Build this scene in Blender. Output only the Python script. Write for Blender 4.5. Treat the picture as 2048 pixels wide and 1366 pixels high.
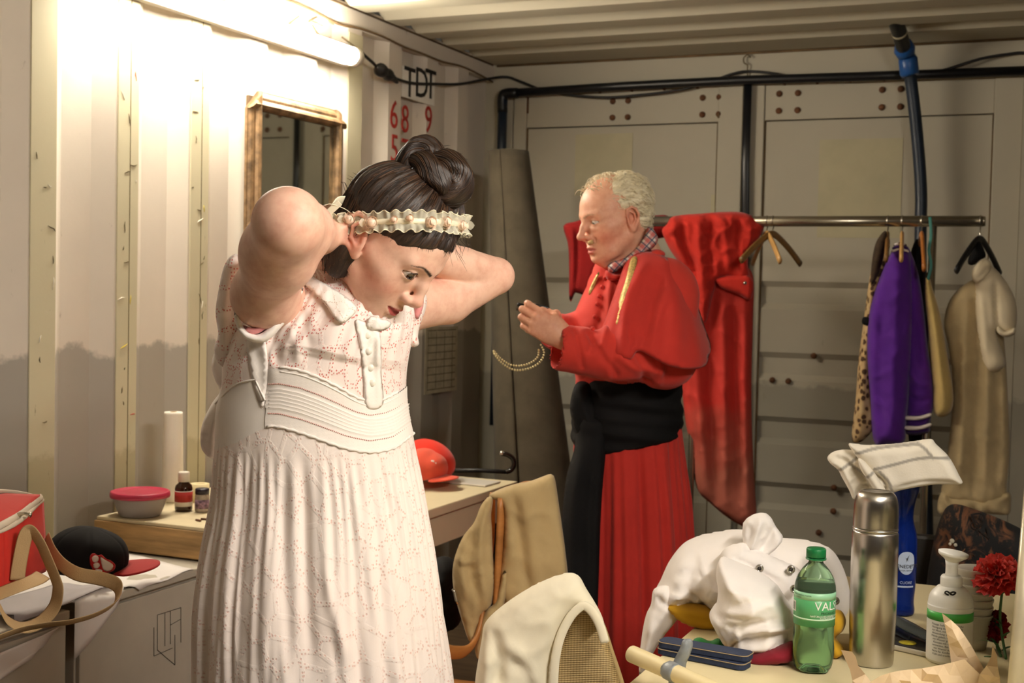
import bpy, bmesh, math, random
import numpy as np
from mathutils import Vector, Matrix, geometry
random.seed(7); RNG = np.random.default_rng(7)
PI = math.pi
S = bpy.context.scene
for o in list(bpy.data.objects): bpy.data.objects.remove(o)

# ------------------------------------------------------------------ camera
FPX = 2600.0
YAW, PITCH, ROLL = 0.407817883, 0.0401345504, 0.0220439864
CAM = np.array([2.454, 0.0, 1.38])
def _cam():
    cy, sy = math.cos(YAW), math.sin(YAW)
    f = np.array([-sy*math.cos(PITCH), cy*math.cos(PITCH), -math.sin(PITCH)])
    rt = np.array([cy, sy, 0.0]); up = np.cross(rt, f)
    c, s = math.cos(ROLL), math.sin(ROLL)
    return np.array([c*rt+s*up, -s*rt+c*up, f])
CM = _cam()
cd = bpy.data.cameras.new('camera'); cam = bpy.data.objects.new('camera', cd); S.collection.objects.link(cam)
cd.sensor_width = 36; cd.lens = FPX/2048*36; cd.clip_start = .05; cd.clip_end = 60
cam.matrix_world = Matrix([[CM[0][i], CM[1][i], -CM[2][i], CAM[i]] for i in range(3)] + [[0, 0, 0, 1]])
cd.dof.use_dof = True; cd.dof.focus_distance = 2.15; cd.dof.aperture_fstop = 9
S.camera = cam
# ------------------------------------------------------------------ world, exposure
w = bpy.data.worlds.new('World'); S.world = w; w.use_nodes = True
w.node_tree.nodes['Background'].inputs[0].default_value = (1.0, .86, .66, 1)
w.node_tree.nodes['Background'].inputs[1].default_value = .05
S.view_settings.view_transform = 'Standard'; S.view_settings.look = 'None'
S.view_settings.exposure = 0.0; S.view_settings.gamma = 1; S.view_settings.use_curve_mapping = False
S.cycles.use_denoising = True
S.cycles.max_bounces = 8; S.cycles.diffuse_bounces = 4; S.cycles.glossy_bounces = 4
S.cycles.transmission_bounces = 8; S.cycles.transparent_max_bounces = 12
S.cycles.caustics_reflective = False; S.cycles.caustics_refractive = False
S.cycles.sample_clamp_indirect = 6
LAMP_WALL = 112.0      # emission of the tube on the wall
LAMP_HANG = 205.0      # emission of the tubes over the dressing table
LAMP_COL = (1.0, .90, .75)

def ray(x, y): return CM.T @ np.array([(x-1024)/FPX, (683-y)/FPX, 1.0])
def P(x, y, Z): return CAM + ray(x, y)*Z
def atx(x, y, X): v = ray(x, y); return CAM + v*(X-CAM[0])/v[0]
def aty(x, y, Y): v = ray(x, y); return CAM + v*(Y-CAM[1])/v[1]
def atz(x, y, Z): v = ray(x, y); return CAM + v*(Z-CAM[2])/v[2]

class Frame:
    """upright metric frame standing at a point seen at pixel (px,py), depth Z: u right, w away, v up"""
    def __init__(s, px, py, Z, yaw=0, floor=None):
        s.o = P(px, py, Z)
        if floor is not None: s.o[2] = floor
        r = ray(px, 683); h = np.array([r[0], r[1], 0]); h /= np.linalg.norm(h)
        c, q = math.cos(yaw), math.sin(yaw)
        s.W = np.array([h[0]*c-h[1]*q, h[0]*q+h[1]*c, 0]); s.U = np.array([s.W[1], -s.W[0], 0]); s.V = np.array([0, 0, 1.0])
        s.m = Matrix([[s.U[i], s.W[i], s.V[i], s.o[i]] for i in range(3)] + [[0, 0, 0, 1]])
    def px(s, x, y, w=0.0):
        """local (u, w, v) of the point seen at pixel (x,y) lying w behind the frame's plane"""
        v = ray(x, y); t = (np.dot(s.o + s.W*w - CAM, s.W))/np.dot(v, s.W)
        p = CAM + v*t - s.o
        return np.array([p@s.U, w, p@s.V])
    def world(s, q): q = np.asarray(q, float); return s.o + q[..., 0:1]*s.U + q[..., 1:2]*s.W + q[..., 2:3]*s.V

# ------------------------------------------------------------------ objects
def srgb(r, g, b):
    f = lambda c: (c/255/12.92 if c/255 <= .04045 else ((c/255+.055)/1.055)**2.4)
    return (f(r), f(g), f(b), 1)
def tag(o, label=None, cat=None, group=None, kind=None):
    if label: o['label'] = label
    if cat: o['category'] = cat
    if group: o['group'] = group
    if kind: o['kind'] = kind
    return o
def link(o, parent=None):
    S.collection.objects.link(o)
    if parent is not None: o.parent = parent
    return o
def empty(name, M=None, label=None, cat=None, group=None):
    o = bpy.data.objects.new(name, None); o.empty_display_size = .1; link(o)
    if M is not None: o.matrix_world = M if isinstance(M, Matrix) else Matrix.Translation(Vector(M))
    return tag(o, label, cat, group)
def mesh(name, V, Fc, mat, parent=None, smooth=True, M=None, uv=None, mats=None, midx=None):
    me = bpy.data.meshes.new(name)
    V = np.asarray(V, float)
    if isinstance(Fc, np.ndarray): Fc = Fc.tolist()
    me.from_pydata(V.tolist(), [], Fc)
    if smooth: me.polygons.foreach_set('use_smooth', [True]*len(me.polygons))
    for m_ in (mats or [mat]): me.materials.append(m_)
    if midx is not None: me.polygons.foreach_set('material_index', np.asarray(midx, dtype=np.int32))
    if uv is not None:
        l = me.uv_layers.new(name='UVMap'); vi = np.empty(len(me.loops), dtype=np.int32); me.loops.foreach_get('vertex_index', vi)
        l.data.foreach_set('uv', np.asarray(uv, float)[vi].ravel())
    me.update()
    o = bpy.data.objects.new(name, me); link(o, parent)
    if M is not None: o.matrix_world = M if isinstance(M, Matrix) else Matrix.Translation(Vector(M))
    return o
def color_attr(o, cols, name='Col'):
    a = o.data.color_attributes.new(name, 'FLOAT_COLOR', 'POINT')
    c = np.ones((len(o.data.vertices), 4)); c[:, :3] = cols[:, :3]; a.data.foreach_set('color', c.ravel())
def joinm(*parts):
    V, Fc, n = [], [], 0
    for v, f in parts:
        V.extend([tuple(a) for a in v]); Fc.extend([tuple(int(i)+n for i in q) for q in f]); n += len(v)
    return V, Fc
def xf(vf, M): return ([tuple(M @ Vector(v)) for v in vf[0]], vf[1])
def box(x0, x1, y0, y1, z0, z1, b=0.0):
    if b <= 0:
        v = [(x, y, z) for z in (z0, z1) for y in (y0, y1) for x in (x0, x1)]
        return v, [(0, 2, 3, 1), (4, 5, 7, 6), (0, 1, 5, 4), (2, 6, 7, 3), (0, 4, 6, 2), (1, 3, 7, 5)]
    bm = bmesh.new(); bmesh.ops.create_cube(bm, size=1)
    for v in bm.verts: v.co = Vector(((x0+x1)/2+v.co.x*(x1-x0), (y0+y1)/2+v.co.y*(y1-y0), (z0+z1)/2+v.co.z*(z1-z0)))
    bmesh.ops.bevel(bm, geom=list(bm.edges), offset=b, segments=2, affect='EDGES', profile=.5)
    r = [tuple(v.co) for v in bm.verts], [tuple(v.index for v in f.verts) for f in bm.faces]; bm.free(); return r
def cat(pts, n=8):
    """catmull-rom through points (any dimension)"""
    p = np.asarray(pts, float)
    if len(p) < 3: return np.array([p[0]+(p[-1]-p[0])*t for t in np.linspace(0, 1, n+1)])
    q = np.vstack([2*p[0]-p[1], p, 2*p[-1]-p[-2]]); out = []
    for i in range(len(p)-1):
        a, b, c, d = q[i:i+4]
        for t in np.arange(n)/n:
            out.append(.5*((2*b)+(-a+c)*t+(2*a-5*b+4*c-d)*t*t+(-a+3*b-3*c+d)*t**3))
    out.append(p[-1]); return np.array(out)
def tube(path, r, seg=10, caps=True, flat=None, closed=False):
    """round (or flat=(a,b) ribbon-like) tube along a path"""
    p = [Vector(q) for q in path]; n = len(p); V, Fc = [], []
    rr = r if hasattr(r, '__len__') else [r]*n
    ref = None
    for i in range(n):
        t = (p[(i+1) % n]-p[i-1]) if closed else (p[min(i+1, n-1)]-p[max(i-1, 0)])
        t.normalize()
        if ref is None:
            ref = Vector((0, 0, 1)) if abs(t.z) < .9 else Vector((1, 0, 0))
            if flat is not None and len(flat) > 2: ref = Vector(flat[2])
        a = (ref - t*ref.dot(t)).normalized(); b = t.cross(a); ref = a
        for k in range(seg):
            th = 2*PI*k/seg; ca, sa = math.cos(th), math.sin(th)
            if flat is not None: q = a*(ca*flat[0]) + b*(sa*flat[1])
            else: q = (a*ca+b*sa)*rr[i]
            V.append(tuple(p[i]+q))
    m = n if closed else n-1
    for i in range(m):
        for k in range(seg):
            a0, a1 = i*seg+k, i*seg+(k+1) % seg; b0, b1 = ((i+1) % n)*seg+k, ((i+1) % n)*seg+(k+1) % seg
            Fc.append((a0, a1, b1, b0))
    if caps and not closed:
        Fc.append(tuple(range(seg))[::-1]); Fc.append(tuple(range((n-1)*seg, n*seg)))
    return V, Fc
def lathe(prof, seg=32, c=(0, 0, 0)):
    V, Fc = [], []; n = len(prof)
    for r, z in prof:
        for k in range(seg):
            t = 2*PI*k/seg; V.append((c[0]+r*math.cos(t), c[1]+r*math.sin(t), c[2]+z))
    for i in range(n-1):
        for k in range(seg): Fc.append((i*seg+k, i*seg+(k+1) % seg, (i+1)*seg+(k+1) % seg, (i+1)*seg+k))
    if prof[0][0] > 1e-5: Fc.append(tuple(range(seg))[::-1])
    if prof[-1][0] > 1e-5: Fc.append(tuple(range((n-1)*seg, n*seg)))
    return V, Fc
def ball(c, r, seg=16, rings=10):
    rx, ry, rz = (r if hasattr(r, '__len__') else (r, r, r))
    V, Fc = lathe([(max(1e-6, math.sin(PI*i/rings)), -math.cos(PI*i/rings)) for i in range(rings+1)], seg)
    return [(c[0]+x*rx, c[1]+y*ry, c[2]+z*rz) for x, y, z in V], Fc
def grid(fn, nu, nv, closeu=False):
    V = [fn(i/(nu if closeu else nu-1), j/(nv-1)) for j in range(nv) for i in range(nu)]; Fc = []
    for j in range(nv-1):
        for i in range(nu if closeu else nu-1):
            Fc.append((j*nu+i, j*nu+(i+1) % nu, (j+1)*nu+(i+1) % nu, (j+1)*nu+i))
    return V, Fc
def solid(o, t, off=-1):
    m = o.modifiers.new('s', 'SOLIDIFY'); m.thickness = t; m.offset = off; return o
def subd(o, n=1):
    m = o.modifiers.new('d', 'SUBSURF'); m.levels = n; m.render_levels = n; return o
def copy_tree(o, parent=None):
    c = o.copy(); S.collection.objects.link(c); c.parent = parent
    for ch in list(o.children):
        copy_tree(ch, c)
    return c

# ------------------------------------------------------------------ materials
MATS = {}
def nodes_of(name):
    m = bpy.data.materials.new(name); m.use_nodes = True; nt = m.node_tree
    return m, nt, nt.nodes['Principled BSDF']
def N(nt, t, **k):
    n = nt.nodes.new('ShaderNode'+t)
    for a, b in k.items():
        if a.startswith('i_'):
            key = a[2:]; key = int(key) if key.isdigit() else key.replace('_', ' ')
            n.inputs[key].default_value = b
        else: setattr(n, a, b)
    return n
def L(nt, a, b): nt.links.new(a, b)
def math_(nt, op, a, b=None, c=None, clamp=False):
    n = nt.nodes.new('ShaderNodeMath'); n.operation = op; n.use_clamp = clamp
    for i, v in enumerate((a, b, c)):
        if v is None: continue
        if isinstance(v, (int, float)): n.inputs[i].default_value = v
        else: nt.links.new(v, n.inputs[i])
    return n.outputs[0]
def mixc(nt, f, a, b, blend='MIX'):
    n = nt.nodes.new('ShaderNodeMix'); n.data_type = 'RGBA'; n.blend_type = blend
    for s, v in ((n.inputs[0], f), (n.inputs[6], a), (n.inputs[7], b)):
        if isinstance(v, (int, float, tuple)): s.default_value = v
        else: nt.links.new(v, s)
    return n.outputs[2]
def ramp(nt, f, stops, interp='LINEAR'):
    n = nt.nodes.new('ShaderNodeValToRGB'); r = n.color_ramp; r.interpolation = interp
    while len(r.elements) < len(stops): r.elements.new(.5)
    for e, (p, c) in zip(r.elements, stops): e.position = p; e.color = c if hasattr(c, '__len__') else (c, c, c, 1)
    nt.links.new(f, n.inputs[0]); return n.outputs[0]
def noise(nt, scale, detail=3, rough=.5, vec=None, sx=None, dist=0):
    n = N(nt, 'TexNoise', i_Scale=scale, i_Detail=detail, i_Roughness=rough); n.inputs['Distortion'].default_value = dist
    if vec is None:
        tc = nt.nodes.new('ShaderNodeTexCoord'); vec = tc.outputs['Object']
    if sx is not None:
        mp = nt.nodes.new('ShaderNodeMapping'); mp.inputs['Scale'].default_value = sx; nt.links.new(vec, mp.inputs[0]); vec = mp.outputs[0]
    nt.links.new(vec, n.inputs['Vector']); return n.outputs['Fac']
def bump(nt, bs, h, strength=.3, dist=.002):
    b = nt.nodes.new('ShaderNodeBump'); b.inputs['Strength'].default_value = strength; b.inputs['Distance'].default_value = dist
    nt.links.new(h, b.inputs['Height'])
    if bs.inputs['Normal'].links: nt.links.new(bs.inputs['Normal'].links[0].from_socket, b.inputs['Normal'])
    nt.links.new(b.outputs[0], bs.inputs['Normal']); return b
def mat(name, col, rough=.6, metal=0, var=.08, vscale=6, bs_=.0, bscale=60, bd=.002, spec=None, trans=0, ior=1.45, sheen=0, sx=None, sss=0, alpha=1, emit=None):
    if name in MATS: return MATS[name]
    m, nt, b = nodes_of(name); col = tuple(col) if len(col) == 4 else srgb(*col)
    if var > 0:
        f = noise(nt, vscale, 4, .6, sx=sx)
        d = tuple(c*(1-var*2.2) for c in col[:3])+(1,); l = tuple(min(1, c*(1+var)) for c in col[:3])+(1,)
        L(nt, ramp(nt, f, [(.3, d), (.7, l)]), b.inputs['Base Color'])
    else: b.inputs['Base Color'].default_value = col
    b.inputs['Roughness'].default_value = rough; b.inputs['Metallic'].default_value = metal
    b.inputs['Transmission Weight'].default_value = trans; b.inputs['IOR'].default_value = ior
    b.inputs['Alpha'].default_value = alpha
    if spec is not None: b.inputs['Specular IOR Level'].default_value = spec
    if sheen and max(col[:3]) > .05: b.inputs['Sheen Weight'].default_value = sheen*.5; b.inputs['Sheen Roughness'].default_value = .5
    if sss: b.inputs['Subsurface Weight'].default_value = sss; b.inputs['Subsurface Scale'].default_value = .01
    if bs_: bump(nt, b, noise(nt, bscale, 4, .6, sx=sx), bs_, bd)
    if emit: b.inputs['Emission Color'].default_value = tuple(emit[:3])+(1,); b.inputs['Emission Strength'].default_value = emit[3]
    MATS[name] = m; return m
def fabric(name, col, rough=.85, var=.06, weave=900, ws=.15, fold=0, sheen=.3, vscale=8):
    """cloth: fine crossed weave, soft colour variation"""
    if name in MATS: return MATS[name]
    m = mat(name, col, rough, 0, var, vscale, sheen=sheen); nt = m.node_tree; b = nt.nodes['Principled BSDF']
    b.inputs['Specular IOR Level'].default_value = .2
    bump(nt, b, noise(nt, weave, 2, .7), ws, .0006)
    if fold: bump(nt, b, noise(nt, 14, 3, .5, dist=.6), fold, .008)
    return m
# ------------------------------------------------------------------ implicit surfaces -> one continuous mesh
class Sdf:
    def __init__(s): s.p = []
    def cone(s, a, b, ra, rb, k=.01, op=1): s.p.append(('c', np.array(a, float), np.array(b, float), ra, rb, k, op)); return s
    def ball(s, a, r, k=.01, op=1): return s.cone(a, np.array(a, float)+(0, 0, 1e-5), r, r, k, op)
    def ell(s, c, r, k=.01, op=1, R=None): s.p.append(('e', np.array(c, float), np.array(r, float), None if R is None else np.array(R, float), 0, k, op)); return s
    def chain(s, pts, rs, k=.01, op=1):
        for i in range(len(pts)-1): s.cone(pts[i], pts[i+1], rs[i], rs[i+1], k, op)
        return s
    @staticmethod
    def d1(q, X):
        if q[0] == 'c':
            a, b, ra, rb = q[1:5]; ab = b-a; h = np.clip(((X-a)@ab)/(ab@ab), 0, 1)
            return np.linalg.norm(X-a-h[:, None]*ab, axis=1) - (ra+(rb-ra)*h)
        c, r, R = q[1:4]; Y = X-c
        if R is not None: Y = Y@R
        k0 = np.linalg.norm(Y/r, axis=1); k1 = np.linalg.norm(Y/(r*r), axis=1)
        return np.where(k0 < 1e-6, -r.min(), k0*(k0-1)/np.maximum(k1, 1e-9))
    def ev(s, X, ids=None):
        d = np.full(len(X), 1e3)
        for i in (range(len(s.p)) if ids is None else ids):
            q = s.p[i]; k = q[5]; e = s.d1(q, X)
            if q[6] == 1:
                h = np.maximum(k-np.abs(d-e), 0)/k; d = np.minimum(d, e)-h*h*k*.25
            else:
                e = -e; h = np.maximum(k-np.abs(d-e), 0)/k; d = np.maximum(d, e)+h*h*k*.25
        return d
    def bounds(s):
        lo, hi = [], []
        for q in s.p:
            if q[6] != 1: continue
            if q[0] == 'c': lo += [q[1]-q[3], q[2]-q[4]]; hi += [q[1]+q[3], q[2]+q[4]]
            else: m = q[2].max(); lo.append(q[1]-m); hi.append(q[1]+m)
        return np.min(lo, 0), np.max(hi, 0)
    def mesh(s, h, n=16, region=None):
        lo, hi = s.bounds(); lo = lo-2*h-.012; hi = hi+2*h+.012
        if region is not None: lo = np.maximum(lo, region[0]); hi = np.minimum(hi, region[1])
        nb = np.ceil((hi-lo)/(h*n)).astype(int); B = h*n; R = B*.867
        cs = np.stack(np.meshgrid(*[np.arange(k) for k in nb], indexing='ij'), -1).reshape(-1, 3)
        cen = lo+(cs+.5)*B
        E = np.array([s.d1(q, cen) for q in s.p]); ks = np.array([q[5] for q in s.p])
        sg = np.array([q[6] for q in s.p]); D = s.ev(cen)
        for i_, q_ in enumerate(s.p):
            if q_[0] == 'e': E[i_] = np.minimum(E[i_], np.linalg.norm(cen-q_[1], axis=1)-q_[2].max())
        lowb = np.where((sg == 1)[:, None], E-ks[:, None]*.5, 9).min(0)
        act = np.where((lowb < R*1.05+.004) & (D > -R*1.7-.02))[0]
        g = np.stack(np.meshgrid(*[np.arange(n+1)]*3, indexing='ij'), -1).reshape(-1, 3)
        dims = nb*n+2; st = np.array([dims[1]*dims[2], dims[2], 1], dtype=np.int64)
        ckeys, cpos, ekeys = [], [], []
        corners = np.array([[a, b, c] for a in (0, 1) for b in (0, 1) for c in (0, 1)])
        eds = [(i, j) for i in range(8) for j in range(i+1, 8) if np.abs(corners[i]-corners[j]).sum() == 1]
        for bi in act:
            ids = np.where(E[:, bi] < R*1.05+ks.max()+.002)[0]
            ids = [i for i in ids]
            if not ids: continue
            X = lo+(cs[bi]*n+g)*h
            d = s.ev(X, ids).reshape(n+1, n+1, n+1)
            if d.min() > 0 or d.max() < 0: continue
            sn = d < 0
            c8 = [d[a:a+n, b:b+n, c:c+n] for a, b, c in corners]; s8 = [x < 0 for x in c8]
            cnt = sum(x.astype(int) for x in s8); mk = (cnt > 0) & (cnt < 8); idx = np.argwhere(mk)
            v8 = np.stack([x[mk] for x in c8], 1); acc = np.zeros((len(idx), 3)); num = np.zeros(len(idx))
            for i, j in eds:
                a, b = v8[:, i], v8[:, j]; cr = (a < 0) != (b < 0); t = np.where(cr, a/np.where(cr, a-b, 1), 0)
                acc += np.where(cr[:, None], corners[i]+t[:, None]*(corners[j]-corners[i]), 0); num += cr
            gi = cs[bi]*n+idx; ckeys.append(gi@st); cpos.append(lo+(gi+acc/num[:, None])*h)
            for ax in range(3):
                A = sn[:n, :n, :n]; sl = [slice(0, n)]*3; sl[ax] = slice(1, n+1); Bv = sn[tuple(sl)]
                q = np.argwhere(A != Bv)
                if len(q): ekeys.append(np.column_stack([cs[bi]*n+q, np.full(len(q), ax), A[tuple(q.T)]]))
        ck = np.concatenate(ckeys); cp = np.concatenate(cpos); o = np.argsort(ck); ck = ck[o]; cp = cp[o]
        ek = np.concatenate(ekeys); Fs = []
        for ax in range(3):
            e = ek[ek[:, 3] == ax]; b, c = [(1, 2), (2, 0), (0, 1)][ax]
            ob = np.zeros(3, int); ob[b] = 1; oc = np.zeros(3, int); oc[c] = 1
            base = e[:, :3]; q = np.stack([(base-ob-oc)@st, (base-oc)@st, base@st, (base-ob)@st], 1)
            pos = np.clip(np.searchsorted(ck, q), 0, len(ck)-1); ok = (ck[pos] == q).all(1)
            pos = pos[ok]; ins = e[ok, 4].astype(bool)
            pos[~ins] = pos[~ins][:, ::-1]; Fs.append(pos)
        return cp, np.vstack(Fs)
def vnormals(V, Fq):
    V = np.asarray(V); Fq = np.asarray(Fq); n = np.cross(V[Fq[:, 2]]-V[Fq[:, 0]], V[Fq[:, 3]]-V[Fq[:, 1]]); out = np.zeros_like(V)
    for i in range(4): np.add.at(out, Fq[:, i], n)
    return out/np.maximum(np.linalg.norm(out, axis=1, keepdims=True), 1e-9)
def rotm(ax, a):
    return np.array(Matrix.Rotation(a, 3, ax))
def segdist(X, line):
    """distance of 2-D points to a polyline, and the parameter 0..1 along it"""
    X = np.asarray(X, float); line = np.asarray(line, float); best = np.full(len(X), 1e9); par = np.zeros(len(X))
    ln = np.linalg.norm(np.diff(line, axis=0), axis=1); tot = ln.sum(); acc = 0
    for i in range(len(line)-1):
        a, b = line[i], line[i+1]; ab = b-a; t = np.clip(((X-a)@ab)/max(ab@ab, 1e-12), 0, 1)
        d = np.linalg.norm(X-a-t[:, None]*ab, axis=1); m = d < best; best[m] = d[m]; par[m] = ((acc+t*ln[i])/tot)[m]; acc += ln[i]
    return best, par
def inside(X, poly):
    x, y = X[:, 0], X[:, 1]; c = np.zeros(len(X), bool); n = len(poly)
    for i in range(n):
        x0, y0 = poly[i]; x1, y1 = poly[(i+1) % n]
        if y0 == y1: continue
        c ^= ((y0 > y) != (y1 > y)) & (x < (x1-x0)*(y-y0)/(y1-y0)+x0)
    return c
def vnoise(X, sc, seed=0):
    """cheap smooth value noise in n-D, about -1..1"""
    X = np.asarray(X)*sc; r = np.random.default_rng(seed); out = np.zeros(len(X))
    for k in range(7):
        d = r.normal(size=X.shape[1]); d /= np.linalg.norm(d); out += np.sin(X@d*r.uniform(3, 7)+r.uniform(0, 6.3)+1.3*np.sin(X@r.normal(size=X.shape[1])*2))
    return out/4
def pillow(name, fr, outline, T, material, parent=None, res=.006, w0=0.0, back=None, Re=None, folds=(), mid=None, sm=6, noise_=0, nsc=8, seed=1, corner=(), label=None, M=None, round_=True, crease=None, smooth=True):
    """a soft thing with a real thickness: outline px points (closed) in the plane w0 of frame fr; T = front bulge, back = rear bulge (metres);
    Re = edge roundness; folds = [(px polyline, amplitude, width)] raise (+) or sink (-) the front"""
    pts = [fr.px(x, y, w0)[[0, 2]] for x, y in outline]
    if round_:
        p = np.array(pts); q = cat(np.vstack([p[-1], p, p[0], p[1]]), sm); q = q[sm:-sm-1] if False else q[sm:sm*(len(p)+1)]
    else: q = np.array(pts)
    # resample boundary
    q = np.vstack([q, q[0]]); dl = np.r_[0, np.cumsum(np.linalg.norm(np.diff(q, axis=0), axis=1))]; nb = max(12, int(dl[-1]/res))
    t = np.linspace(0, dl[-1], nb, endpoint=False); bd = np.column_stack([np.interp(t, dl, q[:, 0]), np.interp(t, dl, q[:, 1])])
    lo, hi = bd.min(0), bd.max(0); gx, gy = np.meshgrid(np.arange(lo[0], hi[0], res), np.arange(lo[1], hi[1], res*.87)); gx = gx+((np.arange(gx.shape[0]) % 2)*res*.5)[:, None]
    G = np.column_stack([gx.ravel(), gy.ravel()]); G = G[inside(G, bd)]
    cl = np.vstack([bd, bd[0]]); d, _ = segdist(G, cl); G = G[d > res*.45]; d = d[d > res*.45]
    A = np.vstack([bd, G]); d = np.r_[np.zeros(nb), d]
    r = geometry.delaunay_2d_cdt([Vector(a) for a in A], [(i, (i+1) % nb) for i in range(nb)], [], 1, 1e-7)
    vo, tr = r[0], r[2]
    if len(vo) != len(A):
        A = np.array([tuple(v) for v in vo]); d, _ = segdist(A, cl); isb = d < 1e-5; d[isb] = 0
    else: isb = np.arange(len(A)) < nb
    back = T*.6 if back is None else back; Re = Re or .03
    g = np.sqrt(np.clip(1-(1-np.clip(d/Re, 0, 1))**2, 0, 1)); rel = np.zeros(len(A))
    for f_ in folds:
        ln = np.array([fr.px(x, y, w0)[[0, 2]] for x, y in f_[0]]); ln = cat(ln, 5)
        e, par = segdist(A, ln); tp = np.clip(np.minimum(par, 1-par)*5+.15, 0, 1) if len(f_) < 4 else 1
        rel += f_[1]*np.exp(-(e/f_[2])**2)*tp
    if noise_: rel += noise_*vnoise(A, nsc, seed)
    if crease:
        n1 = vnoise(A+.02*np.column_stack([vnoise(A, crease[1]*.7, seed+5), vnoise(A, crease[1]*.7, seed+6)]), crease[1], seed+7); n2 = vnoise(A, crease[1]*2.1, seed+9)
        rel += crease[0]*(np.clip(1-np.abs(n1)*1.6, 0, 1)**2-.35)+crease[0]*.4*(np.clip(1-np.abs(n2)*1.6, 0, 1)**2-.35)
    m_ = w0+(mid(A[:, 0], A[:, 1]) if mid else 0)
    wf = m_-T*g-rel*np.clip(g*1.3, 0, 1); wb = m_+back*g
    wf = np.minimum(wf, wb-.0008*g)
    VF = np.column_stack([A[:, 0], wf, A[:, 1]]); nbk = np.where(~isb)[0]; mp = np.arange(len(A)); mp[nbk] = len(A)+np.arange(len(nbk))
    VB = np.column_stack([A[nbk, 0], wb[nbk], A[nbk, 1]])
    F1 = [tuple(t_) for t_ in tr]; F2 = [tuple(int(mp[i]) for i in t_[::-1]) for t_ in tr]
    o = mesh(name, np.vstack([VF, VB]), F1+F2, material, None, smooth, uv=np.vstack([A, A[nbk]]))
    if parent is not None: o.parent = parent
    o.matrix_world = fr.m if M is None else M
    if label: o['label'] = label
    return o
def loft(fr, rows, nv=60, nu=72, sup=2.0, rowlin=False):
    """rows = [(pxy, pxL, pxR, w_centre, half_depth)]: closed tube whose outline is pxL..pxR at each height. returns V (nv,nu,3), theta, t"""
    R = []
    for y, l, r, wc, hd in rows:
        a = fr.px(l, y, wc); b = fr.px(r, y, wc); R.append([(a[0]+b[0])/2, (b[0]-a[0])/2, (a[2]+b[2])/2, (b[2]-a[2])/2, wc, hd])
    R = np.array(R); k = max(2, nv//(len(R)-1)); q = cat(R, k)
    th = np.linspace(0, 2*PI, nu, endpoint=False)
    c, s_ = np.cos(th), np.sin(th); e = 2/sup; c2 = np.sign(c)*np.abs(c)**e; s2 = np.sign(s_)*np.abs(s_)**e
    V = np.zeros((len(q), nu, 3))
    V[..., 0] = q[:, None, 0]+q[:, None, 1]*c2; V[..., 1] = q[:, None, 4]+q[:, None, 5]*s2; V[..., 2] = q[:, None, 2]+q[:, None, 3]*c2
    return V, th, np.linspace(0, 1, len(q))
def gridfaces(nv, nu, close=True):
    i = np.arange(nv-1)[:, None]; j = np.arange(nu if close else nu-1)[None]; a = i*nu+j; b = i*nu+(j+1) % nu
    return np.stack([a, a+nu, b+nu, b], -1).reshape(-1, 4)
# ------------------------------------------------------------------ setting
def paint_wall(name, hi, lo, zcut, scuff=1.0, green=None):
    m, nt, b = nodes_of(name)
    tc = N(nt, 'TexCoord'); sep = N(nt, 'SeparateXYZ'); L(nt, tc.outputs['Object'], sep.inputs[0])
    e = noise(nt, 5, 5, .65); z = math_(nt, 'ADD', sep.outputs[2], math_(nt, 'MULTIPLY', math_(nt, 'SUBTRACT', e, .5), .16))
    f = math_(nt, 'MULTIPLY', math_(nt, 'SUBTRACT', z, zcut-.008), 60, clamp=True)
    c = mixc(nt, f, lo, hi)
    v = noise(nt, 2.2, 5, .6); c = mixc(nt, math_(nt, 'MULTIPLY', v, .35), c, tuple(x*.72 for x in lo[:3])+(1,))
    # scratches and specks: stretched thin noise
    s1 = noise(nt, 26, 6, .7, sx=(1, 1, .35)); s1 = math_(nt, 'MULTIPLY', math_(nt, 'SUBTRACT', s1, .66), 14*scuff, clamp=True)
    c = mixc(nt, math_(nt, 'MULTIPLY', s1, .5), c, srgb(92, 82, 60))
    s2 = noise(nt, 9, 6, .75, dist=1.5); s2 = math_(nt, 'MULTIPLY', math_(nt, 'SUBTRACT', s2, .68), 10*scuff, clamp=True)
    c = mixc(nt, math_(nt, 'MULTIPLY', s2, .45), c, srgb(205, 198, 178))
    L(nt, c, b.inputs['Base Color']); b.inputs['Roughness'].default_value = .62; b.inputs['Specular IOR Level'].default_value = .3
    bump(nt, b, noise(nt, 55, 4, .6), .18, .002)
    return m
CREAM = srgb(228, 218, 204); GREY = srgb(168, 162, 152); OLIVE = srgb(206, 199, 170)
M_wl = paint_wall('left_wall_paint', CREAM, GREY, 1.19)
M_strip = paint_wall('strip_paint', OLIVE, srgb(182, 174, 144), .9, 1.7)
M_door = paint_wall('door_paint', srgb(188, 181, 162), srgb(156, 151, 136), 1.0, .35)  # lower doors coloured darker, putting their shade into the paint
M_ceil = paint_wall('ceiling_paint', srgb(190, 183, 162), srgb(190, 183, 162), .5, .3)
M_floor = mat('plywood_floor', (92, 74, 54), .6, var=.2, vscale=3, bs_=.3, bscale=30, sx=(1, 8, 1))
M_rust = mat('rust', (104, 66, 40), .8, var=.25, vscale=40, bs_=.4, bscale=200)
M_joint = mat('rusty_joint', (116, 92, 62), .8, var=.2, vscale=12)

# left wall: trapezoid corrugation
cen = [-1.0, -.68, -.36, -.04, .28, .6, .92, 1.24, 1.56, 1.8888, 2.25, 2.605, 2.93, 3.255, 3.56, 3.86, 4.17, 4.48, 4.80, 5.09]
prof = [(-1.25, -.036)]
for c in cen: prof += [(c-.105, -.036), (c-.05, 0), (c+.05, 0), (c+.105, -.036)]
prof += [(5.30, -.036), (5.41, -.036)]
V = []; 
for z in (0, 2.33): V += [(x, y, z) for y, x in prof]
n = len(prof); F_ = [(i, i+1, n+i+1, n+i) for i in range(n-1)]
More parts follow.
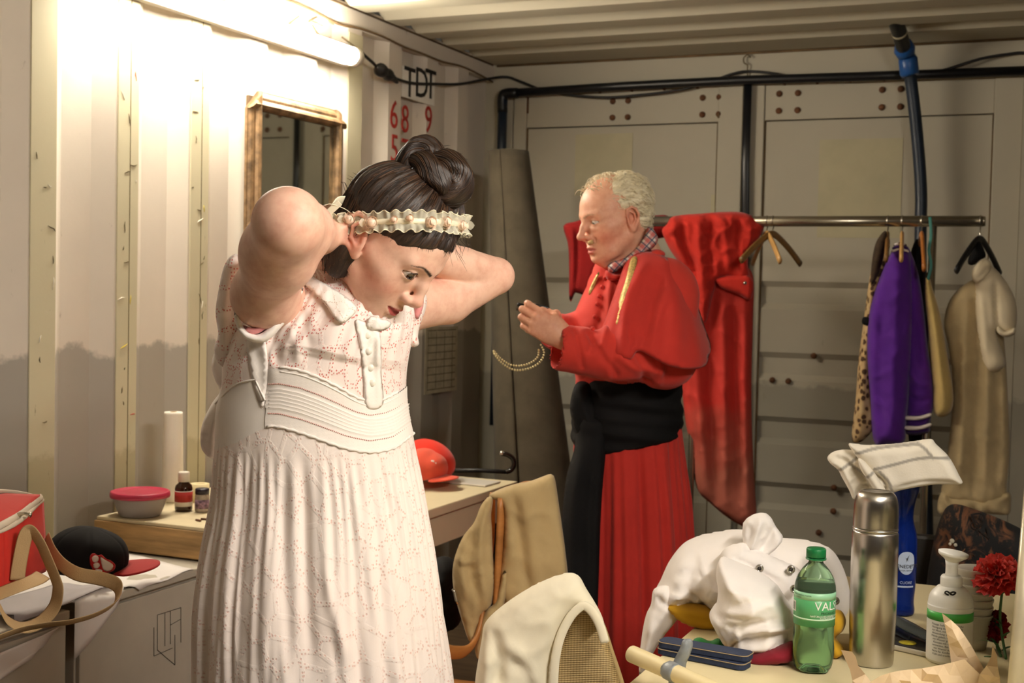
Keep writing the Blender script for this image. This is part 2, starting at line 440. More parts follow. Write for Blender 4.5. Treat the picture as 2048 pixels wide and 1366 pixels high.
# outer skin for thickness
V += [(-.06, -1.25, 0), (-.06, 5.41, 0), (-.06, -1.25, 2.33), (-.06, 5.41, 2.33)]; k = 2*n
F_ += [(k, k+2, k+3, k+1)]
wl = mesh('wall_left', V, F_, M_wl, smooth=False); tag(wl, kind='structure')
mesh('top_rail', *box(-.06, .004, -1.25, 5.41, 2.32, 2.40), M_wl, wl, False)
rl = cat([(.006, y, 2.322+.006*math.sin(y*9)+.004*math.sin(y*23)) for y in np.linspace(-1.2, 5.38, 40)], 3)
mesh('rust_line', *tube(rl, .0045, 6), M_joint, wl)
mesh('rust_line', *tube([(.006, -1.2, 2.388), (.006, 5.38, 2.388)], .004, 6), M_joint, wl)
for c, w_ in ((2.605, .092), (2.93, .086), (3.255, .088), (4.17, .10)):
    s_ = mesh('painted_strip', *box(0, .005, c-w_/2, c+w_/2, .02, 2.30, .0015), M_strip, wl, False)
for c in (2.93, 3.255): mesh('strip_crack', *box(.0045, .0056, c+.006, c+.0085, .02, 2.2), mat('crack', (96, 84, 52), .9), wl, False)

# end wall with the two container doors
wb = mesh('wall_end', *joinm(box(-.06, 5.0, 5.44, 5.50, 0, 2.40), box(-.06, .10, 5.40, 5.45, 0, 2.40), box(2.245, 2.42, 5.38, 5.45, 0, 2.40), box(.10, 2.3, 5.40, 5.45, 2.262, 2.40), box(2.42, 5.0, 5.40, 5.45, 0, 2.40)), M_door, smooth=False)
tag(wb, kind='structure')
def door(i, x0, x1):
    d = empty('door_%d' % i, (x0, 5.405, 0)); tag(d, kind='structure')
    def B(nm, *a, m=M_door, b=.004): 
        v, f = box(*a, b); o = mesh(nm, [(p[0]-x0, p[1]-5.405, p[2]) for p in v], f, m, d, False); return o
    B('door_post', x0, x0+.062, 5.40, 5.435, .02, 2.262); B('door_post', x1-.106, x1, 5.40, 5.435, .02, 2.262)
    B('door_rail', x0+.062, x1-.106, 5.408, 5.435, 2.105, 2.262)
    # panel pressed with horizontal flutes
    pr_ = [(.02, 0)]
    for zc in (.26, .54, .815, 1.084, 1.38):
        pr_ += [(zc-.058, 0), (zc-.034, .022), (zc+.034, .022), (zc+.058, 0)]
    pr_ += [(2.10, 0)]
    xs = (x0+.062, x1-.106); V = []
    deep = [zz for zz in pr_]
    for x in xs: V += [(x-x0, 5.416-5.405+dy*(1 if z < 1.5 else .25), z) for z, dy in deep]
    n_ = len(deep); mesh('door_panel', V, [(j, j+1, n_+j+1, n_+j) for j in range(n_-1)], M_door, d, False)
    mesh('panel_joint', *tube([(.064, .008, .03), (.064, .008, 2.102), (x1-x0-.108, .008, 2.102), (x1-x0-.108, .008, .03)], .0045, 6), M_joint, d)
    return d
d1 = door(1, .104, 1.150); d2 = door(2, 1.178, 2.245)
mesh('hinge_plate', *box(1.040-.10, 1.046-.10, -.012, 0, 2.12, 2.14), M_joint, d1, False)
bolt_v = lathe([(.001, -.0001), (.0, 0)], 3)
def bolt(x, z, par, r=.0135):
    M_ = Matrix.Translation((0, 0, 0)); v, f = lathe([(r, 0), (r*.95, .005), (r*.6, .010), (.0001, .012)], 14)
    ox = .104 if par is d1 else 1.178
    return mesh('bolt', [(a+x-ox, -c_+.003, b+z) for a, b, c_ in v], f, M_rust, par)
for x in (.572, .642, .974, 1.046):
    for z in (2.209, 2.138): bolt(x, z, d1)
for x in (1.299, 1.376, 1.713, 1.785):
    for z in (2.213, 2.143): bolt(x, z, d2)
for x, z in ((1.306, 1.025), (1.373, 1.024), (1.474, 1.133), (1.572, .595), (1.573, .498), (1.517, .404), (2.05, .6), (2.05, .5)): bolt(x, z, d2, .013)
for x in (.30, .60): bolt(x, 1.02, d1)
for x in np.linspace(.22, .95, 6): bolt(x, 2.252, d1, .006)
for x in np.linspace(1.32, 2.12, 7): bolt(x, 2.252, d2, .006)
for (x0, x1, z0, z1, dd, ox) in ((.40, .665, 1.80, 2.07, d1, .104), (1.02, 1.145, 1.58, 1.80, d1, .104), (1.47, 1.80, 1.62, 2.02, d2, 1.178)):
    mesh('paint_patch', *box(x0-ox, x1-ox, .0085, .0105, z0, z1), mat('patch_paint', (186, 178, 146), .6, var=.05), dd, False)
mesh('rust_mark', *box(.062, .070, -.001, .006, 2.17, 2.24), M_rust, d1, False)
mesh('rust_mark', *box(2.190-1.178, 2.197-1.178, -.001, .006, 2.16, 2.24), M_rust, d2, False)

# ceiling: ribs across
pr_ = []; 
ys = [4.33-.262*k for k in range(22, 0, -1)] + [4.33, 4.59, 4.85, 5.12]
P_ = [(-1.25, 2.39)]
for y in ys: P_ += [(y-.10, 2.39), (y-.055, 2.425), (y-.0, 2.425), (y+.045, 2.39)]
P_ += [(5.41, 2.39)]
V = []
for x in (0, 2.35): V += [(x, y, z) for y, z in P_]
n = len(P_); F_ = [(i, i+1, n+i+1, n+i) for i in range(n-1)]
V2 = [(2.35, -1.25, 2.39), (5.0, -1.25, 2.39), (5.0, 5.41, 2.39), (2.35, 5.41, 2.39)]; k = len(V); V += V2; F_.append((k, k+1, k+2, k+3))
V += [(-.06, -1.25, 2.46), (5, -1.25, 2.46), (5, 5.5, 2.46), (-.06, 5.5, 2.46)]; F_.append((k+4, k+5, k+6, k+7))
ce = mesh('ceiling', V, F_, M_ceil, smooth=False); tag(ce, kind='structure')
mesh('rust_line', *tube([(.02, 5.395, 2.385), (2.3, 5.395, 2.385)], .005, 6), M_joint, ce)
fl = mesh('floor', *box(-.06, 5.0, -1.25, 5.5, -.05, 0), M_floor, smooth=False); tag(fl, kind='structure')
M_dkw = mat('low_bounce_wall', (70, 62, 54), .9, var=.1, vscale=3)  # unseen walls coloured dark to hold back bounced light, no curtain there
wr = mesh('wall_right', *box(5.0, 5.06, -1.25, 5.5, 0, 2.46), M_dkw, smooth=False); tag(wr, kind='structure')
wk = mesh('wall_back', *box(-.06, 5.06, -1.31, -1.25, 0, 2.46), M_dkw, smooth=False); tag(wk, kind='structure')

# wall lettering: flat patch with letters
def text(name, s, size, M, material, parent=None, ext=.0006, font_scale=(1, 1), align='CENTER'):
    cu = bpy.data.curves.new(name, 'FONT'); cu.body = s; cu.size = size; cu.extrude = ext; cu.align_x = align; cu.align_y = 'CENTER'; cu.resolution_u = 3
    o = bpy.data.objects.new(name, cu); S.collection.objects.link(o); dg = bpy.context.evaluated_depsgraph_get(); dg.update()
    me = bpy.data.meshes.new_from_object(o.evaluated_get(dg)); bpy.data.objects.remove(o)
    me.transform(Matrix.Diagonal((font_scale[0], font_scale[1], 1, 1)))
    me.materials.clear(); me.materials.append(material)
    o = bpy.data.objects.new(name, me); link(o, parent); o.matrix_world = M; return o
M_blk = mat('black_paint', (22, 20, 18), .6, var=.1); M_redp = mat('red_paint', (178, 50, 42), .6, var=.15, vscale=20)
M_patchw = mat('white_patch', (248, 244, 236), .6, var=.06, vscale=8)
# facing +x: local x -> +y? text read from +x side runs towards +y when seen from inside (right of view is far end)
def on_left(y, z, x): return Matrix(((0, 0, 1, x), (1, 0, 0, y), (0, 1, 0, z), (0, 0, 0, 1)))
def wy(px): return atx(px, 200, 0)[1]
a = atx(806, 133, 0); b_ = atx(868, 200, 0)
mesh('letter_patch', *box(.000, .002, wy(803), wy(868), atx(835, 200, 0)[2]-.005, atx(835, 147, 0)[2]+.01), M_patchw, wl, False)
for ch, px_, py_ in (('T', 820, 168), ('D', 844, 170), ('T', 862, 172)):
    q = atx(px_, py_, .004); text('letter', ch, .17, on_left(q[1], q[2], .003), M_blk, wl, ext=.001, font_scale=(.95, 1))
for ch, px_, py_ in (('6', 789, 232), ('8', 811, 241), ('9', 858, 242), ('5', 790, 300), ('7', 811, 308)):
    q = atx(px_, py_, .004); text('digit', ch, .155, on_left(q[1], q[2], .002), M_redp, wl, ext=.001, font_scale=(.9, 1))
# the drawn calendar sheet low on the wall
q0 = atx(850, 655, 0); q1 = atx(912, 780, 0)
sh = mesh('drawn_sheet', *box(.001, .003, q0[1], q1[1], q1[2], q0[2]), mat('old_sheet', (190, 182, 158), .7, var=.12, vscale=20), wl, False)
M_ink = mat('pencil', (70, 64, 56), .8)
for k in range(9):
    z = q1[2]+(q0[2]-q1[2])*(k+.5)/9; mesh('pencil_line', *box(.003, .0036, q0[1]+.02, q1[1]-.02, z, z+.003), M_ink, sh, False)
for k in range(4):
    y = q0[1]+(q1[1]-q0[1])*(k+.3)/4; mesh('pencil_line', *box(.003, .0036, y, y+.003, q1[2]+.02, q0[2]-.02), M_ink, sh, False)
mk = atx(620, 35, .004)
for k in range(6):
    a = (.004, mk[1]-.08+random.random()*.3, mk[2]-.03+random.random()*.05); b_ = (.004, a[1]+random.uniform(-.08, .14), a[2]+random.uniform(-.05, .05))
    mesh('scribble', *tube([a, b_], .003, 5), mat('scribble_ink', (120, 104, 78), .9), wl)

rgm = np.random.default_rng(4); M_mk = [mat('mark_dark', (96, 84, 58), .9), mat('mark_white', (222, 214, 196), .8), mat('mark_red', (176, 84, 70), .9), mat('mark_yellow', (206, 186, 70), .8)]
for c, w_, n_ in ((2.605, .092, 9), (2.93, .086, 16), (3.255, .088, 14)):
    for k in range(n_):
        y = c+rgm.uniform(-.4, .4)*w_; z = rgm.uniform(1.0, 2.0); l = rgm.uniform(.008, .035); a = rgm.choice([0, PI/2], p=[.6, .4])+rgm.normal(0, .25); kk = int(rgm.choice(4, p=[.55, .2, .12, .13]))
        pts_ = [(.0055, y+math.cos(a)*l*s_+rgm.normal(0, .0012), z+math.sin(a)*l*s_+rgm.normal(0, .0012)) for s_ in (-.5, -.2, .1, .5)]
        pts_ = [(x_, min(c+w_/2-.004, max(c-w_/2+.004, y_)), z_) for x_, y_, z_ in pts_]
        mesh('paint_mark', *tube(pts_, [.0006, .0016, .0020, .0005], 5), M_mk[kk], wl)
# ------------------------------------------------------------------ lamps, pipes, cables, mirror
M_tubeglow = mat('lit_tube', (255, 240, 210), .5, var=0, emit=(*LAMP_COL, LAMP_WALL))
M_hangglow = mat('lit_tube_warm', (255, 240, 210), .5, var=0, emit=(1.0, .92, .82, LAMP_HANG))
M_plw = mat('white_plastic', (226, 220, 206), .4, var=.02)
M_blkpl = mat('black_plastic', (26, 25, 26), .45, var=.15)
def tube_lamp(x, y0, y1, z, label, glow, zback=0):
    t = empty('tube_lamp', (x, y0, z), label, 'lamp'); ln = y1-y0
    def A(v): return [(a, b, c) for a, b, c in v[0]], v[1]
    mesh('lamp_body', *box(-.046, -.012, 0, ln, -.03, .04, .004), M_plw, t, False)
    v, f = tube([(0.012, .035, 0), (0.012, ln-.035, 0)], .030, 20); mesh('diffuser', v, f, glow, t)
    for a, b in ((0, .035), (ln-.035, ln)): 
        mesh('end_cap', *tube([(0.010, a, 0), (0.010, b, 0)], .034, 20), M_plw, t)
    return t
qa = atx(722, 112, .09)
tube_lamp(.06, 2.68, qa[1], qa[2]-.005, 'long glowing fluorescent tube lamp fixed high on the left wall', M_tubeglow)
hl = empty('tube_lamp', (3.0, .55, 2.14), 'fluorescent tube lamp hanging over the dressing table, outside the frame', 'lamp')
mesh('lamp_body', *box(-.04, .04, 0, 1.25, .03, .07, .004), M_plw, hl, False)
mesh('diffuser', *tube([(0, .03, 0), (0, 1.22, 0)], .028, 16), M_hangglow, hl)
for y in (.12, 1.1): mesh('hanger_wire', *tube([(0, y, .07), (0, y, .235)], .004, 6), M_blkpl, hl)

# cable from the lamp along wall and end wall
M_cab = mat('black_cable', (24, 22, 22), .5, var=.1)
pts = [atx(724, 106, .06), atx(745, 125, .03), atx(765, 143, .02), atx(800, 160, .012), atx(830, 167, .012), atx(868, 168, .012), atx(920, 168, .012), atx(975, 158, .012), aty(1012, 154, 5.385), aty(1040, 163, 5.385), aty(1085, 180, 5.375), aty(1140, 190, 5.375), aty(1215, 195, 5.375), aty(1300, 188, 5.372), aty(1370, 178, 5.372), aty(1430, 160, 5.372), aty(1465, 148, 5.372), aty(1495, 143, 5.385), aty(1540, 146, 5.372), aty(1600, 155, 5.37), aty(1700, 158, 5.345), aty(1800, 152, 5.34), aty(1880, 142, 5.34), aty(1960, 118, 5.36), aty(2020, 108, 5.38), aty(2048, 106, 5.38), aty(2100, 112, 5.38)]
cb = mesh('electric_cable', *tube(cat(pts, 5), .0058, 8), M_cab); tag(cb, 'thin black electric cable sagging from the lamp along both walls', 'cable')
q = atx(772, 147, .03)
pl = mesh('cable_plug', *tube(cat([q+np.array((0, -.075, .012)), q+np.array((0, -.04, .006)), q, q+np.array((0, .05, -.008)), q+np.array((0, .09, -.02))], 4), [.006, .011, .02, .026, .026, .026, .022, .020, .022, .024, .022, .016, .015, .012, .010, .008, .006], 12), M_blkpl); tag(pl, 'black cable connector hanging on the left wall beside the lamp', 'plug')
# bracket hook above the pipe
hq = aty(1495, 140, 5.385); hk = mesh('wall_hook', *tube(cat([hq+np.array((0, .01, -.05)), hq, hq+np.array((0, -.004, .02)), hq+np.array((-.014, -.004, .03)), hq+np.array((-.016, -.004, .05)), hq+np.array((0, -.004, .062)), hq+np.array((.014, -.004, .05))], 4), .003, 6), mat('hook_steel', (110, 98, 76), .5, .8)); tag(hk, 'small bent wire hook above the black pipe on the end wall', 'hook')

# black and blue pipes
M_pipe = mat('black_pipe', (20, 21, 24), .35, var=.1, vscale=3)
M_bpipe = mat('blue_black_pipe', (30, 42, 58), .4, var=.25, vscale=2.5)
M_blue = mat('blue_fitting', (34, 84, 150), .35, var=.12)
t = empty('water_pipe', (0, 0, 0), 'thick black pipe running level across the top of both container doors', 'pipe')
pp = [aty(1003, 600, 5.35), aty(1003, 300, 5.35), aty(1002, 205, 5.35)]
mesh('pipe_drop', *tube([aty(988, 850, 5.35), aty(1003, 300, 5.35), aty(1006, 200, 5.35)], .021, 14), M_bpipe, t)
mesh('elbow', *tube(cat([aty(1005, 225, 5.35), aty(1005, 195, 5.35), aty(1012, 187, 5.35), aty(1035, 186, 5.35)], 4), .023, 14), M_pipe, t)
mesh('pipe_run', *tube([aty(1025, 186, 5.35), aty(1250, 172, 5.355), aty(1490, 160, 5.352), aty(1700, 154, 5.34), aty(2100, 140, 5.35)], .019, 14), M_pipe, t)
dv = mesh('door_strap', *tube([aty(1496, 165, 5.372), aty(1491, 330, 5.372), aty(1489, 1000, 5.372)], 0, 12, flat=(.006, .017, (0, 1, 0))), M_pipe); tag(dv, 'flat black strap standing over the joint between the two doors', 'strap')
t = empty('supply_pipe', (0, 0, 0), 'blue-jointed black pipe bending down from the ceiling behind the clothes rail', 'pipe')
y0 = 4.95
A_ = [P(1770, -60, 4.6), P(1782, 10, 4.75), P(1797, 60, 4.87), P(1808, 98, 4.96)]
B_ = [P(1815, 130, 5.0), P(1823, 170, 5.02), P(1834, 270, 5.04), P(1842, 380, 5.05), P(1841, 470, 5.05), P(1842, 620, 5.05), P(1850, 900, 5.05), P(1856, 1120, 5.05)]
mesh('pipe_upper', *tube(cat(A_, 5), .028, 14), M_pipe, t)
mesh('pipe_lower', *tube(cat(B_, 5), .0235, 14), M_bpipe, t)
mesh('joint_ring', *tube([P(1806, 85, 4.95), P(1809, 99, 4.97), P(1813, 112, 4.98)], [.030, .040, .032], 18), M_blue, t)
mesh('joint_sleeve', *tube([P(1815, 112, 4.985), P(1816, 118, 4.99), P(1819, 147, 5.0), P(1820, 152, 5.0)], [.030, .036, .036, .030], 18), M_blue, t)
for a, b in ((P(1789, 34, 4.8), .0295), (P(1799, 66, 4.88), .0295)):
    dr = (A_[3]-A_[1]); dr /= np.linalg.norm(dr); mesh('cable_tie', *tube([a-dr*.003, a+dr*.003], b, 14), mat('tie', (170, 160, 130), .5), t)

# mirror on the left wall
def lw(px, py, x=.03): return atx(px, py, x)
c00 = lw(500, 177); c10 = lw(686, 223); 
yL, yR, zT = c00[1], c10[1], (c00[2]+c10[2])/2; zB = zT-.86; fw = .062
mr = empty('wall_mirror', (.012, yL, zB), 'old gilt framed rectangular mirror hanging on the left wall below the lamp', 'mirror')
M_gilt = mat('worn_gilt', (140, 112, 80), .5, .15, var=.3, vscale=26, bs_=.5, bscale=90, bd=.003)
W_, H_ = yR-yL, zT-zB
mr.rotation_euler = (0, 0, math.radians(-1.2))
def bar(a, b, nm):
    # moulded bar with mitred look: ogee section
    a = Vector(a); b = Vector(b); d = (b-a).normalized(); nrm = Vector((1, 0, 0)); s_ = d.cross(nrm)
    sec = [(-.5, 0), (-.5, .6), (-.42, .85), (-.25, 1.0), (-.1, .85), (0, .6), (.15, .62), (.3, .5), (.42, .3), (.5, .28), (.5, 0)]
    V = []
    for k, c in enumerate((a, b)):
        for q, h in sec: V.append(tuple(c + s_*(q*fw) + nrm*(h*.032) + d*((q*fw) if k == 0 else -(q*fw))*1.0))
    n = len(sec); return mesh(nm, V, [(i, i+1, n+i+1, n+i) for i in range(n-1)]+[tuple(range(n))[::-1], tuple(range(n, 2*n))], M_gilt, mr, False)
h = fw/2
bar((0, W_-h, H_-h), (0, h, H_-h), 'frame_bar'); bar((0, h, H_-h), (0, h, h), 'frame_bar'); bar((0, h, h), (0, W_-h, h), 'frame_bar'); bar((0, W_-h, h), (0, W_-h, H_-h), 'frame_bar')
M_mirr = mat('mirror_glass', (205, 205, 195), .03, 1, var=.06, vscale=4)
mesh('mirror_glass', *box(.002, .008, fw*.7, W_-fw*.7, fw*.7, H_-fw*.7), M_mirr, mr, False)
mesh('backing', *box(-.010, .001, fw*.3, W_-fw*.3, fw*.3, H_-fw*.3), mat('mirror_back', (90, 70, 48), .8), mr, False)
# ------------------------------------------------------------------ people: heads, hands, bodies
def basis(y, z):
    """head axes from camera-space forward and up (right, up, away): columns = person's right, forward, up, in world space"""
    y = np.array(y, float); z = np.array(z, float); y /= np.linalg.norm(y); z -= (z@y)*y; z /= np.linalg.norm(z)
    Y, Z = CM.T@y, CM.T@z; return np.array([np.cross(Y, Z), Y, Z]).T
class Head:
    def __init__(s, R, T, k=1.0, old=False, lf=1.0): s.R, s.T, s.k, s.old, s.lf = R, np.array(T, float), k, old, lf
    def w(s, p):
        q = np.array(p, float)
        if q[2] < -.02: q[2] = -.02+(q[2]+.02)*s.lf
        return s.T + s.R@(q*s.k)
    def loc(s, X):
        q = ((X-s.T)@s.R)/s.k; q[:, 2] = np.where(q[:, 2] < -.02, -.02+(q[:, 2]+.02)/s.lf, q[:, 2]); return q
    def prims(s, D):
        k = s.k; old = s.old
        def E(c, r, sm=.02, op=1, Rl=None): D.ell(s.w(c), np.array(r)*k, sm*k, op, s.R if Rl is None else s.R@Rl)
        def Cn(a, b, ra, rb, sm=.01, op=1): D.cone(s.w(a), s.w(b), ra*k, rb*k, sm*k, op)
        E((0, -.012, .050) if old else (0, -.008, .046), (.074, .090, .076) if old else (.072, .083, .068)); E((0, .030, .040), (.064, .060, .062), .03)
        E((0, .032, .0), (.060, .054, .055), .03); E((0, .034, -.040), (.049, .050, .052), .03)
        for x in (-1, 1):
            Cn((x*.054, .002, -.040), (x*.022, .064, -.080), .015, .016, .022)          # jaw
            Cn((x*.048, .052, -.010), (x*.058, .020, -.004), .016, .012, .02)            # cheekbone
            E((x*.034, .058, -.034), (.020, .021, .024), .02)                             # cheek
            Cn((x*.010, .0850, .032), (x*.044, .0715, .032), .0085, .008, .014)          # brow
            E((x*.031, .0945, .014), (.0155, .012, .0115), .012, -1)                      # socket
            eb = .0135 if old else .0150; D.ell(s.w((x*.031, .0735, .013)), np.array((eb, eb, eb))*k, .004*k, 1, s.R)  # lid ball
            D.ell(s.w((x*.0320, .0800, .0125)), np.array((.0150 if old else .0168, .0180 if old else .0195, .0055 if not old else .0034))*k, .0015*k, -1, s.R)
            Cn((x*.020, .0835, .0235), (x*.043, .0765, .0205), .0022, .002, .004)       # upper lid fold
            E((x*.0125, .0965, -.0245), (.0085, .0105, .0075), .006)                      # wing of the nose
            E((x*.0065, .1000, -.0315), (.0036, .0050, .0040), .003, -1)                   # nostril
            # ear
            ea = 0 if old else .62; Rx = rotm('X', ea); Re = rotm('Z', x*(-.30))@rotm('X', .15+ea); ec = np.array((x*.077, -.006, .002))
            er_ = lambda p, Rx=Rx, ec=ec: ec+Rx@((np.array(p)-ec)*(1 if old else 1.10))
            E(er_((x*.074, -.008, .002)), (.0065, .0175, .030), .004, 1, Re)
            E(er_((x*.0805, -.004, .004)), (.006, .0105, .018), .003, -1, Re)
            hx = [(x*.0745, .006, .014), (x*.078, .003, .028), (x*.0815, -.010, .033), (x*.083, -.021, .026), (x*.083, -.026, .010), (x*.0805, -.022, -.008), (x*.077, -.012, -.022)]
            for a, b in zip(hx[:-1], hx[1:]): Cn(er_(a), er_(b), .0036, .0036, .003)
            an = [(x*.080, -.004, .022), (x*.0825, -.014, .014), (x*.0815, -.014, -.002), (x*.079, -.007, -.012)]
            for a, b in zip(an[:-1], an[1:]): Cn(er_(a), er_(b), .0026, .0028, .003)
            Cn(er_((x*.0775, .0045, .002)), er_((x*.078, .0035, -.004)), .0034, .003, .003)
            E(er_((x*.0755, -.006, -.024)), (.0055, .008, .009), .004)
        # nose
        nl = .006 if old else 0
        Cn((0, .0865, .026), (0, .098+nl*.4, .004), .0070, .0075, .012); Cn((0, .098+nl*.4, .004), (0, .1075+nl, -.018), .0072, .0088, .008)
        E((0, .1080+nl, -.0195), (.0100, .0092, .0086), .006); Cn((0, .105, -.029), (0, .0925, -.036), .0045, .004, .005)
        # mouth: muzzle, lips, parting
        E((0, .068, -.056), (.030, .024, .024), .018)
        lt = -.0535; 
        cu_ = .0 if old else .0036
        pl = [(-.0245, .0815, -.0575+cu_), (-.012, .0905, -.0535), (-.004, .0945, -.0520), (0, .0940, -.0530), (.004, .0945, -.0520), (.012, .0905, -.0535), (.0245, .0815, -.0575+cu_)]
        rr = [.0022, .0040, .0046, .0044, .0046, .0040, .0022]
        for i in range(6): Cn(pl[i], pl[i+1], rr[i], rr[i+1], .003)
        pl = [(-.0235, .0810, -.0595+cu_), (-.012, .0895, -.0645), (0, .0925, -.0665), (.012, .0895, -.0645), (.0235, .0810, -.0595+cu_)]
        rr = [.0022, .0048, .0056, .0048, .0022]
        for i in range(4): Cn(pl[i], pl[i+1], rr[i], rr[i+1], .003)
        pl = [(-.0225, .0855, -.0582+cu_), (-.010, .0965, -.0588), (.010, .0965, -.0588), (.0225, .0855, -.0582+cu_)]
        mo = .0024 if old else .0037
        for i in range(3): Cn(pl[i], pl[i+1], [.0012, mo, mo, .0012][i], [.0012, mo, mo, .0012][i+1], .0015, -1)
        E((0, .0755, -.0845), (.018, .0155, .014), .016)                                  # chin
        E((0, .096, -.0755), (.014, .007, .0045), .008, -1)
        if old:
            for x in (-1, 1):
                Cn((x*.026, .083, -.030), (x*.033, .070, -.066), .0024, .002, .006, -1)   # nasolabial fold
                Cn((x*.020, .0845, -.004), (x*.040, .077, -.006), .0050, .004, .006)      # eye bag
                E((x*.036, .050, -.072), (.018, .020, .016), .02)                         # jowl
            Cn((0, .050, -.098), (0, .02, -.115), .02, .022, .02)
    def skin_cols(s, V, base, lip, brow, blush, browfac=1.0, hairline=None):
        q = s.loc(V); C = np.tile(np.array(base[:3]), (len(V), 1)); ax = np.abs(q[:, 0])
        def blend(m, c): nonlocal C; C = C*(1-m[:, None])+np.array(c[:3])*m[:, None]
        near = (np.linalg.norm(q-(0, .03, -.02), axis=1) < .16)
        ck = np.exp(-((ax-.045)**2/.018**2+(q[:, 1]-.055)**2/.03**2+(q[:, 2]+.030)**2/.020**2)); blend(np.clip(ck*.75, 0, 1)*near, blush)
        nt_ = np.exp(-((q-(0, .112, -.02))**2).sum(1)/.012**2); blend(nt_*.35, blush)
        er = np.exp(-((ax-.08)**2/.008**2+(q[:, 1]+.008)**2/.022**2+(q[:, 2]-.002)**2/.03**2)); blend(np.clip(er*.6, 0, 1), blush)
        # lips
        t = ax/.0245; cu_ = (0 if s.old else .0036)*t**2; up = -.0585+.0085*(1-t**2)+.0008+cu_; dn = -.0585-.0125*(1-t**2)+cu_
        m = (q[:, 1] > .076) & (t < 1.02) & (q[:, 2] < up) & (q[:, 2] > dn); d_ = np.minimum(up-q[:, 2], q[:, 2]-dn)
        blend(np.clip(d_/.0016, 0, 1)*m, lip)
        ins = (q[:, 1] > .06) & (q[:, 1] < .0895-ax*.35) & (ax < .0165) & (np.abs(q[:, 2]+.0585) < .0035); blend(ins*.85, (.08, .015, .012))
        # brows
        bl = np.array([(.009, .0285), (.021, .0325), (.034, .0350), (.050, .0295)]); d_, par = segdist(np.column_stack([ax, q[:, 2]]), cat(bl, 4))
        wd = .0037-.0022*par; n_ = vnoise(q, 260, 3)*.25; blend(np.clip((wd-d_)/.0018+n_, 0, 1)*(q[:, 1] > .05)*browfac, brow)
        # lashes / lid line
        ll = np.array([(.0180, .0120), (.0245, .0178), (.0315, .0192), (.038, .0178), (.0435, .0140)]); d_, par = segdist(np.column_stack([ax, q[:, 2]]), cat(ll, 4))
        blend(np.clip((.0013-d_)/.0010, 0, 1)*(q[:, 1] > .068)*.85*browfac, brow)
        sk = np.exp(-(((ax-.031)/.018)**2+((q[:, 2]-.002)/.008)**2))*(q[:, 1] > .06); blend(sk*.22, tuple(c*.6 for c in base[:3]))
        return C
    def eyes(s, parent, iris, gaze=(0, 1, 0)):
        er = .0118 if s.old else .0134
        for x in (-1, 1):
            g = Vector(gaze).normalized(); rm = Vector((0, 0, 1)).rotation_difference(g).to_matrix()
            pr_ = [(max(1e-5, er*math.sin(a)), er*math.cos(a)) for a in np.linspace(0, PI, 41)]
            V, Fc = lathe(pr_, 28); mi = []
            for f in Fc:
                zc = sum(V[i][2] for i in f)/len(f); a = math.acos(max(-1, min(1, zc/er))); mi.append(2 if a < .22 else (1 if a < .56 else 0))
            Vw = [s.w(np.array((x*.0312, .0745, .0125))+np.array(rm@Vector(v))) for v in V]
            if not s.old:
                for e0, rr_, nm in ((25, .0010, 'upper_lashes'), (-24, .00035, 'lower_lashes')):
                    P_ = []
                    for a in np.linspace(-50, 66, 16):
                        a_ = math.radians(a); e = math.radians(e0*math.cos(a_*1.35)+3); rad_ = .0153+(.0015 if e0 > 0 else 0)*max(0, a/66)**2
                        P_.append(s.w(np.array((x*(.031+rad_*math.sin(a_)*math.cos(e)), .0735+rad_*math.cos(a_)*math.cos(e), .013+rad_*math.sin(e)))))
                    o = mesh(nm, *tube(P_, [rr_*(.3+math.sin(PI*min(1, (i+1)/13))) if i < 13 else rr_*.3 for i in range(16)], 6), M_pupil); o.parent = parent; o.matrix_parent_inverse = parent.matrix_world.inverted()
            o = mesh('eye', Vw, Fc, None, None, True, mats=[M_eyew, iris, M_pupil], midx=mi); o.parent = parent; o.matrix_parent_inverse = parent.matrix_world.inverted()
M_eyew = mat('eye_white', (214, 200, 188), .12, var=0, spec=.6)
M_irisb = mat('iris_brown', (78, 50, 30), .1, var=.2, vscale=500, spec=.8)
M_irisg = mat('iris_grey', (110, 112, 104), .1, var=.2, vscale=500)
M_pupil = mat('pupil', (8, 6, 6), .06, var=0, spec=.8)
def skin_mat(name, rough=.48, sc=1.0):
    m, nt, b = nodes_of(name)
    a = N(nt, 'Attribute'); a.attribute_name = 'Col'
    n1 = noise(nt, 45, 5, .6); c = mixc(nt, math_(nt, 'MULTIPLY', math_(nt, 'SUBTRACT', n1, .42, clamp=True), 1.1), a.outputs[0], srgb(200, 120, 95), 'MULTIPLY')
    L(nt, c, b.inputs['Base Color']); b.inputs['Roughness'].default_value = rough; b.inputs['Specular IOR Level'].default_value = .35
    b.inputs['Subsurface Weight'].default_value = .12; b.inputs['Subsurface Scale'].default_value = .008; b.inputs['Subsurface Radius'].default_value = (1, .35, .2)
    bump(nt, b, noise(nt, 420, 3, .6), .10*sc, .001); bump(nt, b, noise(nt, 90, 3, .6), .08*sc, .002)
    return m
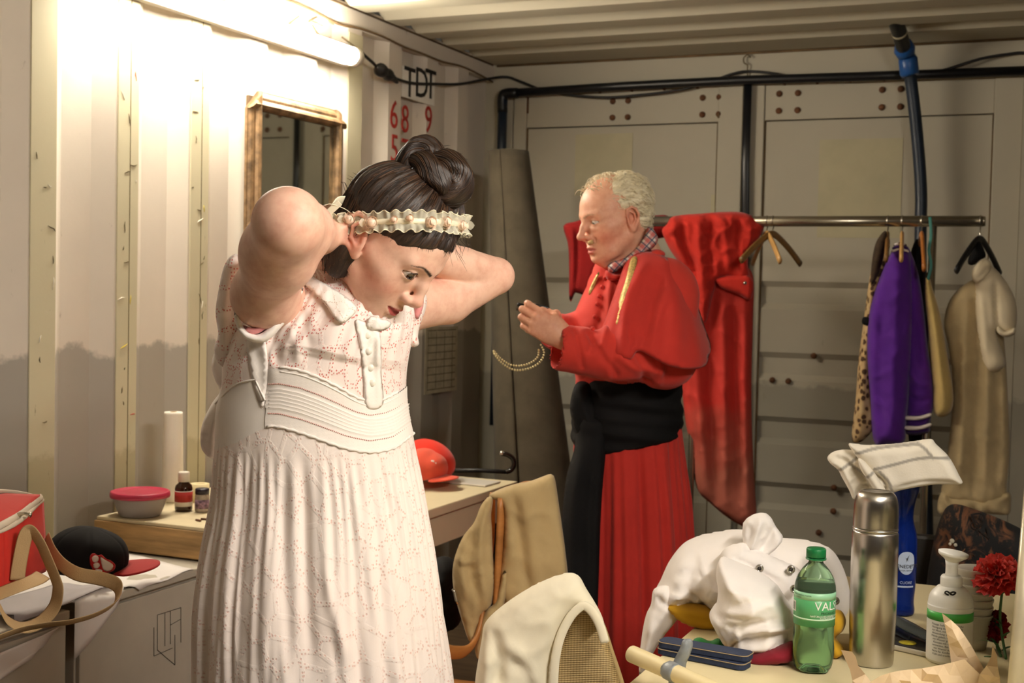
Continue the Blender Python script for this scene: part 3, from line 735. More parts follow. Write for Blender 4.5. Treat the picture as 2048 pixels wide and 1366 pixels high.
def hand(D, wrist, kn, nrm, curls, thumb, k=1.0, mirror=1, spread=.06, lens=None):
    """wrist, direction to the knuckles kn, back-of-hand normal nrm; curls = per finger (3 angles, degrees) index..little; thumb = points in hand space.
    hand space: x = towards the thumb side, y = along the fingers, z = back of the hand"""
    y = np.array(kn, float); y /= np.linalg.norm(y); z = np.array(nrm, float); z -= (z@y)*y; z /= np.linalg.norm(z); x = np.cross(y, z)*mirror
    B = np.array([x, y, z]).T; W = np.array(wrist, float); T = lambda p: W+B@(np.array(p, float)*k)
    kx = [.027, .009, -.009, -.025]; ky = [.088, .092, .088, .080]; ln = lens or [(.040, .024, .019), (.044, .028, .020), (.041, .026, .020), (.032, .019, .018)]
    rs = [.0088, .0090, .0085, .0075]
    D.ell(T((0, .045, 0)), np.array((.036, .050, .0145))*k, .012, 1, B)
    for i in range(4): D.cone(T((kx[i]*.45, .012, 0)), T((kx[i], ky[i], .001)), .0125*k, .0108*k, .010)
    D.cone(T((0, -.02, 0)), T((0, .02, 0)), .024*k, .022*k, .02)
    D.cone(T((.020, .018, -.006)), T((.033, .045, -.010)), .015*k, .012*k, .012)
    tips = []
    for i in range(4):
        p = np.array((kx[i], ky[i], .001)); ang = 0; a0 = spread*(1.5-i); pts = [p]; r = [rs[i]*1.12]
        for j in range(3):
            ang += math.radians(curls[i][j]); d = np.array((math.sin(a0)*math.cos(ang), math.cos(ang)*math.cos(a0), -math.sin(ang))); p = p+d*ln[i][j]; pts.append(p); r.append(rs[i]*(1-.10*(j+1)))
        P_ = [T(q) for q in pts]
        for j in range(3):
            D.cone(P_[j], P_[j+1], r[j]*k, r[j+1]*k, .0035)
            if j: D.ball(P_[j], r[j]*1.07*k, .003)
        tips.append((P_[3], P_[3]-P_[2]))
    P_ = [T(q) for q in thumb]; r = [.0135, .0115, .0100, .0088]
    for j in range(len(P_)-1): D.cone(P_[j], P_[j+1], r[j]*k, r[j+1]*k, .006)
    return tips
def hair_tubes(paths, r, seg=5):
    Vs, Fs = [], []
    for p in paths:
        n_ = len(p); rr = [r*(1-.75*(i/(n_-1))**2) for i in range(n_)]; Vs.append(tube(p, rr, seg, caps=False))
    return joinm(*Vs)
# ------------------------------------------------------------------ the woman
SK_W = srgb(232, 190, 168)
WO = P(648, 1300, 2.14); WO[2] = 0
wm = empty('person', tuple(WO), 'woman in a white eyelet dress tying a flower headband behind her head', 'person')
def WR(o):
    o.parent = wm; o.matrix_parent_inverse = wm.matrix_world.inverted(); return o
hdW = Head(basis((.63, -.77, -.27), (.77, .63, -.33)), (0, 0, 0), .985, lf=.92)
# place: ear canal and nose tip where the photograph has them
tz = 2.02
def place(h, items, z):
    # translation so that the listed (local, px, py) match on average
    T = P(items[0][1], items[0][2], z)
    h.T = T*0; 
    for _ in range(12):
        e = np.zeros(3)
        for p, x, y in items:
            wp = h.w(p)
            if _ == 0: e += P(x, y, z)-wp
            else:
                c = CM@(wp-CAM); e += P(x, y, c[2])-wp
        h.T = h.T+e/len(items)
        c = CM@(h.T-CAM); h.T = CAM + (h.T-CAM)*(z/c[2])
place(hdW, [((.072, -.004, 0), 731, 484), ((.031, .082, .0125), 816, 552), ((0, .113, -.020), 834, 604), ((.024, .083, -.058), 768, 606)], 2.02)
D = Sdf(); hdW.prims(D)
D.chain([hdW.w((0, -.030, -.020)), P(680, 590, 2.09), P(655, 640, 2.12)], [.054, .048, .050], .03)
shR, mdR, elR, wrR = P(530, 590, 1.975), P(558, 506, 1.86), P(576, 446, 1.76), P(655, 474, 1.99)
shL, elL, wrL = P(800, 612, 2.24), P(992, 552, 2.36), P(735, 468, 2.16)
D.cone(P(650, 640, 2.15), shR, .045, .043, .04); D.cone(P(660, 630, 2.13), shL, .060, .050, .05)
D.chain([shR, mdR, elR], [.043, .0475, .046], .04); D.chain([shL, P(895, 600, 2.31), elL], [.047, .041, .033], .012)
D.chain([elR, elR*.6+wrR*.4, wrR], [.043, .037, .025], .02); D.chain([elL, P(925, 533, 2.31), wrL], [.033, .034, .025], .005)
# torso under the dress
D.cone(P(648, 700, 2.16), P(645, 900, 2.16), .085, .080, .05); D.cone(P(645, 880, 2.14), P(645, 1150, 2.15), .085, .105, .05)
for q in (-1, 1):
    hp = P(645, 1180, 2.15)+np.array((.075*q, .02*q, 0)); kn_ = hp+np.array((0, 0, -.42)); kn_[2] = .47; ft = kn_.copy(); ft[2] = .08
    D.chain([hp, kn_, ft], [.080, .052, .036], .02)
    toe = ft+(basis((.8, 0, -.4), (0, 1, 0))[:, 1])*.16; toe[2] = .025; D.cone(ft*1, toe, .036, .024, .02)
# hands: right behind the ear gathering the ends of the band, left behind the head
hb = CM.T@np.array((.25, .10, .9)); tips = hand(D, wrR, CM.T@np.array((.45, -.12, .75)), CM.T@np.array((-.75, .2, .55)), [(35, 45, 30), (40, 50, 30), (45, 55, 30), (50, 55, 35)], [(.022, .022, -.012), (.040, .050, -.024), (.040, .078, -.034), (.030, .098, -.040)], .95, 1)
hand(D, wrL, CM.T@np.array((-.85, .0, -.25)), CM.T@np.array((.1, .1, 1)), [(30, 40, 30), (35, 45, 30), (40, 50, 30), (45, 50, 30)], [(.022, .022, -.012), (.040, .050, -.024), (.040, .078, -.034), (.030, .098, -.040)], .92, -1)
zc = P(650, 900, 2.1)[2]
lo_, hi_ = D.bounds()
Va, Fa = D.mesh(.0021, region=(np.array((lo_[0]-.04, lo_[1]-.04, zc)), hi_+.04))
Vb, Fb = D.mesh(.008, region=(lo_-.02, np.array((hi_[0]+.01, hi_[1]+.01, zc+.03))))
V = np.vstack([Va, Vb]); F_ = np.vstack([Fa, Fb+len(Va)])
cols = hdW.skin_cols(V, SK_W, srgb(176, 84, 82), srgb(52, 34, 26), srgb(216, 128, 112))
el = np.exp(-((V-elR)**2).sum(1)/.045**2)+np.exp(-((V-elL)**2).sum(1)/.04**2); cols = cols*(1-.3*el[:, None])+np.array(srgb(232, 166, 142)[:3])*(.3*el[:, None])
hd_ = np.exp(-((V-wrR-(CM.T@np.array((.03, -.01, .06))))**2).sum(1)/.05**2); cols = cols*(1-.5*hd_[:, None])+np.array(srgb(206, 120, 104)[:3])*(.5*hd_[:, None])
bodyW = mesh('body', V, F_, skin_mat('skin_woman')); color_attr(bodyW, cols); WR(bodyW)
hdW.eyes(bodyW, M_irisb, (.50, 1, -.06))
def hair_mat(name, dark, mid, light, rough=.38, su=1.0):
    m, nt, b = nodes_of(name); tc = N(nt, 'TexCoord')
    a = noise(nt, 1, 4, .7, tc.outputs['UV'], (180*su, 5, 1)); c = noise(nt, 1, 3, .6, tc.outputs['UV'], (45*su, 2.5, 1))
    f = math_(nt, 'ADD', math_(nt, 'MULTIPLY', a, .6), math_(nt, 'MULTIPLY', c, .4))
    L(nt, ramp(nt, f, [(.35, dark), (.52, mid), (.68, light)]), b.inputs['Base Color'])
    b.inputs['Roughness'].default_value = rough; b.inputs['Specular IOR Level'].default_value = .55
    b.inputs['Anisotropic'].default_value = .5
    bump(nt, b, c, .55, .004); bump(nt, b, a, .45, .0012); return m
M_hairW = hair_mat('hair_dark_brown', srgb(20, 12, 8), srgb(40, 26, 18), srgb(84, 58, 40), .48, 2.2)
M_hairL = mat('hair_strand_light', (92, 64, 44), .4, var=.2, vscale=60); M_hairK = mat('hair_strand_dark', (34, 22, 16), .4, var=.2, vscale=60)
Hs = Sdf(); k_ = hdW.k
def HE(S_, h, c, r, k=.01, op=1, Rl=None): S_.ell(h.w(c), np.array(r)*h.k, k, op, h.R if Rl is None else h.R@Rl)
HE(Hs, hdW, (0, -.012, .051), (.0790, .0905, .0745)); HE(Hs, hdW, (0, -.052, -.005), (.058, .046, .062), .02); HE(Hs, hdW, (0, -.045, -.05), (.034, .030, .030), .02)
HE(Hs, hdW, (0, .027, .043), (.0706, .0655, .0675), .01)
HE(Hs, hdW, (0, .085, -.050), (.112, .085, .117), .006, -1)
for x in (-1, 1): HE(Hs, hdW, (x*.086, .004, -.012), (.030, .034, .034), .004, -1); HE(Hs, hdW, (x*.075, .03, -.06), (.04, .04, .05), .01, -1)
Hs.chain([P(706, 462, 2.0), P(692, 496, 1.99), P(676, 530, 1.99)], [.036, .032, .020], .02)
# tufts pulled up in front of the bun
base = P(858, 392, 2.03)
Hs.chain([P(905, 445, 2.03), P(885, 405, 2.03), base], [.022, .026, .026], .02); Hs.chain([P(760, 400, 2.0), P(820, 378, 2.01), base], [.045, .034, .026], .02)
V, F_ = Hs.mesh(.0026)
q = hdW.loc(V); qb = hdW.loc(base[None])[0]; ax_ = qb/np.linalg.norm(qb); e1 = np.cross(ax_, (1, 0, 0)); e1 /= np.linalg.norm(e1); e2 = np.cross(ax_, e1)
dd = q-np.array((0, -.01, .04)); dn = dd/np.linalg.norm(dd, axis=1, keepdims=True); pol = np.arccos(np.clip(dn@ax_, -1, 1)); az = np.arctan2(dn@e1, dn@e2)
lock = np.sin(az*17+np.sin(pol*3)*1.5)*.0012+np.sin(az*41+pol*2)*.0007
V = V+vnormals(V, F_)*(lock*np.clip(pol*2, 0, 1)*np.clip((1.9-pol)*2, .1, 1))[:, None]
V_cap = V.copy()
hairW = mesh('hair', V, F_, M_hairW, None, uv=np.column_stack([az/(2*PI), pol/PI*1.5])); WR(hairW)
# single strands combed towards the bun
from mathutils.kdtree import KDTree
kd = KDTree(len(dn)); [kd.insert(Vector(a), i) for i, a in enumerate(dn)]; kd.balance(); dl_ = np.linalg.norm(dd, axis=1)
rg = np.random.default_rng(5); grp_ = {0: [], 1: []}
vis = [i for i in rg.choice(len(V), 2600) if pol[i] > .5][:1500]
for i in vis:
    a0, p0 = az[i], pol[i]; w0 = rg.normal(0, .03); pts = []
    for s_ in np.linspace(0, 1, 12):
        pp = p0*(1-s_)+.30*s_; aa = a0+w0*math.sin(s_*4); d_ = ax_*math.cos(pp)+(e2*math.cos(aa)+e1*math.sin(aa))*math.sin(pp); _, j, _ = kd.find(Vector(d_))
        pts.append(hdW.T+hdW.R@((np.array((0, -.01, .04))+d_*(dl_[j]+.0006))*hdW.k))
    pts = np.array(pts); pts[1:-1] = (pts[:-2]+pts[1:-1]+pts[2:])/3; grp_[int(rg.random() < .45)].append(pts)
for g_, mt in ((0, M_hairK), (1, M_hairL)):
    Vh, Fh = hair_tubes(grp_[g_], .00045, 3); o = mesh('combed_hair', Vh, Fh, mt, None); o.parent = hairW; o.matrix_parent_inverse = Matrix(); tag(o, kind='stuff')
def lockm(nm, pts, rs, material, parent, n=6, seg=14, tw=0):
    p = cat(pts, n); r = np.interp(np.linspace(0, 1, len(p)), np.linspace(0, 1, len(rs)), rs)
    V, Fc = tube([tuple(a) for a in p], list(r), seg); V = np.array(V)
    ln = np.r_[0, np.cumsum(np.linalg.norm(np.diff(p, axis=0), axis=1))]
    uv = np.array([((k/seg)+tw*ln[i], ln[i]*6) for i in range(len(p)) for k in range(seg)])
    # flute the lock into strands
    for i in range(len(p)):
        for k in range(seg): V[i*seg+k] = p[i]+(V[i*seg+k]-p[i])*(1+.10*math.sin(k*PI*2/seg*4+i*.35))
    o = mesh(nm, V, Fc, material, None, uv=uv*np.array((.35, 1)))
    for g_, mt, nn_ in ((0, M_hairK, 26), (1, M_hairL, 22)):
        L_ = []
        for q_ in range(nn_):
            k0 = rg.uniform(0, seg); L_.append([p[i]+(V[i*seg+int(k0+i*.25) % seg]*(1-(k0+i*.25) % 1)+V[i*seg+(int(k0+i*.25)+1) % seg]*((k0+i*.25) % 1)-p[i])*1.03 for i in range(len(p))])
        Vh, Fh = hair_tubes(L_, .0005, 3); h_ = mesh('bun_strands', Vh, Fh, mt, None); h_.parent = parent; tag(h_, kind='stuff')
    o.parent = parent; o.matrix_parent_inverse = parent.matrix_world.inverted(); return o
Zb = 2.01
def PB(L_): return [P(x, y, Zb+z) for x, y, z in L_]
lockm('hair_bun', PB([(838, 388, 0), (818, 350, -.01), (825, 312, -.012), (846, 296, -.01), (866, 308, -.008), (872, 335, -.012), (860, 362, -.02)]), [.018, .021, .021, .019, .019, .020, .016], M_hairW, hairW, 8, 20)
lockm('hair_bun', PB([(856, 372, .0), (868, 342, -.012), (890, 334, -.016), (912, 348, -.016), (914, 372, -.016), (890, 388, -.018), (856, 384, -.02)]), [.016, .022, .026, .026, .025, .024, .014], M_hairW, hairW, 8, 20)
lockm('hair_bun', PB([(825, 345, .0), (842, 325, -.024), (868, 348, -.030), (886, 372, -.028), (868, 390, -.012)]), [.014, .020, .022, .020, .014], M_hairW, hairW, 8, 18)
lockm('hair_bun', PB([(815, 360, .0), (832, 372, -.026), (858, 392, -.026), (890, 398, -.014), (905, 390, 0)]), [.012, .017, .018, .015, .010], M_hairW, hairW, 8, 18)
lockm('hair_bun', PB([(880, 400, .02), (915, 380, .02), (915, 340, .02), (870, 310, .02), (830, 320, .02), (822, 370, .02), (850, 395, .02)]), [.015]*7, M_hairW, hairW, 6, 16)
# claw clip
cl = empty('hair_clip', None, 'small black claw clip gripping the left side of the woman\'s bun', 'hair clip')
M_clip = mat('clip_black', (16, 13, 12), .15, var=0, spec=.8)
for x, y in ((812, 345), (820, 338), (828, 336), (836, 344)):
    o = mesh('clip_tooth', *tube(cat([P(x-8, y+16, 1.995), P(x-2, y+4, 1.975), P(x+6, y-2, 1.975), P(x+10, y+4, 1.99)], 4), .0022, 8), M_clip); o.parent = cl
o = mesh('clip_spine', *tube(cat([P(800, 350, 1.99), P(812, 362, 1.975), P(832, 366, 1.975), P(842, 362, 1.985)], 4), .0035, 8), M_clip); o.parent = cl
# loose strands
rg = np.random.default_rng(3); ps = []
def strand(a, b, sag, j=.0008, n=9):
    a, b = np.array(a), np.array(b); m = (a+b)/2+np.array(sag); return cat([a, (a+m)/2+rg.normal(0, j*.4, 3), m+rg.normal(0, j, 3), (b+m)/2+rg.normal(0, j*.4, 3), b], 3)
for k in range(0):   # wisps at the nape
    x = rg.uniform(640, 705); a = P(x+25, rg.uniform(470, 520), 1.995+rg.uniform(-.0, .03)); b = P(x-rg.uniform(-12, 22), rg.uniform(520, 590), 1.99+rg.uniform(0, .05)); ps.append(strand(a, b, (0, 0, -.005)))
for k in range(26):   # halo round the bun
    an = rg.uniform(0, 2*PI); c0 = np.array((868, 348)); r0 = np.array((58, 52)); p0 = c0+r0*(math.cos(an), math.sin(an))*.75; p1 = c0+r0*(math.cos(an+.5), math.sin(an+.5))*rg.uniform(1.05, 1.3)
    ps.append(strand(P(*p0, Zb), P(*p1, Zb+rg.uniform(-.01, .01)), (0, 0, .006)))
for k in range(14):   # baby hairs on the forehead and behind
    x = rg.uniform(905, 935); ps.append(strand(P(x, rg.uniform(455, 475), 2.02), P(x+rg.uniform(-12, 28), rg.uniform(490, 545), 2.0), (.012*rg.uniform(-1, 1), 0, 0)))
for k in range(24):
    x = rg.uniform(690, 760); ps.append(strand(P(x, 385-(x-690)*.35, 2.02), P(x-rg.uniform(5, 22), 372-(x-690)*.45-rg.uniform(0, 12), 2.02), (0, 0, .006)))
for k in range(0):   # side hair in front of the ear
    x = rg.uniform(745, 890); ps.append(strand(P(x, rg.uniform(468, 476), 1.935+(x-745)*.0003), P(x+rg.uniform(-10, 24), rg.uniform(482, 505), 1.932+(x-745)*.00035), (0, 0, -.002)))
# fine hairs along the hairline, lying on the skin
ql = hdW.loc(V_cap); el_ = (ql-np.array((0, .085, -.05)))/np.array((.112, .085, .117)); fe = np.linalg.norm(el_, axis=1)
ed = np.where((fe > .98) & (fe < 1.05) & (ql[:, 0] > -.03))[0]; ed = ed[D.ev(V_cap[ed], range(0, 60)) > .0002]; ed = rg.choice(ed, 210); c_ = np.array((0, -.01, .04)); A_ = []
for i in ed:
    p = ql[i]; g = -(p-np.array((0, .085, -.05))); g /= np.linalg.norm(g); side = rg.normal(0, .35, 3); L0 = rg.uniform(.002, .008)
    A_.append([p-g*.006*(1-s)+(g+side)*L0*s*1.0 for s in np.linspace(0, 1, 5)])
A_ = np.array(A_).reshape(-1, 3); dr_ = (A_-c_); dr_ /= np.linalg.norm(dr_, axis=1, keepdims=True); lo_ = np.full(len(A_), .04); hi_ = np.full(len(A_), .16)
for _ in range(15):
    m_ = (lo_+hi_)/2; W_ = hdW.T+(c_+dr_*m_[:, None])@hdW.R.T*hdW.k; v_ = D.ev(W_, range(0, 60)); lo_ = np.where(v_ < 0, m_, lo_); hi_ = np.where(v_ < 0, hi_, m_)
W_ = (hdW.T+(c_+dr_*(lo_+.0007)[:, None])@hdW.R.T*hdW.k).reshape(-1, 5, 3)
Vh, Fh = hair_tubes([w_ for w_ in W_], .00024, 3); o = mesh('hairline_wisps', Vh, Fh, M_hairK, None); o.parent = hairW; tag(o, kind='stuff')
V, Fc = hair_tubes(ps, .00042, 4); o = mesh('loose_hair', V, Fc, M_hairW, None); o.parent = hairW; tag(o, 'fine loose strands of hair', kind='stuff')

# --------------------------------------------------- headband
up = CM.T@np.array((-.012, 1, .0)); up = up-0*up; up /= np.linalg.norm(up)
cen = P(800, 455, 2.03); fa = CM.T@np.array((1, .012, 0)); fb = np.cross(up, fa)
def ring(ang, h=0.0, off=.002):
    d = fa*math.cos(ang)+fb*math.sin(ang); o_ = cen+up*h; lo, hi = 0.0, .16
    for _ in range(18):
        m = (lo+hi)/2
        v = min(Hs.ev((o_+d*m)[None])[0], D.ev((o_+d*m)[None], HI)[0])
        if v < 0: lo = m
        else: hi = m
    return o_+d*(lo+off)
HI = [0, 1, 2]
band = empty('headband', tuple(cen), 'cream organza headband with small pale pink roses on the woman\'s hair', 'headband')
def BR(o): o.parent = band; o.matrix_parent_inverse = band.matrix_world.inverted(); return o
def BM(*a, **k): return BR(mesh(*a, **k))
band.matrix_world = Matrix.Translation(Vector(cen)); bpy.context.view_layer.update()
NA = 120; R0 = [np.linalg.norm(ring(2*PI*i/NA)-cen) for i in range(NA)]
R0 = np.array(R0); R0 = np.convolve(np.r_[R0[-4:], R0, R0[:4]], np.ones(9)/9, 'valid')
def rp(t, h, off): i = t/(2*PI)*NA; j = int(i) % NA; f = i-int(i); r = R0[j]*(1-f)+R0[(j+1) % NA]*f; return cen+up*h+(fa*math.cos(t)+fb*math.sin(t))*(r+off)
M_org = mat('organza', (248, 242, 218), .45, var=.03, vscale=120, alpha=.48, sheen=.5)
M_orge = mat('organza_edge', (244, 236, 208), .35, var=0)
M_rose = mat('rose_silk', (250, 222, 200), .55, var=.10, vscale=200, sheen=.4)
nn = 560
def wave(t, s_): return .0035+.0032*math.sin(t*40+1.6*math.sin(t*9+s_))+.001*math.sin(t*83+s_)
for s_ in (1, -1):
    V = []
    for i in range(nn):
        t = 2*PI*i/nn
        for k in range(5):
            f = k/4; hh = s_*(.002+.0125*f*(1+.18*math.sin(t*37+s_*2))); V.append(rp(t, hh, .004+wave(t, s_*2.0)*f))
    Fc = gridfaces(nn, 5, False).tolist()+[[(nn-1)*5+k, k, k+1, (nn-1)*5+k+1] for k in range(4)]
    BM('ruffle', V, Fc, M_org)
    BM('wired_edge', *tube([V[i*5+4] for i in range(nn)], .00075, 5, closed=True), M_orge)
BM('ribbon', *tube([rp(2*PI*i/100, 0, .004) for i in range(100)], 0, 8, flat=(.0045, .0022, tuple(up)), closed=True), M_orge)
def rose(c, nrm, r, nm='rose'):
    n_ = Vector(nrm).normalized(); Rm = Vector((0, 0, 1)).rotation_difference(n_).to_matrix(); parts = [ball((0, 0, -.1), (.72, .72, .8), 14, 8)]
    for k in range(9):
        a0 = k*2.4; rr = .35+.085*k
        def f(u, v, a0=a0, rr=rr): 
            a = a0+(u-.5)*2.1; q = rr+.12*v*v; return (math.cos(a)*q, math.sin(a)*q, -.5+1.25*v-.09*k*v-.35*abs(u-.5)*v)
        parts.append(grid(f, 7, 5))
    V, Fc = joinm(*parts); V = [tuple(Vector(c)+Rm@Vector(v)*r) for v in V]
    return BM(nm, V, Fc, M_rose)
def at_px(x):   # angle on the ring seen at pixel column x, near side
    best = min((abs((lambda c: 1024+FPX*c[0]/c[2])(CM@(rp(t, 0, .008)-CAM))-x), t) for t in np.linspace(0, 2*PI, 720) if (CM@(rp(t, 0, 0)-CAM))[2] < (CM@(cen-CAM))[2]+.005)
    return best[1]
for x, dh, r in ((702, .006, .0105), (745, -.001, .0098), (862, -.002, .0098), (893, .000, .0095), (922, -.002, .0095), (820, .004, .006), (788, .002, .006)):
    t = at_px(x); c = rp(t, dh, .010); dv = (rp(t, 0, .02)-rp(t, 0, 0)); rose(c, dv+fa*.010, r)
    if r > .008:
        for a in (-1, 1):
            cc = c+fa*a*.012-dv*.25; M_ = [tuple(cc+fa*(a*.010*(u-.2))+up*(v*.007*math.sin(PI*min(1, max(0, u))))*1.0+dv*.2*u) for u in np.linspace(0, 1, 6) for v in (-1, 0, 1)]
            BM('petal', M_, gridfaces(6, 3, False), M_org)
for t in (2.3, 3.0, 3.6, 4.4): pass
# ends of the band in her hand
o = BM('ribbon_end', *tube(cat([P(690, 446, 1.99), P(668, 452, 1.97), P(660, 430, 1.955), P(672, 405, 1.96), P(686, 402, 1.97)], 6), 0, 10, flat=(.010, .0012, (0, .3, 1))), M_orge)
o = BM('ribbon_end', *tube(cat([P(694, 452, 1.99), P(676, 470, 1.975), P(668, 455, 1.96), P(686, 440, 1.97)], 6), 0, 10, flat=(.007, .001, (0, .4, 1))), M_org)
v, f = box(-.016, .016, -.001, .001, -.005, .005, .0008); Mx = Matrix.Translation(Vector(P(664, 419, 1.945))) @ Matrix.Rotation(YAW, 4, 'Z') @ Matrix.Rotation(-.75, 4, 'Y')
o = BM('price_tag', [tuple(Mx@Vector(a)) for a in v], f, mat('tag_card', (232, 224, 198), .6), smooth=False)
BM('tag_thread', *tube(cat([P(650, 411, 1.94), P(662, 408, 1.94), P(690, 418, 1.95), P(708, 432, 1.96)], 5), .0005, 5), M_orge)
# ------------------------------------------------------------------ the white dress
def eyelet(name, base, hole, sc=38, gap=.06, wy=1.0, bmp=.35, sheer=None):
    m, nt, b = nodes_of(name); tc = N(nt, 'TexCoord'); mp = N(nt, 'Mapping'); mp.inputs['Scale'].default_value = (sc, sc*wy, 1); L(nt, tc.outputs['UV'], mp.inputs[0])
    vo = N(nt, 'TexVoronoi', feature='DISTANCE_TO_EDGE', voronoi_dimensions='2D'); vo.inputs['Scale'].default_value = 1; vo.inputs['Randomness'].default_value = 1.0; L(nt, mp.outputs[0], vo.inputs['Vector'])
    ed = vo.outputs['Distance']
    v2 = N(nt, 'TexVoronoi', feature='F1', voronoi_dimensions='2D'); v2.inputs['Scale'].default_value = 5.5; v2.inputs['Randomness'].default_value = .7; L(nt, mp.outputs[0], v2.inputs['Vector'])
    near = math_(nt, 'LESS_THAN', ed, gap*1.3); dot = math_(nt, 'MULTIPLY', math_(nt, 'SUBTRACT', .30, v2.outputs['Distance']), 12, clamp=True)
    h = math_(nt, 'MULTIPLY', near, dot)
    v3 = noise(nt, 30, 2, .5, tc.outputs['UV']); h = math_(nt, 'MULTIPLY', h, math_(nt, 'MULTIPLY', math_(nt, 'SUBTRACT', v3, .38), 8, clamp=True))
    n1 = noise(nt, 5, 3, .5); basec = mixc(nt, math_(nt, 'MULTIPLY', n1, .55), base, sheer or base)
    L(nt, mixc(nt, h, basec, hole), b.inputs['Base Color']); b.inputs['Roughness'].default_value = .85; b.inputs['Sheen Weight'].default_value = .2; b.inputs['Specular IOR Level'].default_value = .2
    rim = ramp(nt, ed, [(.0, 1.0), (gap*.9, .9), (gap*1.6, .2), (.4, .0)]); bump(nt, b, noise(nt, 700, 2, .6), .12, .0006)
    bump(nt, b, rim, bmp, .0012); bump(nt, b, h, .5, -.001); return m
WH = srgb(247, 239, 232)
M_eyB = eyelet('eyelet_bodice', WH, srgb(216, 130, 122), 40, .10, .8, .45, srgb(244, 208, 202))
M_eyS = eyelet('eyelet_skirt', WH, srgb(232, 200, 190), 40, .09, .72, .4, srgb(244, 216, 208))
M_cot = fabric('white_cotton', (247, 239, 232), .85, .03, 700, .15)
M_pink = fabric('pink_lining', (226, 150, 150), .8, .04)
m, nt, b = nodes_of('waistband_lace'); tc = N(nt, 'TexCoord'); 
bk = N(nt, 'TexChecker'); bk.inputs['Scale'].default_value = 1; mp = N(nt, 'Mapping'); mp.inputs['Scale'].default_value = (170, 230, 1); mp.inputs['Rotation'].default_value = (0, 0, .75); L(nt, tc.outputs['UV'], mp.inputs[0]); L(nt, mp.outputs[0], bk.inputs['Vector'])
b.inputs['Base Color'].default_value = WH; b.inputs['Roughness'].default_value = .85; bump(nt, b, bk.outputs['Fac'], .5, .0012); M_lace = m
frD = Frame(648, 800, 2.13)
rows = [(540, 606, 690, .0, .085), (562, 585, 760, 0, .118), (590, 545, 806, 0, .140), (622, 505, 826, 0, .150), (670, 466, 822, 0, .152), (720, 447, 815, 0, .150), (770, 443, 812, 0, .147), (820, 432, 815, 0, .145), (870, 430, 826, 0, .147), (915, 428, 834, 0, .15), (1000, 421, 850, 0, .16), (1100, 403, 868, 0, .18), (1200, 393, 881, 0, .20), (1366, 391, 900, 0, .215), (1700, 386, 925, 0, .23), (2160, 385, 950, 0, .23)]
NU = 400
Vd, th, tt = loft(frD, rows, 15*28, NU, 2.15)
nv = Vd.shape[0]
def to_px(fr, V): 
    c = (fr.world(V.reshape(-1, 3))-CAM)@CM.T; return np.column_stack([1024+FPX*c[:, 0]/c[:, 2], 683-FPX*c[:, 1]/c[:, 2]])
px_ = to_px(frD, Vd).reshape(nv, NU, 2); front = (np.sin(th) < .12)[None, :]*np.ones((nv, 1), bool)
ctr = np.zeros_like(Vd); ctr[..., 2] = Vd[..., 2]; ctr[..., 0] = Vd[..., 0].mean(1)[:, None]; rad = Vd-ctr; rad /= np.linalg.norm(rad, axis=2, keepdims=True)+1e-9
z_ = Vd[..., 2]; zb = frD.px(640, 880, 0)[2]
dn = np.clip((zb-z_)/.45, 0, 1)                        # skirt folds grow towards the hem
T_ = th[None, :]
fold = dn*.42*(.0065*np.sin(T_*17+1.4*np.sin(T_*3))+.005*np.sin(T_*29+2*np.sin(T_*5)+z_*2)+.003*np.sin(T_*47+z_*4))+np.clip((zb-z_)/.05, 0, 1)*(1-dn)*.0022*np.sin(T_*60+2*np.sin(T_*9))
up_ = np.clip((z_-zb)/.03, 0, 1); fold = fold+up_*(.0016*np.sin(T_*40+3*np.sin(T_*6)))*np.clip((frD.px(640, 730, 0)[2]-z_)/-.04, 0, 1)
fold = fold+dn*.007*vnoise(np.stack([np.cos(T_)*3+z_*0, np.sin(T_)*3+z_*0, z_*1.2], -1).reshape(-1, 3), 3.0, 21).reshape(nv, NU)
rel = np.zeros((nv, NU)); X = px_.reshape(-1, 2)
def addrel(line, amp, wd):
    d_, par = segdist(X, cat(np.array(line, float), 5)); tp = np.clip(np.minimum(par, 1-par)*4+.2, 0, 1); rel[...] += (amp*np.exp(-(d_/wd)**2)*tp).reshape(nv, NU)
addrel([(640, 640), (660, 680), (655, 720)], .013, 75); addrel([(780, 650), (790, 700), (785, 740)], .011, 50)      # bust
addrel([(736, 630), (738, 700), (742, 770)], -.006, 16); addrel([(545, 640), (552, 700), (560, 735)], -.007, 12); addrel([(575, 640), (590, 690), (600, 730)], .004, 10)
addrel([(500, 670), (520, 720), (528, 790)], -.008, 14); addrel([(600, 600), (610, 650), (620, 700)], -.003, 9)
for a_ in ([(540, 1000), (535, 1150), (528, 1366)], [(640, 930), (650, 1100), (690, 1366)], [(700, 940), (740, 1150), (790, 1366)], [(650, 1130), (670, 1230), (700, 1330)]): addrel(a_, .0045, 12)
for a_ in ([(565, 940), (570, 1150), (580, 1366)], [(610, 930), (612, 1100), (625, 1366)], [(760, 930), (800, 1150), (840, 1366)], [(505, 900), (490, 1100), (480, 1366)]): addrel(a_, -.009, 13)
Vd = Vd+rad*fold[..., None]; Vd[..., 1] -= rel*front
px_ = to_px(frD, Vd).reshape(nv, NU, 2)
arc = np.concatenate([[0], np.cumsum(np.linalg.norm(np.diff(Vd[nv//2], axis=0), axis=1))]); UV = np.stack([np.broadcast_to(arc, (nv, NU)), z_], -1)
fl_ = np.where(front.ravel())[0]; FP = px_.reshape(-1, 2)[fl_]; FW = Vd.reshape(-1, 3)[fl_]
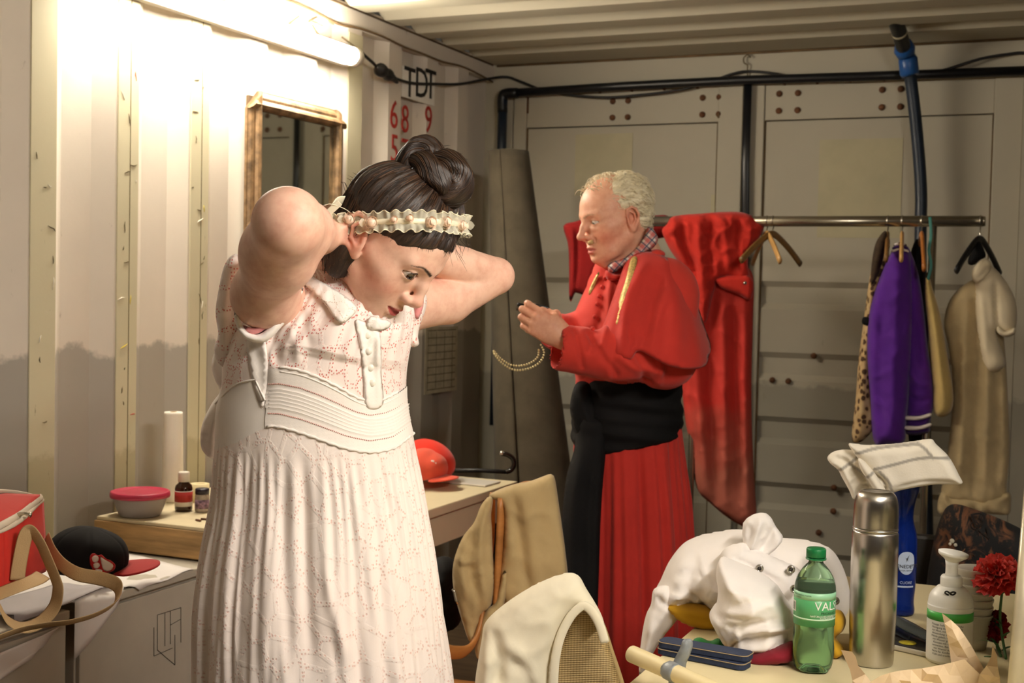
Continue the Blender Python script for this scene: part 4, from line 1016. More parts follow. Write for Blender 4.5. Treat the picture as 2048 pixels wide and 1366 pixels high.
def surf(x, y, off=.002, k=12):
    d_ = ((FP-(x, y))**2).sum(1); i = np.argpartition(d_, k)[:k]; w_ = 1/(d_[i]+1); q = (FW[i]*w_[:, None]).sum(0)/w_.sum(); p0 = frD.px(x, y, q[1]); return np.array((p0[0], q[1]-off, p0[2]))
def ylo(x, pts): p = np.array(pts); return np.interp(x, p[:, 0], p[:, 1])
BT = [(380, 800), (430, 790), (470, 765), (512, 755), (535, 737), (560, 735), (600, 742), (640, 757), (680, 777), (712, 795), (740, 803), (770, 798), (795, 785), (815, 770), (850, 765)]
BB = [(380, 905), (430, 898), (470, 885), (512, 862), (535, 853), (560, 855), (600, 866), (640, 880), (690, 897), (740, 905), (785, 898), (812, 880), (830, 865), (860, 860)]
cx = px_[..., 0]; cy = px_[..., 1]; t0 = ylo(cx.ravel(), BT).reshape(cx.shape); t1 = ylo(cx.ravel(), BB).reshape(cx.shape)
reg = np.where(cy < t0, 0, np.where(cy < t1, 1, 2))
bk_ = ~front; reg = np.where(bk_, np.where(cy < 790, 0, np.where(cy < 890, 1, 2)), reg)
reg = np.where((reg == 1) & ((cx < 531) | bk_), 3, reg)
fc = gridfaces(nv, NU); fr_ = reg.ravel()[fc[:, 0]]
dress = empty('dress', tuple(WO), 'white short-sleeved eyelet dress with collar and tucked waistband worn by the woman', 'dress')
dress.name = 'dress'
for k_ in ('category', 'label'): del dress[k_]
dress.parent = wm; dress.matrix_parent_inverse = wm.matrix_world.inverted()
def DRS(o): 
    o.parent = dress; o.matrix_parent_inverse = (wm.matrix_world.to_3x3().to_4x4() if False else Matrix.Translation(Vector(WO))).inverted() ; return o
bpy.context.view_layer.update(); DINV = dress.matrix_world.inverted()
def DM(nm, V, Fc, material, **k):
    o = mesh(nm, V, Fc, material, None, **k); o.parent = dress; o.matrix_parent_inverse = DINV; o.matrix_world = frD.m; return o
def DP(o): o.parent = dress; o.matrix_parent_inverse = DINV; o.matrix_world = frD.m; return o
for r_, nm, mt in ((0, 'bodice', M_eyB), (1, 'waistband', M_lace), (2, 'skirt', M_eyS), (3, 'side_band', M_cot)):
    f_ = fc[fr_ == r_]; u_, inv = np.unique(f_, return_inverse=True); Vq = Vd.reshape(-1, 3)[u_].copy()
    if r_ == 1:
        x, y = px_.reshape(-1, 2)[u_].T; a, b_ = ylo(x, BT), ylo(x, BB); t = np.clip((y-a)/(b_-a), 0, 1); Vq -= -rad.reshape(-1, 3)[u_]*.0015
        tk = (t > .34) & (t < .70) & (x > 531); Vq += rad.reshape(-1, 3)[u_]*(np.where(tk, np.abs(np.sin((t-.34)/.36*PI*6))**.6*.0010, 0))[:, None]
    o = DM(nm, Vq, inv.reshape(-1, 4), mt, uv=UV.reshape(-1, 2)[u_])
def edge_trim(nm, pts, r, wav=0, material=None, amp=.0015, n=10, off=.0015):
    p = cat(np.array(pts, float), n); q = np.array([surf(x, y, off) for x, y in p]); q = np.vstack([q[:1], (q[:-2]+q[1:-1]+q[2:])/3, q[-1:]])
    if wav: 
        ln = np.r_[0, np.cumsum(np.linalg.norm(np.diff(q, axis=0), axis=1))]; t = np.arange(0, ln[-1], .0016); q = np.column_stack([np.interp(t, ln, q[:, i]) for i in range(3)]); q[:, 2] += amp*np.abs(np.sin(t*wav)); q[:, 1] -= .001*np.sin(t*wav*2)
    return DM(nm, *tube([tuple(a) for a in q], r, 7), material or M_cot)
fx = lambda P_: [(x, y) for x, y in P_ if 530 < x < 832]
edge_trim('scalloped_trim', fx(BT)[1:-1], .0022, 190); edge_trim('scalloped_trim', fx(BB), .0022, 190)
edge_trim('scalloped_trim', [(x, y+8) for x, y in fx(BT)[1:-1]], .0012); 
M_dots = mat('stitch_holes', (205, 150, 140), .8)
for dy in (.27, .77):
    pts = [(x, ylo(x, BT)*(1-dy)+ylo(x, BB)*dy) for x in np.linspace(537, 815, 40)]
    V, Fc = joinm(*[ball(surf(x, y, .0022), (.0011, .0008, .0011), 6, 4) for x, y in cat(pts, 2)]); tag(DM('openwork_row', V, Fc, M_dots), kind='stuff')
for k in range(6):
    dy = .36+k*.062; edge_trim('pintuck', [(x, ylo(x, BT)*(1-dy)+ylo(x, BB)*dy) for x in np.linspace(537, 818, 24)], .0009, n=3, off=.0020)
# plain side panel, seams
mid = lambda U_, W_: np.array([FW[np.argmin((FW[:, 0]-a)**2+(FW[:, 2]-b)**2), 1]-.002 for a, b in zip(U_, W_)])
DP(pillow('side_panel', frD, [(500, 668), (528, 640), (540, 690), (542, 740), (534, 800), (522, 782), (508, 730)], .002, M_cot, res=.006, back=.001, Re=.004, mid=mid))
# collar, placket, buttons
M_col = eyelet('eyelet_collar', WH, srgb(205, 190, 170), 60, .06, .9, .3)
DP(pillow('collar', frD, [(607, 540), (630, 556), (662, 574), (692, 594), (709, 610), (704, 624), (684, 640), (666, 630), (650, 606), (624, 580), (603, 560)], .004, M_col, res=.004, back=.002, Re=.006, mid=lambda a, b: mid(a, b)-.008))
DP(pillow('collar', frD, [(735, 628), (760, 634), (775, 640), (768, 652), (745, 655), (728, 648)], .004, M_col, res=.004, back=.002, Re=.006, mid=lambda a, b: mid(a, b)-.006))
DP(pillow('placket', frD, [(706, 636), (728, 640), (750, 650), (756, 690), (757, 740), (760, 798), (728, 800), (722, 750), (716, 690)], .004, M_lace, res=.004, back=.001, Re=.006, mid=mid, folds=[([(712, 650), (720, 720), (726, 790)], .003, .004), ([(748, 660), (750, 720), (752, 790)], .003, .004)]))
for x, y in ((735, 670), (737, 702), (741, 735), (744, 765)): DM('button', *ball(surf(x, y, .007), (.0055, .003, .0055), 14, 8), mat('pearl_button', (240, 234, 222), .25, var=0))
V = []
# sleeves: a cap behind the raised right arm, a small cap round the left arm
DP(pillow('sleeve', frD, [(480, 508), (462, 512), (447, 535), (437, 580), (431, 625), (436, 668), (428, 700), (440, 730), (470, 745), (500, 742), (512, 690), (492, 655), (478, 610), (474, 560), (482, 525)], .018, M_eyB, res=.006, w0=-.03, Re=.03, folds=[([(470, 520), (452, 590), (448, 680)], .006, .008), ([(463, 600), (470, 660), (490, 700)], -.008, .007), ([(440, 640), (450, 690), (470, 720)], .007, .008)], noise_=.003, nsc=14, crease=(.006, 10)))
DP(pillow('sleeve', frD, [(838, 572), (848, 580), (854, 598), (851, 620), (841, 648), (836, 672), (838, 690), (822, 694), (812, 680), (800, 650), (806, 612), (820, 585)], .020, M_eyB, res=.005, w0=.03, Re=.02, folds=[([(845, 590), (842, 620), (828, 665)], .004, .005), ([(832, 600), (828, 640), (820, 675)], -.005, .005)], noise_=.002, nsc=18))
DP(pillow('pink_lining', frD, [(836, 582), (845, 588), (848, 602), (844, 622), (835, 640), (829, 628), (832, 600)], .004, M_pink, res=.004, w0=.004, Re=.006))
DP(pillow('pink_lining', frD, [(486, 650), (505, 655), (530, 642), (560, 612), (572, 606), (560, 628), (535, 655), (512, 668), (494, 664)], .005, M_pink, res=.004, w0=-.150, back=.05, Re=.008))
DP(pillow('armhole_edge', frD, [(472, 620), (484, 650), (500, 666), (520, 668), (545, 648), (575, 612), (600, 575), (606, 582), (585, 625), (556, 662), (530, 684), (500, 682), (478, 664), (468, 635)], .008, M_cot, res=.005, w0=-.150, back=.07, Re=.008, folds=[([(480, 660), (520, 676), (560, 640)], .003, .004)]))
# the loose sash tied behind
DP(pillow('sash', frD, [(452, 690), (432, 700), (423, 730), (430, 760), (440, 782), (424, 806), (408, 838), (401, 868), (404, 900), (424, 917), (436, 905), (450, 870), (480, 850), (505, 800), (500, 740), (480, 700)], .030, M_cot, res=.007, w0=.135, Re=.03, crease=(.008, 9), folds=[([(450, 720), (446, 780), (425, 860), (428, 905)], .010, .009), ([(470, 730), (465, 800), (440, 870)], -.010, .009), ([(430, 745), (450, 770), (470, 775)], .008, .008), ([(412, 860), (416, 890), (424, 910)], -.008, .006)], noise_=.004, nsc=14))
edge_trim('seam', [(430, 808), (470, 770), (512, 758)], .0015, off=.002); edge_trim('seam', [(512, 762), (530, 800)], .0013, off=.004)

# ------------------------------------------------------------------ the man in red
SK_M = srgb(224, 170, 142)
MO = P(1265, 900, 3.56); MO[2] = 0
mn = empty('person', tuple(MO), 'white-haired man in a red cassock and shoulder cape looking down at a phone', 'person'); bpy.context.view_layer.update(); MINV = mn.matrix_world.inverted()
Rm_ = CM.T@np.array([[-.405, -.892, -.200], [.024, -.229, .973], [.914, -.389, -.114]])
Rm_[:, 0] = np.cross(Rm_[:, 1], Rm_[:, 2])
hdM = Head(Rm_, CAM+CM.T@np.array([.28, .325, 3.52]), 1.0, old=True)
place(hdM, [((-.078, -.004, 0), 1257, 440), ((-.031, .082, .0125), 1191, 449), ((0, .117, -.020), 1165, 476), ((-.022, .083, -.060), 1191, 494)], 3.50)
D = Sdf(); hdM.prims(D)
D.chain([hdM.w((0, -.025, -.03)), P(1275, 520, 3.54), P(1280, 580, 3.56)], [.062, .062, .075], .03)
shN, elN, wrN = P(1345, 572, 3.40), P(1338, 725, 3.36), P(1128, 676, 3.27)
shF, elF, wrF = P(1225, 572, 3.72), P(1195, 712, 3.72), P(1100, 652, 3.47)
D.cone(P(1280, 580, 3.56), shN, .07, .055, .05); D.cone(P(1280, 580, 3.56), shF, .07, .055, .05)
D.chain([shN, elN, wrN], [.044, .040, .027], .02); D.chain([shF, elF, wrF], [.052, .042, .027], .02)
D.chain([P(1275, 620, 3.56), P(1265, 760, 3.56), P(1265, 900, 3.56)], [.10, .105, .10], .05)
for dz in (-.06, .06):
    hp = P(1265, 940, 3.56+dz); k_ = hp.copy(); k_[2] = .48; f_ = hp.copy(); f_[2] = .09; D.chain([hp, k_, f_], [.070, .055, .04], .03)
    t_ = f_+hdM.R[:, 1]*np.array((1, 1, 0))*.18; t_[2] = .03; D.cone(f_, t_, .04, .03, .02)
R_, U_, F__ = CM[0], CM[1], CM[2]
kN = P(1066, 640, 3.24)-wrN
hand(D, wrN, kN, -F__*.9-R_*.25+U_*.1, [(38, 62, 35), (42, 64, 35), (46, 64, 35), (50, 62, 35)], [(.020, .020, -.012), (.036, .045, -.026), (.030, .072, -.040), (.018, .090, -.046)], 1.0, 1, .03)
kF = P(1050, 628, 3.40)-wrF
hand(D, wrF, kF, F__*.9+U_*.25, [(20, 35, 30), (35, 55, 35), (40, 60, 35), (45, 60, 35)], [(.020, .020, -.010), (.040, .030, -.030), (.050, .055, -.045), (.044, .080, -.052)], 1.0, -1, .03)
lo_, hi_ = D.bounds(); zc = P(1265, 600, 3.5)[2]; zc2 = P(1100, 760, 3.4)[2]
Va, Fa = D.mesh(.0028, region=(np.array((lo_[0]-.04, lo_[1]-.04, zc2)), hi_+.04)); Vb, Fb = D.mesh(.012, region=(lo_-.03, np.array((hi_[0]+.02, hi_[1]+.02, zc2+.03))))
V = np.vstack([Va, Vb]); F_ = np.vstack([Fa, Fb+len(Va)])
cols = hdM.skin_cols(V, SK_M, srgb(196, 112, 100), srgb(150, 128, 100), srgb(210, 112, 84), .6)
hd_ = np.exp(-((V-wrN-kN*.7)**2).sum(1)/.08**2); cols = cols*(1-.35*hd_[:, None])+np.array(srgb(206, 130, 98)[:3])*(.35*hd_[:, None])
bodyM = mesh('body', V, F_, skin_mat('skin_man', .5, 1.6)); color_attr(bodyM, cols); bodyM.parent = mn; bodyM.matrix_parent_inverse = MINV
hdM.eyes(bodyM, M_irisg, (0, 1, -.5))
def MR(o, par=None):
    mw = o.matrix_world.copy(); par = par or mn; bpy.context.view_layer.update(); o.parent = par; o.matrix_parent_inverse = par.matrix_world.inverted(); o.matrix_world = mw; return o
# hair
M_hairM = hair_mat('hair_white', srgb(170, 156, 124), srgb(222, 210, 178), srgb(246, 238, 214), .6, .5)
M_hairD = mat('hair_grey_brown', (128, 110, 82), .6, var=.2, vscale=60)  # darker grey-brown hair colour
Hm = Sdf(); HE(Hm, hdM, (0, -.022, .052), (.081, .094, .080)); HE(Hm, hdM, (0, -.056, .0), (.066, .044, .062), .02); 
HE(Hm, hdM, (0, .090, .060), (.060, .082, .105), .02, -1); HE(Hm, hdM, (0, .100, -.03), (.11, .085, .10), .01, -1); HE(Hm, hdM, (0, .03, .14), (.05, .07, .03), .02, -1)
for x in (-1, 1): HE(Hm, hdM, (x*.088, -.006, -.006), (.028, .026, .038), .006, -1); HE(Hm, hdM, (x*.074, .026, -.05), (.04, .04, .05), .01, -1)
V, F_ = Hm.mesh(.0035); q = hdM.loc(V); n_ = vnormals(V, F_); V = V+n_*(vnoise(q, 30, 5)*.0036+vnoise(q*np.array((1, 1, .4)), 120, 6)*.0012)[:, None]
hairM = mesh('hair', V, F_, M_hairM, None, uv=np.column_stack([np.arctan2(q[:, 0], q[:, 2]-.02)/6.28, q[:, 1]*6])); MR(hairM)
rg = np.random.default_rng(11); ps = []; idx = rg.choice(len(V), 900, replace=False)
for i in idx:
    p = V[i]; n = n_[i]; l = q[i]
    back = -hdM.R[:, 1]*(.8)+hdM.R[:, 2]*(-.5 if l[2] < .08 else .1)+hdM.R[:, 0]*rg.normal(0, .35)
    if l[2] > .09: back = -hdM.R[:, 1]*.4+hdM.R[:, 0]*rg.normal(0, .5)+n*.3
    t = back-n*(back@n); t /= np.linalg.norm(t)+1e-9; b = np.cross(n, t); ln = rg.uniform(.012, .03); ph = rg.uniform(0, 6)
    ps.append([p+n*(-.001+.004*math.sin(s*PI)+.001*s)+t*ln*s+b*.0025*math.sin(ph+s*5) for s in np.linspace(0, 1, 6)])
for k in range(120):   # thin hair over the crown and forehead
    a = rg.uniform(-.05, .05); y0 = rg.uniform(-.02, .07); zz = .126*math.sqrt(max(.05, 1-(a/.085)**2-((y0-.0)/.11)**2)); p = hdM.w((a, y0, zz+.002)); t = hdM.R[:, 1]*rg.uniform(-.2, 1)+hdM.R[:, 0]*rg.normal(0, .8)
    ps.append([p+t*.022*s+hdM.R[:, 2]*(.010*math.sin(s*PI)-.004*s) for s in np.linspace(0, 1, 6)])
Vh, Fh = hair_tubes(ps, .0009, 4); o = mesh('loose_hair', Vh, Fh, M_hairM, None, uv=np.zeros((len(Vh), 2))+.3); MR(o, hairM); tag(o, kind='stuff')
# headset microphone
mic = P(1177, 487, 3.40); o = mesh('microphone', *tube([mic, mic+np.array((.012, 0, .005))], [.006, .006], 10), mat('mic_foam', (196, 160, 110), .9)); MR(o, bodyM); o['label'] = 'small beige headset microphone'
# cassock
M_red = fabric('red_wool', (190, 50, 42), .8, .05, 260, .25, .12, .25); M_redf = fabric('red_wool_front', (198, 56, 46), .8, .05, 260, .25, 0, .25)
C_ = Sdf()
C_.chain([P(1262, 560, 3.56), P(1256, 640, 3.55), P(1254, 700, 3.55), P(1255, 790, 3.55)], [.10, .128, .138, .132], .05)
C_.cone(P(1265, 560, 3.56), P(1330, 570, 3.42), .075, .07, .05); C_.cone(P(1265, 560, 3.56), P(1228, 575, 3.70), .075, .07, .05)
C_.chain([P(1340, 590, 3.41), P(1332, 718, 3.36), P(1240, 712, 3.31), P(1133, 698, 3.275)], [.075, .072, .068, .060], .03)
C_.chain([P(1225, 590, 3.71), P(1198, 700, 3.70), P(1150, 676, 3.58), P(1113, 664, 3.50)], [.07, .062, .056, .050], .03)
cN = P(1128, 697, 3.273); dN = P(1133, 698, 3.275)-P(1240, 712, 3.31); dN /= np.linalg.norm(dN); C_.cone(cN+dN*.055, cN-dN*.012, .052, .048, .004, -1)
cF = P(1113, 664, 3.50); dF = cF-P(1150, 676, 3.58); dF /= np.linalg.norm(dF); C_.cone(cF+dF*.05, cF-dF*.012, .043, .040, .004, -1)
V, F_ = C_.mesh(.0045); n_ = vnormals(V, F_); Xp = to_px(Frame(1265, 683, 3.5), np.zeros((1, 3))) if False else None
def pxw(V): c = (V-CAM)@CM.T; return np.column_stack([1024+FPX*c[:, 0]/c[:, 2], 683-FPX*c[:, 1]/c[:, 2]])
X = pxw(V); amp = np.zeros(len(V)); fr_ = (n_@F__) < .3
for line, a, wd in (([(1205, 545), (1200, 620), (1180, 700)], -.006, 7), ([(1222, 560), (1216, 630), (1205, 690)], .006, 6), ([(1150, 662), (1160, 700), (1165, 735)], -.006, 6), ([(1180, 665), (1200, 700), (1230, 750)], -.010, 8), ([(1240, 715), (1270, 735), (1320, 740)], .010, 9), ([(1200, 690), (1215, 720), (1220, 750)], .007, 8), ([(1270, 700), (1285, 735), (1290, 760)], -.009, 8), ([(1310, 700), (1320, 730), (1318, 760)], .008, 8), ([(1170, 760), (1220, 772), (1300, 765)], -.01, 7)):
    d_, par = segdist(X, cat(np.array(line, float), 4)); amp += a*np.exp(-(d_/wd)**2)*fr_
V = V+n_*(amp+vnoise(V, 9, 8)*.003)[:, None]
cas = mesh('cassock', V, F_, M_redf); MR(cas)
frM = Frame(1262, 700, 3.55)
# red skirt of the cassock
rows = [(745, 1152, 1358, 0, .125), (800, 1150, 1361, 0, .13), (860, 1150, 1362, 0, .135), (920, 1150, 1366, 0, .15), (1000, 1146, 1373, 0, .165), (1100, 1140, 1380, 0, .18), (1200, 1134, 1384, 0, .19), (1366, 1126, 1390, 0, .21), (1560, 1118, 1398, 0, .22)]
Vk, th, _ = loft(frM, rows, 8*24, 260, 2.1); T_ = th[None, :]; z_ = Vk[..., 2]; dn = np.clip((z_[0, 0]-.1-z_)/.25, 0, 1)
ctr = np.zeros_like(Vk); ctr[..., 2] = z_; ctr[..., 0] = Vk[..., 0].mean(1)[:, None]; rad = Vk-ctr; rad /= np.linalg.norm(rad, axis=2, keepdims=True)+1e-9
Vk = Vk+rad*(dn*(.010*np.sin(T_*11+1.2*np.sin(T_*3))+.006*np.sin(T_*19+z_*2)+.003*np.sin(T_*37+z_*3)))[..., None]
sk = mesh('skirt', Vk.reshape(-1, 3), gridfaces(*Vk.shape[:2]), M_red); sk.matrix_world = frM.m; MR(sk, cas)
M_blkc = fabric('black_cloth', (17, 16, 17), .8, .15, 400, .2, .2, .35)
rows = [(742, 1168, 1352, 0, .128), (752, 1158, 1358, 0, .140), (772, 1147, 1364, 0, .146), (820, 1143, 1365, 0, .149), (862, 1146, 1364, 0, .15), (884, 1152, 1362, 0, .148), (890, 1160, 1355, 0, .140)]
Vk, th, _ = loft(frM, rows, 6*16, 200, 2.2); T_ = th[None, :]; z_ = Vk[..., 2]
tilt = np.clip((Vk[..., 0]-.0)/.12, -1, 1); Vk[..., 2] += .022*tilt   # sash rides up at the back
rad = Vk/np.linalg.norm(Vk[..., :2], axis=2)[..., None]; rad[..., 2] = 0; Vk += rad*(.0022*np.sin(z_*150+T_*2)+.003*np.sin(z_*60+T_*3))[..., None]
bl = mesh('sash', Vk.reshape(-1, 3), gridfaces(*Vk.shape[:2]), M_blkc); bl.matrix_world = frM.m; MR(bl)
def MP(o, par=None): o.matrix_world = frM.m; return MR(o, par)
MP(pillow('sash_knot', frM, [(1150, 770), (1165, 762), (1180, 770), (1186, 800), (1200, 840), (1212, 870), (1190, 884), (1160, 880), (1146, 850), (1140, 810)], .022, M_blkc, res=.008, w0=-.115, Re=.03, folds=[([(1160, 780), (1170, 820), (1190, 870)], .008, .01)]), bl)
_v8 = frM.px(1180, 860, 0)[2]
MP(pillow('sash_tail', frM, [(1160, 830), (1148, 900), (1134, 950), (1127, 1020), (1125, 1100), (1130, 1180), (1138, 1260), (1146, 1340), (1150, 1420), (1206, 1420), (1198, 1260), (1200, 1120), (1204, 1000), (1212, 900), (1216, 850), (1190, 830)], .030, M_blkc, res=.010, w0=-.118, back=.05, Re=.04, mid=lambda a, b: -.13*np.clip((_v8-b)/.5, 0, 1.3), folds=[([(1165, 900), (1150, 1000), (1150, 1150), (1165, 1300)], .012, .012), ([(1190, 900), (1180, 1050), (1185, 1250)], -.012, .012)]), bl)
# cape: near half, far half
cf = [([(1290, 520), (1262, 590), (1248, 660), (1250, 700)], .020, .014), ([(1320, 540), (1300, 620), (1282, 690)], -.016, .016), ([(1345, 560), (1350, 640), (1340, 715)], .012, .02), ([(1375, 600), (1385, 660), (1392, 715)], .012, .016), ([(1272, 560), (1258, 620), (1262, 690)], -.010, .009), ([(1240, 600), (1225, 650), (1215, 690)], .008, .008), ([(1330, 600), (1318, 660), (1312, 700)], -.008, .012)]
_vt, _vh, _ac = frM.px(1300, 505, 0)[2], frM.px(1300, 715, 0)[2], frM.px(1318, 600, 0)[0]
def capew(a, b):
    t = np.clip((_vt-b)/(_vt-_vh), 0, 1.05); x = a-_ac; A_ = np.where(x < 0, .105+.078*t, .05+.105*t); q = np.clip(np.abs(x)/A_, 0, .995); R_c = .12+.225*t**.6
    return -R_c*np.where(x < 0, (1-q**6)**.3, (1-q**2)**.5)+.02
cape = MP(pillow('cape', frM, [(1252, 528), (1240, 560), (1226, 600), (1212, 640), (1197, 680), (1215, 692), (1238, 703), (1262, 707), (1275, 692), (1300, 703), (1325, 716), (1360, 725), (1400, 724), (1412, 706), (1421, 690), (1408, 650), (1396, 612), (1380, 575), (1355, 540), (1328, 516), (1300, 502), (1275, 508)], .014, M_red, res=.008, w0=0, back=.012, Re=.014, folds=cf, noise_=.002, mid=capew))
MP(pillow('cape', frM, [(1232, 522), (1208, 530), (1188, 545), (1172, 575), (1158, 605), (1146, 632), (1140, 643), (1152, 655), (1166, 661), (1173, 640), (1177, 600), (1192, 568), (1215, 545), (1230, 535)], .05, M_red, res=.006, w0=.03, back=.10, Re=.04, folds=[([(1200, 540), (1180, 580), (1164, 640)], .008, .010), ([(1182, 560), (1166, 600), (1154, 640)], -.005, .008)]))
M_gold = mat('gold_brocade', (206, 176, 104), .45, .35, var=.25, vscale=160, bs_=.5, bscale=400)
MP(pillow('gold_trim', frM, [(1262, 520), (1274, 518), (1270, 545), (1262, 580), (1250, 615), (1238, 645), (1233, 640), (1240, 600), (1252, 560)], .004, M_gold, res=.004, w0=-.018, back=.006, Re=.005, mid=capew), cape)
MP(pillow('gold_trim', frM, [(1194, 548), (1199, 546), (1190, 572), (1180, 592), (1178, 580)], .004, M_gold, res=.004, w0=-.055, back=.01, Re=.005), cape)
# stand collar, shirt collar, buttons
MP(pillow('stand_collar', frM, [(1212, 540), (1232, 548), (1262, 535), (1300, 502), (1322, 500), (1330, 512), (1300, 532), (1262, 552), (1228, 562), (1212, 556)], .035, M_redf, res=.006, w0=-.10, back=.06, Re=.012, folds=[([(1225, 552), (1250, 548), (1290, 520)], -.004, .005)]), cas)
m, nt, b = nodes_of('plaid_shirt'); tc = N(nt, 'TexCoord'); sp = N(nt, 'SeparateXYZ'); mp = N(nt, 'Mapping'); mp.inputs['Rotation'].default_value = (0, 0, .7); L(nt, tc.outputs['UV'], mp.inputs[0]); L(nt, mp.outputs[0], sp.inputs[0])
def stripes(a, s, ph, w_): return math_(nt, 'LESS_THAN', math_(nt, 'FRACT', math_(nt, 'ADD', math_(nt, 'MULTIPLY', a, s), ph)), w_)
c = mixc(nt, math_(nt, 'MULTIPLY', stripes(sp.outputs[0], 48, 0, .45), .6), srgb(214, 206, 198), srgb(188, 60, 56)); c = mixc(nt, math_(nt, 'MULTIPLY', stripes(sp.outputs[1], 48, .3, .45), .6), c, srgb(184, 56, 54))
c = mixc(nt, math_(nt, 'MULTIPLY', stripes(sp.outputs[0], 48, .5, .2), .75), c, srgb(44, 52, 84)); c = mixc(nt, math_(nt, 'MULTIPLY', stripes(sp.outputs[1], 48, .8, .2), .75), c, srgb(44, 52, 84)); L(nt, c, b.inputs['Base Color']); b.inputs['Roughness'].default_value = .9
MP(pillow('shirt_collar', frM, [(1215, 534), (1224, 524), (1248, 516), (1272, 496), (1288, 472), (1296, 454), (1306, 458), (1316, 476), (1310, 492), (1290, 508), (1262, 526), (1238, 540), (1222, 548)], .035, m, res=.005, w0=-.085, back=.05, Re=.012))
Xc = pxw(V); fl_ = np.where((n_@F__) < -.1)[0]
for x, y in ((1212, 558), (1206, 575), (1199, 594), (1195, 609), (1190, 634), (1185, 660)):
    i = fl_[np.argmin(((Xc[fl_]-(x, y))**2).sum(1)+0*fl_)]; o = mesh('button', *ball(V[i]+n_[i]*.003, .0062, 12, 8), M_redf); MR(o, cas)
# phone and beads in his hands
ph_ = Matrix.Translation(Vector(P(1064, 619, 3.31))) @ Matrix.Rotation(YAW, 4, 'Z') @ Matrix.Rotation(math.radians(12), 4, 'Y') @ Matrix.Rotation(math.radians(-18), 4, 'X')
t = empty('phone', ph_, 'small black folding phone held in both of his hands', 'phone')
M_ph = mat('phone_black', (18, 17, 19), .3, var=.05)
o = mesh('keypad_half', *box(-.040, .022, -.022, .022, -.006, .004, .003), M_ph, t); o = mesh('screen_half', *box(.0, .040, -.022, .022, .004, .012, .003), M_ph, t); mesh('hinge', *tube([(-.004, -.022, .006), (-.004, .022, .006)], .005, 10), M_ph, t)
pts = cat([P(1082, 690, 3.27), P(1088, 706, 3.27), P(1080, 724, 3.27), P(1058, 737, 3.27), P(1030, 740, 3.27), P(1006, 728, 3.27), P(990, 710, 3.28), P(988, 702, 3.30), P(1000, 716, 3.31), P(1022, 730, 3.31), P(1050, 730, 3.31), P(1074, 716, 3.30), P(1078, 696, 3.29)], 6)
t = empty('bead_chain', tuple(pts[0]), 'loop of small pale beads hanging from his hand', 'beads'); bpy.context.view_layer.update(); ti = t.matrix_world.inverted()
M_bead = mat('bead', (206, 190, 140), .2, .3, var=.1)
ln = np.r_[0, np.cumsum(np.linalg.norm(np.diff(pts, axis=0), axis=1))]; tt_ = np.arange(0, ln[-1], .0068); bp = np.column_stack([np.interp(tt_, ln, pts[:, i]) for i in range(3)])
proto = None
for a in bp:
    if proto is None: o = proto = mesh('bead', *ball((0, 0, 0), .0030, 8, 6), M_bead)
    else: o = proto.copy(); S.collection.objects.link(o)
    o.parent = t; o.location = tuple(a-bp[0])
# ------------------------------------------------------------------ left side: boxes, papers, bag, cap, bottles
M_card = mat('white_board', (196, 188, 172), .8, var=.08, vscale=3, bs_=.15, bscale=40)
M_wood = mat('raw_wood', (176, 140, 92), .7, var=.22, vscale=5, sx=(1, 1, 9), bs_=.25, bscale=60)
M_paper = mat('white_paper', (232, 226, 222), .8, var=.03, vscale=6)
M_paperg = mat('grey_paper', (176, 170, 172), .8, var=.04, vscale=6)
CZ = .667
def cabinet(x0, x1, y0, y1, z1, label, group=None):
    t = empty('storage_box', (x0, y0, 0), label, 'box', group); W_, D_ = x1-x0, y1-y0
    mesh('carcass', *box(.0, W_-.012, 0, D_, 0, z1-.02, .003), M_card, t, False)
    mesh('side_board', *box(W_-.012, W_, .004, D_-.004, .03, z1-.03, .002), M_card, t, False)
    mesh('top_board', *box(-.0, W_+.006, -.002, D_+.002, z1-.02, z1, .003), M_card, t, False)
    return t
c1 = cabinet(.02, .462, 2.235, 3.10, CZ, 'pale board box under the black cap and wooden crate')
c2 = cabinet(.02, .470, 1.30, 2.19, CZ-.004, 'pale board box under the red bag in the lower left corner')
for a, b_ in (((315, 1300), (315, 1230)), ((315, 1300), (350, 1330)), ((350, 1330), (350, 1270)), ((315, 1230), (362, 1215)), ((330, 1226), (330, 1292)), ((341, 1222), (341, 1288)), ((362, 1215), (362, 1285)), ((341, 1250), (362, 1238)), ((308, 1312), (308, 1255)), ((308, 1312), (345, 1296))):
    p, q_ = atx(*a, .4635), atx(*b_, .4635); mesh('pencil_line', *tube([p-np.array((.02, 2.235, 0)), q_-np.array((.02, 2.235, 0))], .0007, 5), M_ink, c1)
# paper sheets lying on the boxes
def sheet(px, z, label, name='paper_sheet', material=None, sag=None, grp='loose white paper sheets on the boxes', cat_='paper', th=.0012):
    P3 = [atz(x, y, z) for x, y in px]; o = np.mean(P3, 0); V = []; n = 9
    a, b, c, d = [p-o for p in P3]
    for j in range(n):
        for i in range(n):
            u, v = i/(n-1), j/(n-1); p = (a*(1-u)+b*u)*(1-v)+(d*(1-u)+c*u)*v; zz = .004*math.sin(u*5+v*3)+.003*math.sin(v*9)
            if sag: zz += sag(u, v)
            wx = (p+o)[0]; 
            ex = max(0, wx-.474); V.append((p[0]-ex*.93, p[1], zz-ex))
    ob = mesh(name, V, gridfaces(n, n, False), material or M_paper, None, M=tuple(o)); solid(ob, th, 1); tag(ob, label, cat_, grp); return ob
sheet([(225, 1105), (388, 1136), (290, 1172), (160, 1185)], CZ+.004, 'white sheet lying under the black and red cap')
sheet([(-60, 1160), (150, 1120), (236, 1172), (20, 1245)], CZ+.010, 'white sheet lying in front of the red bag')
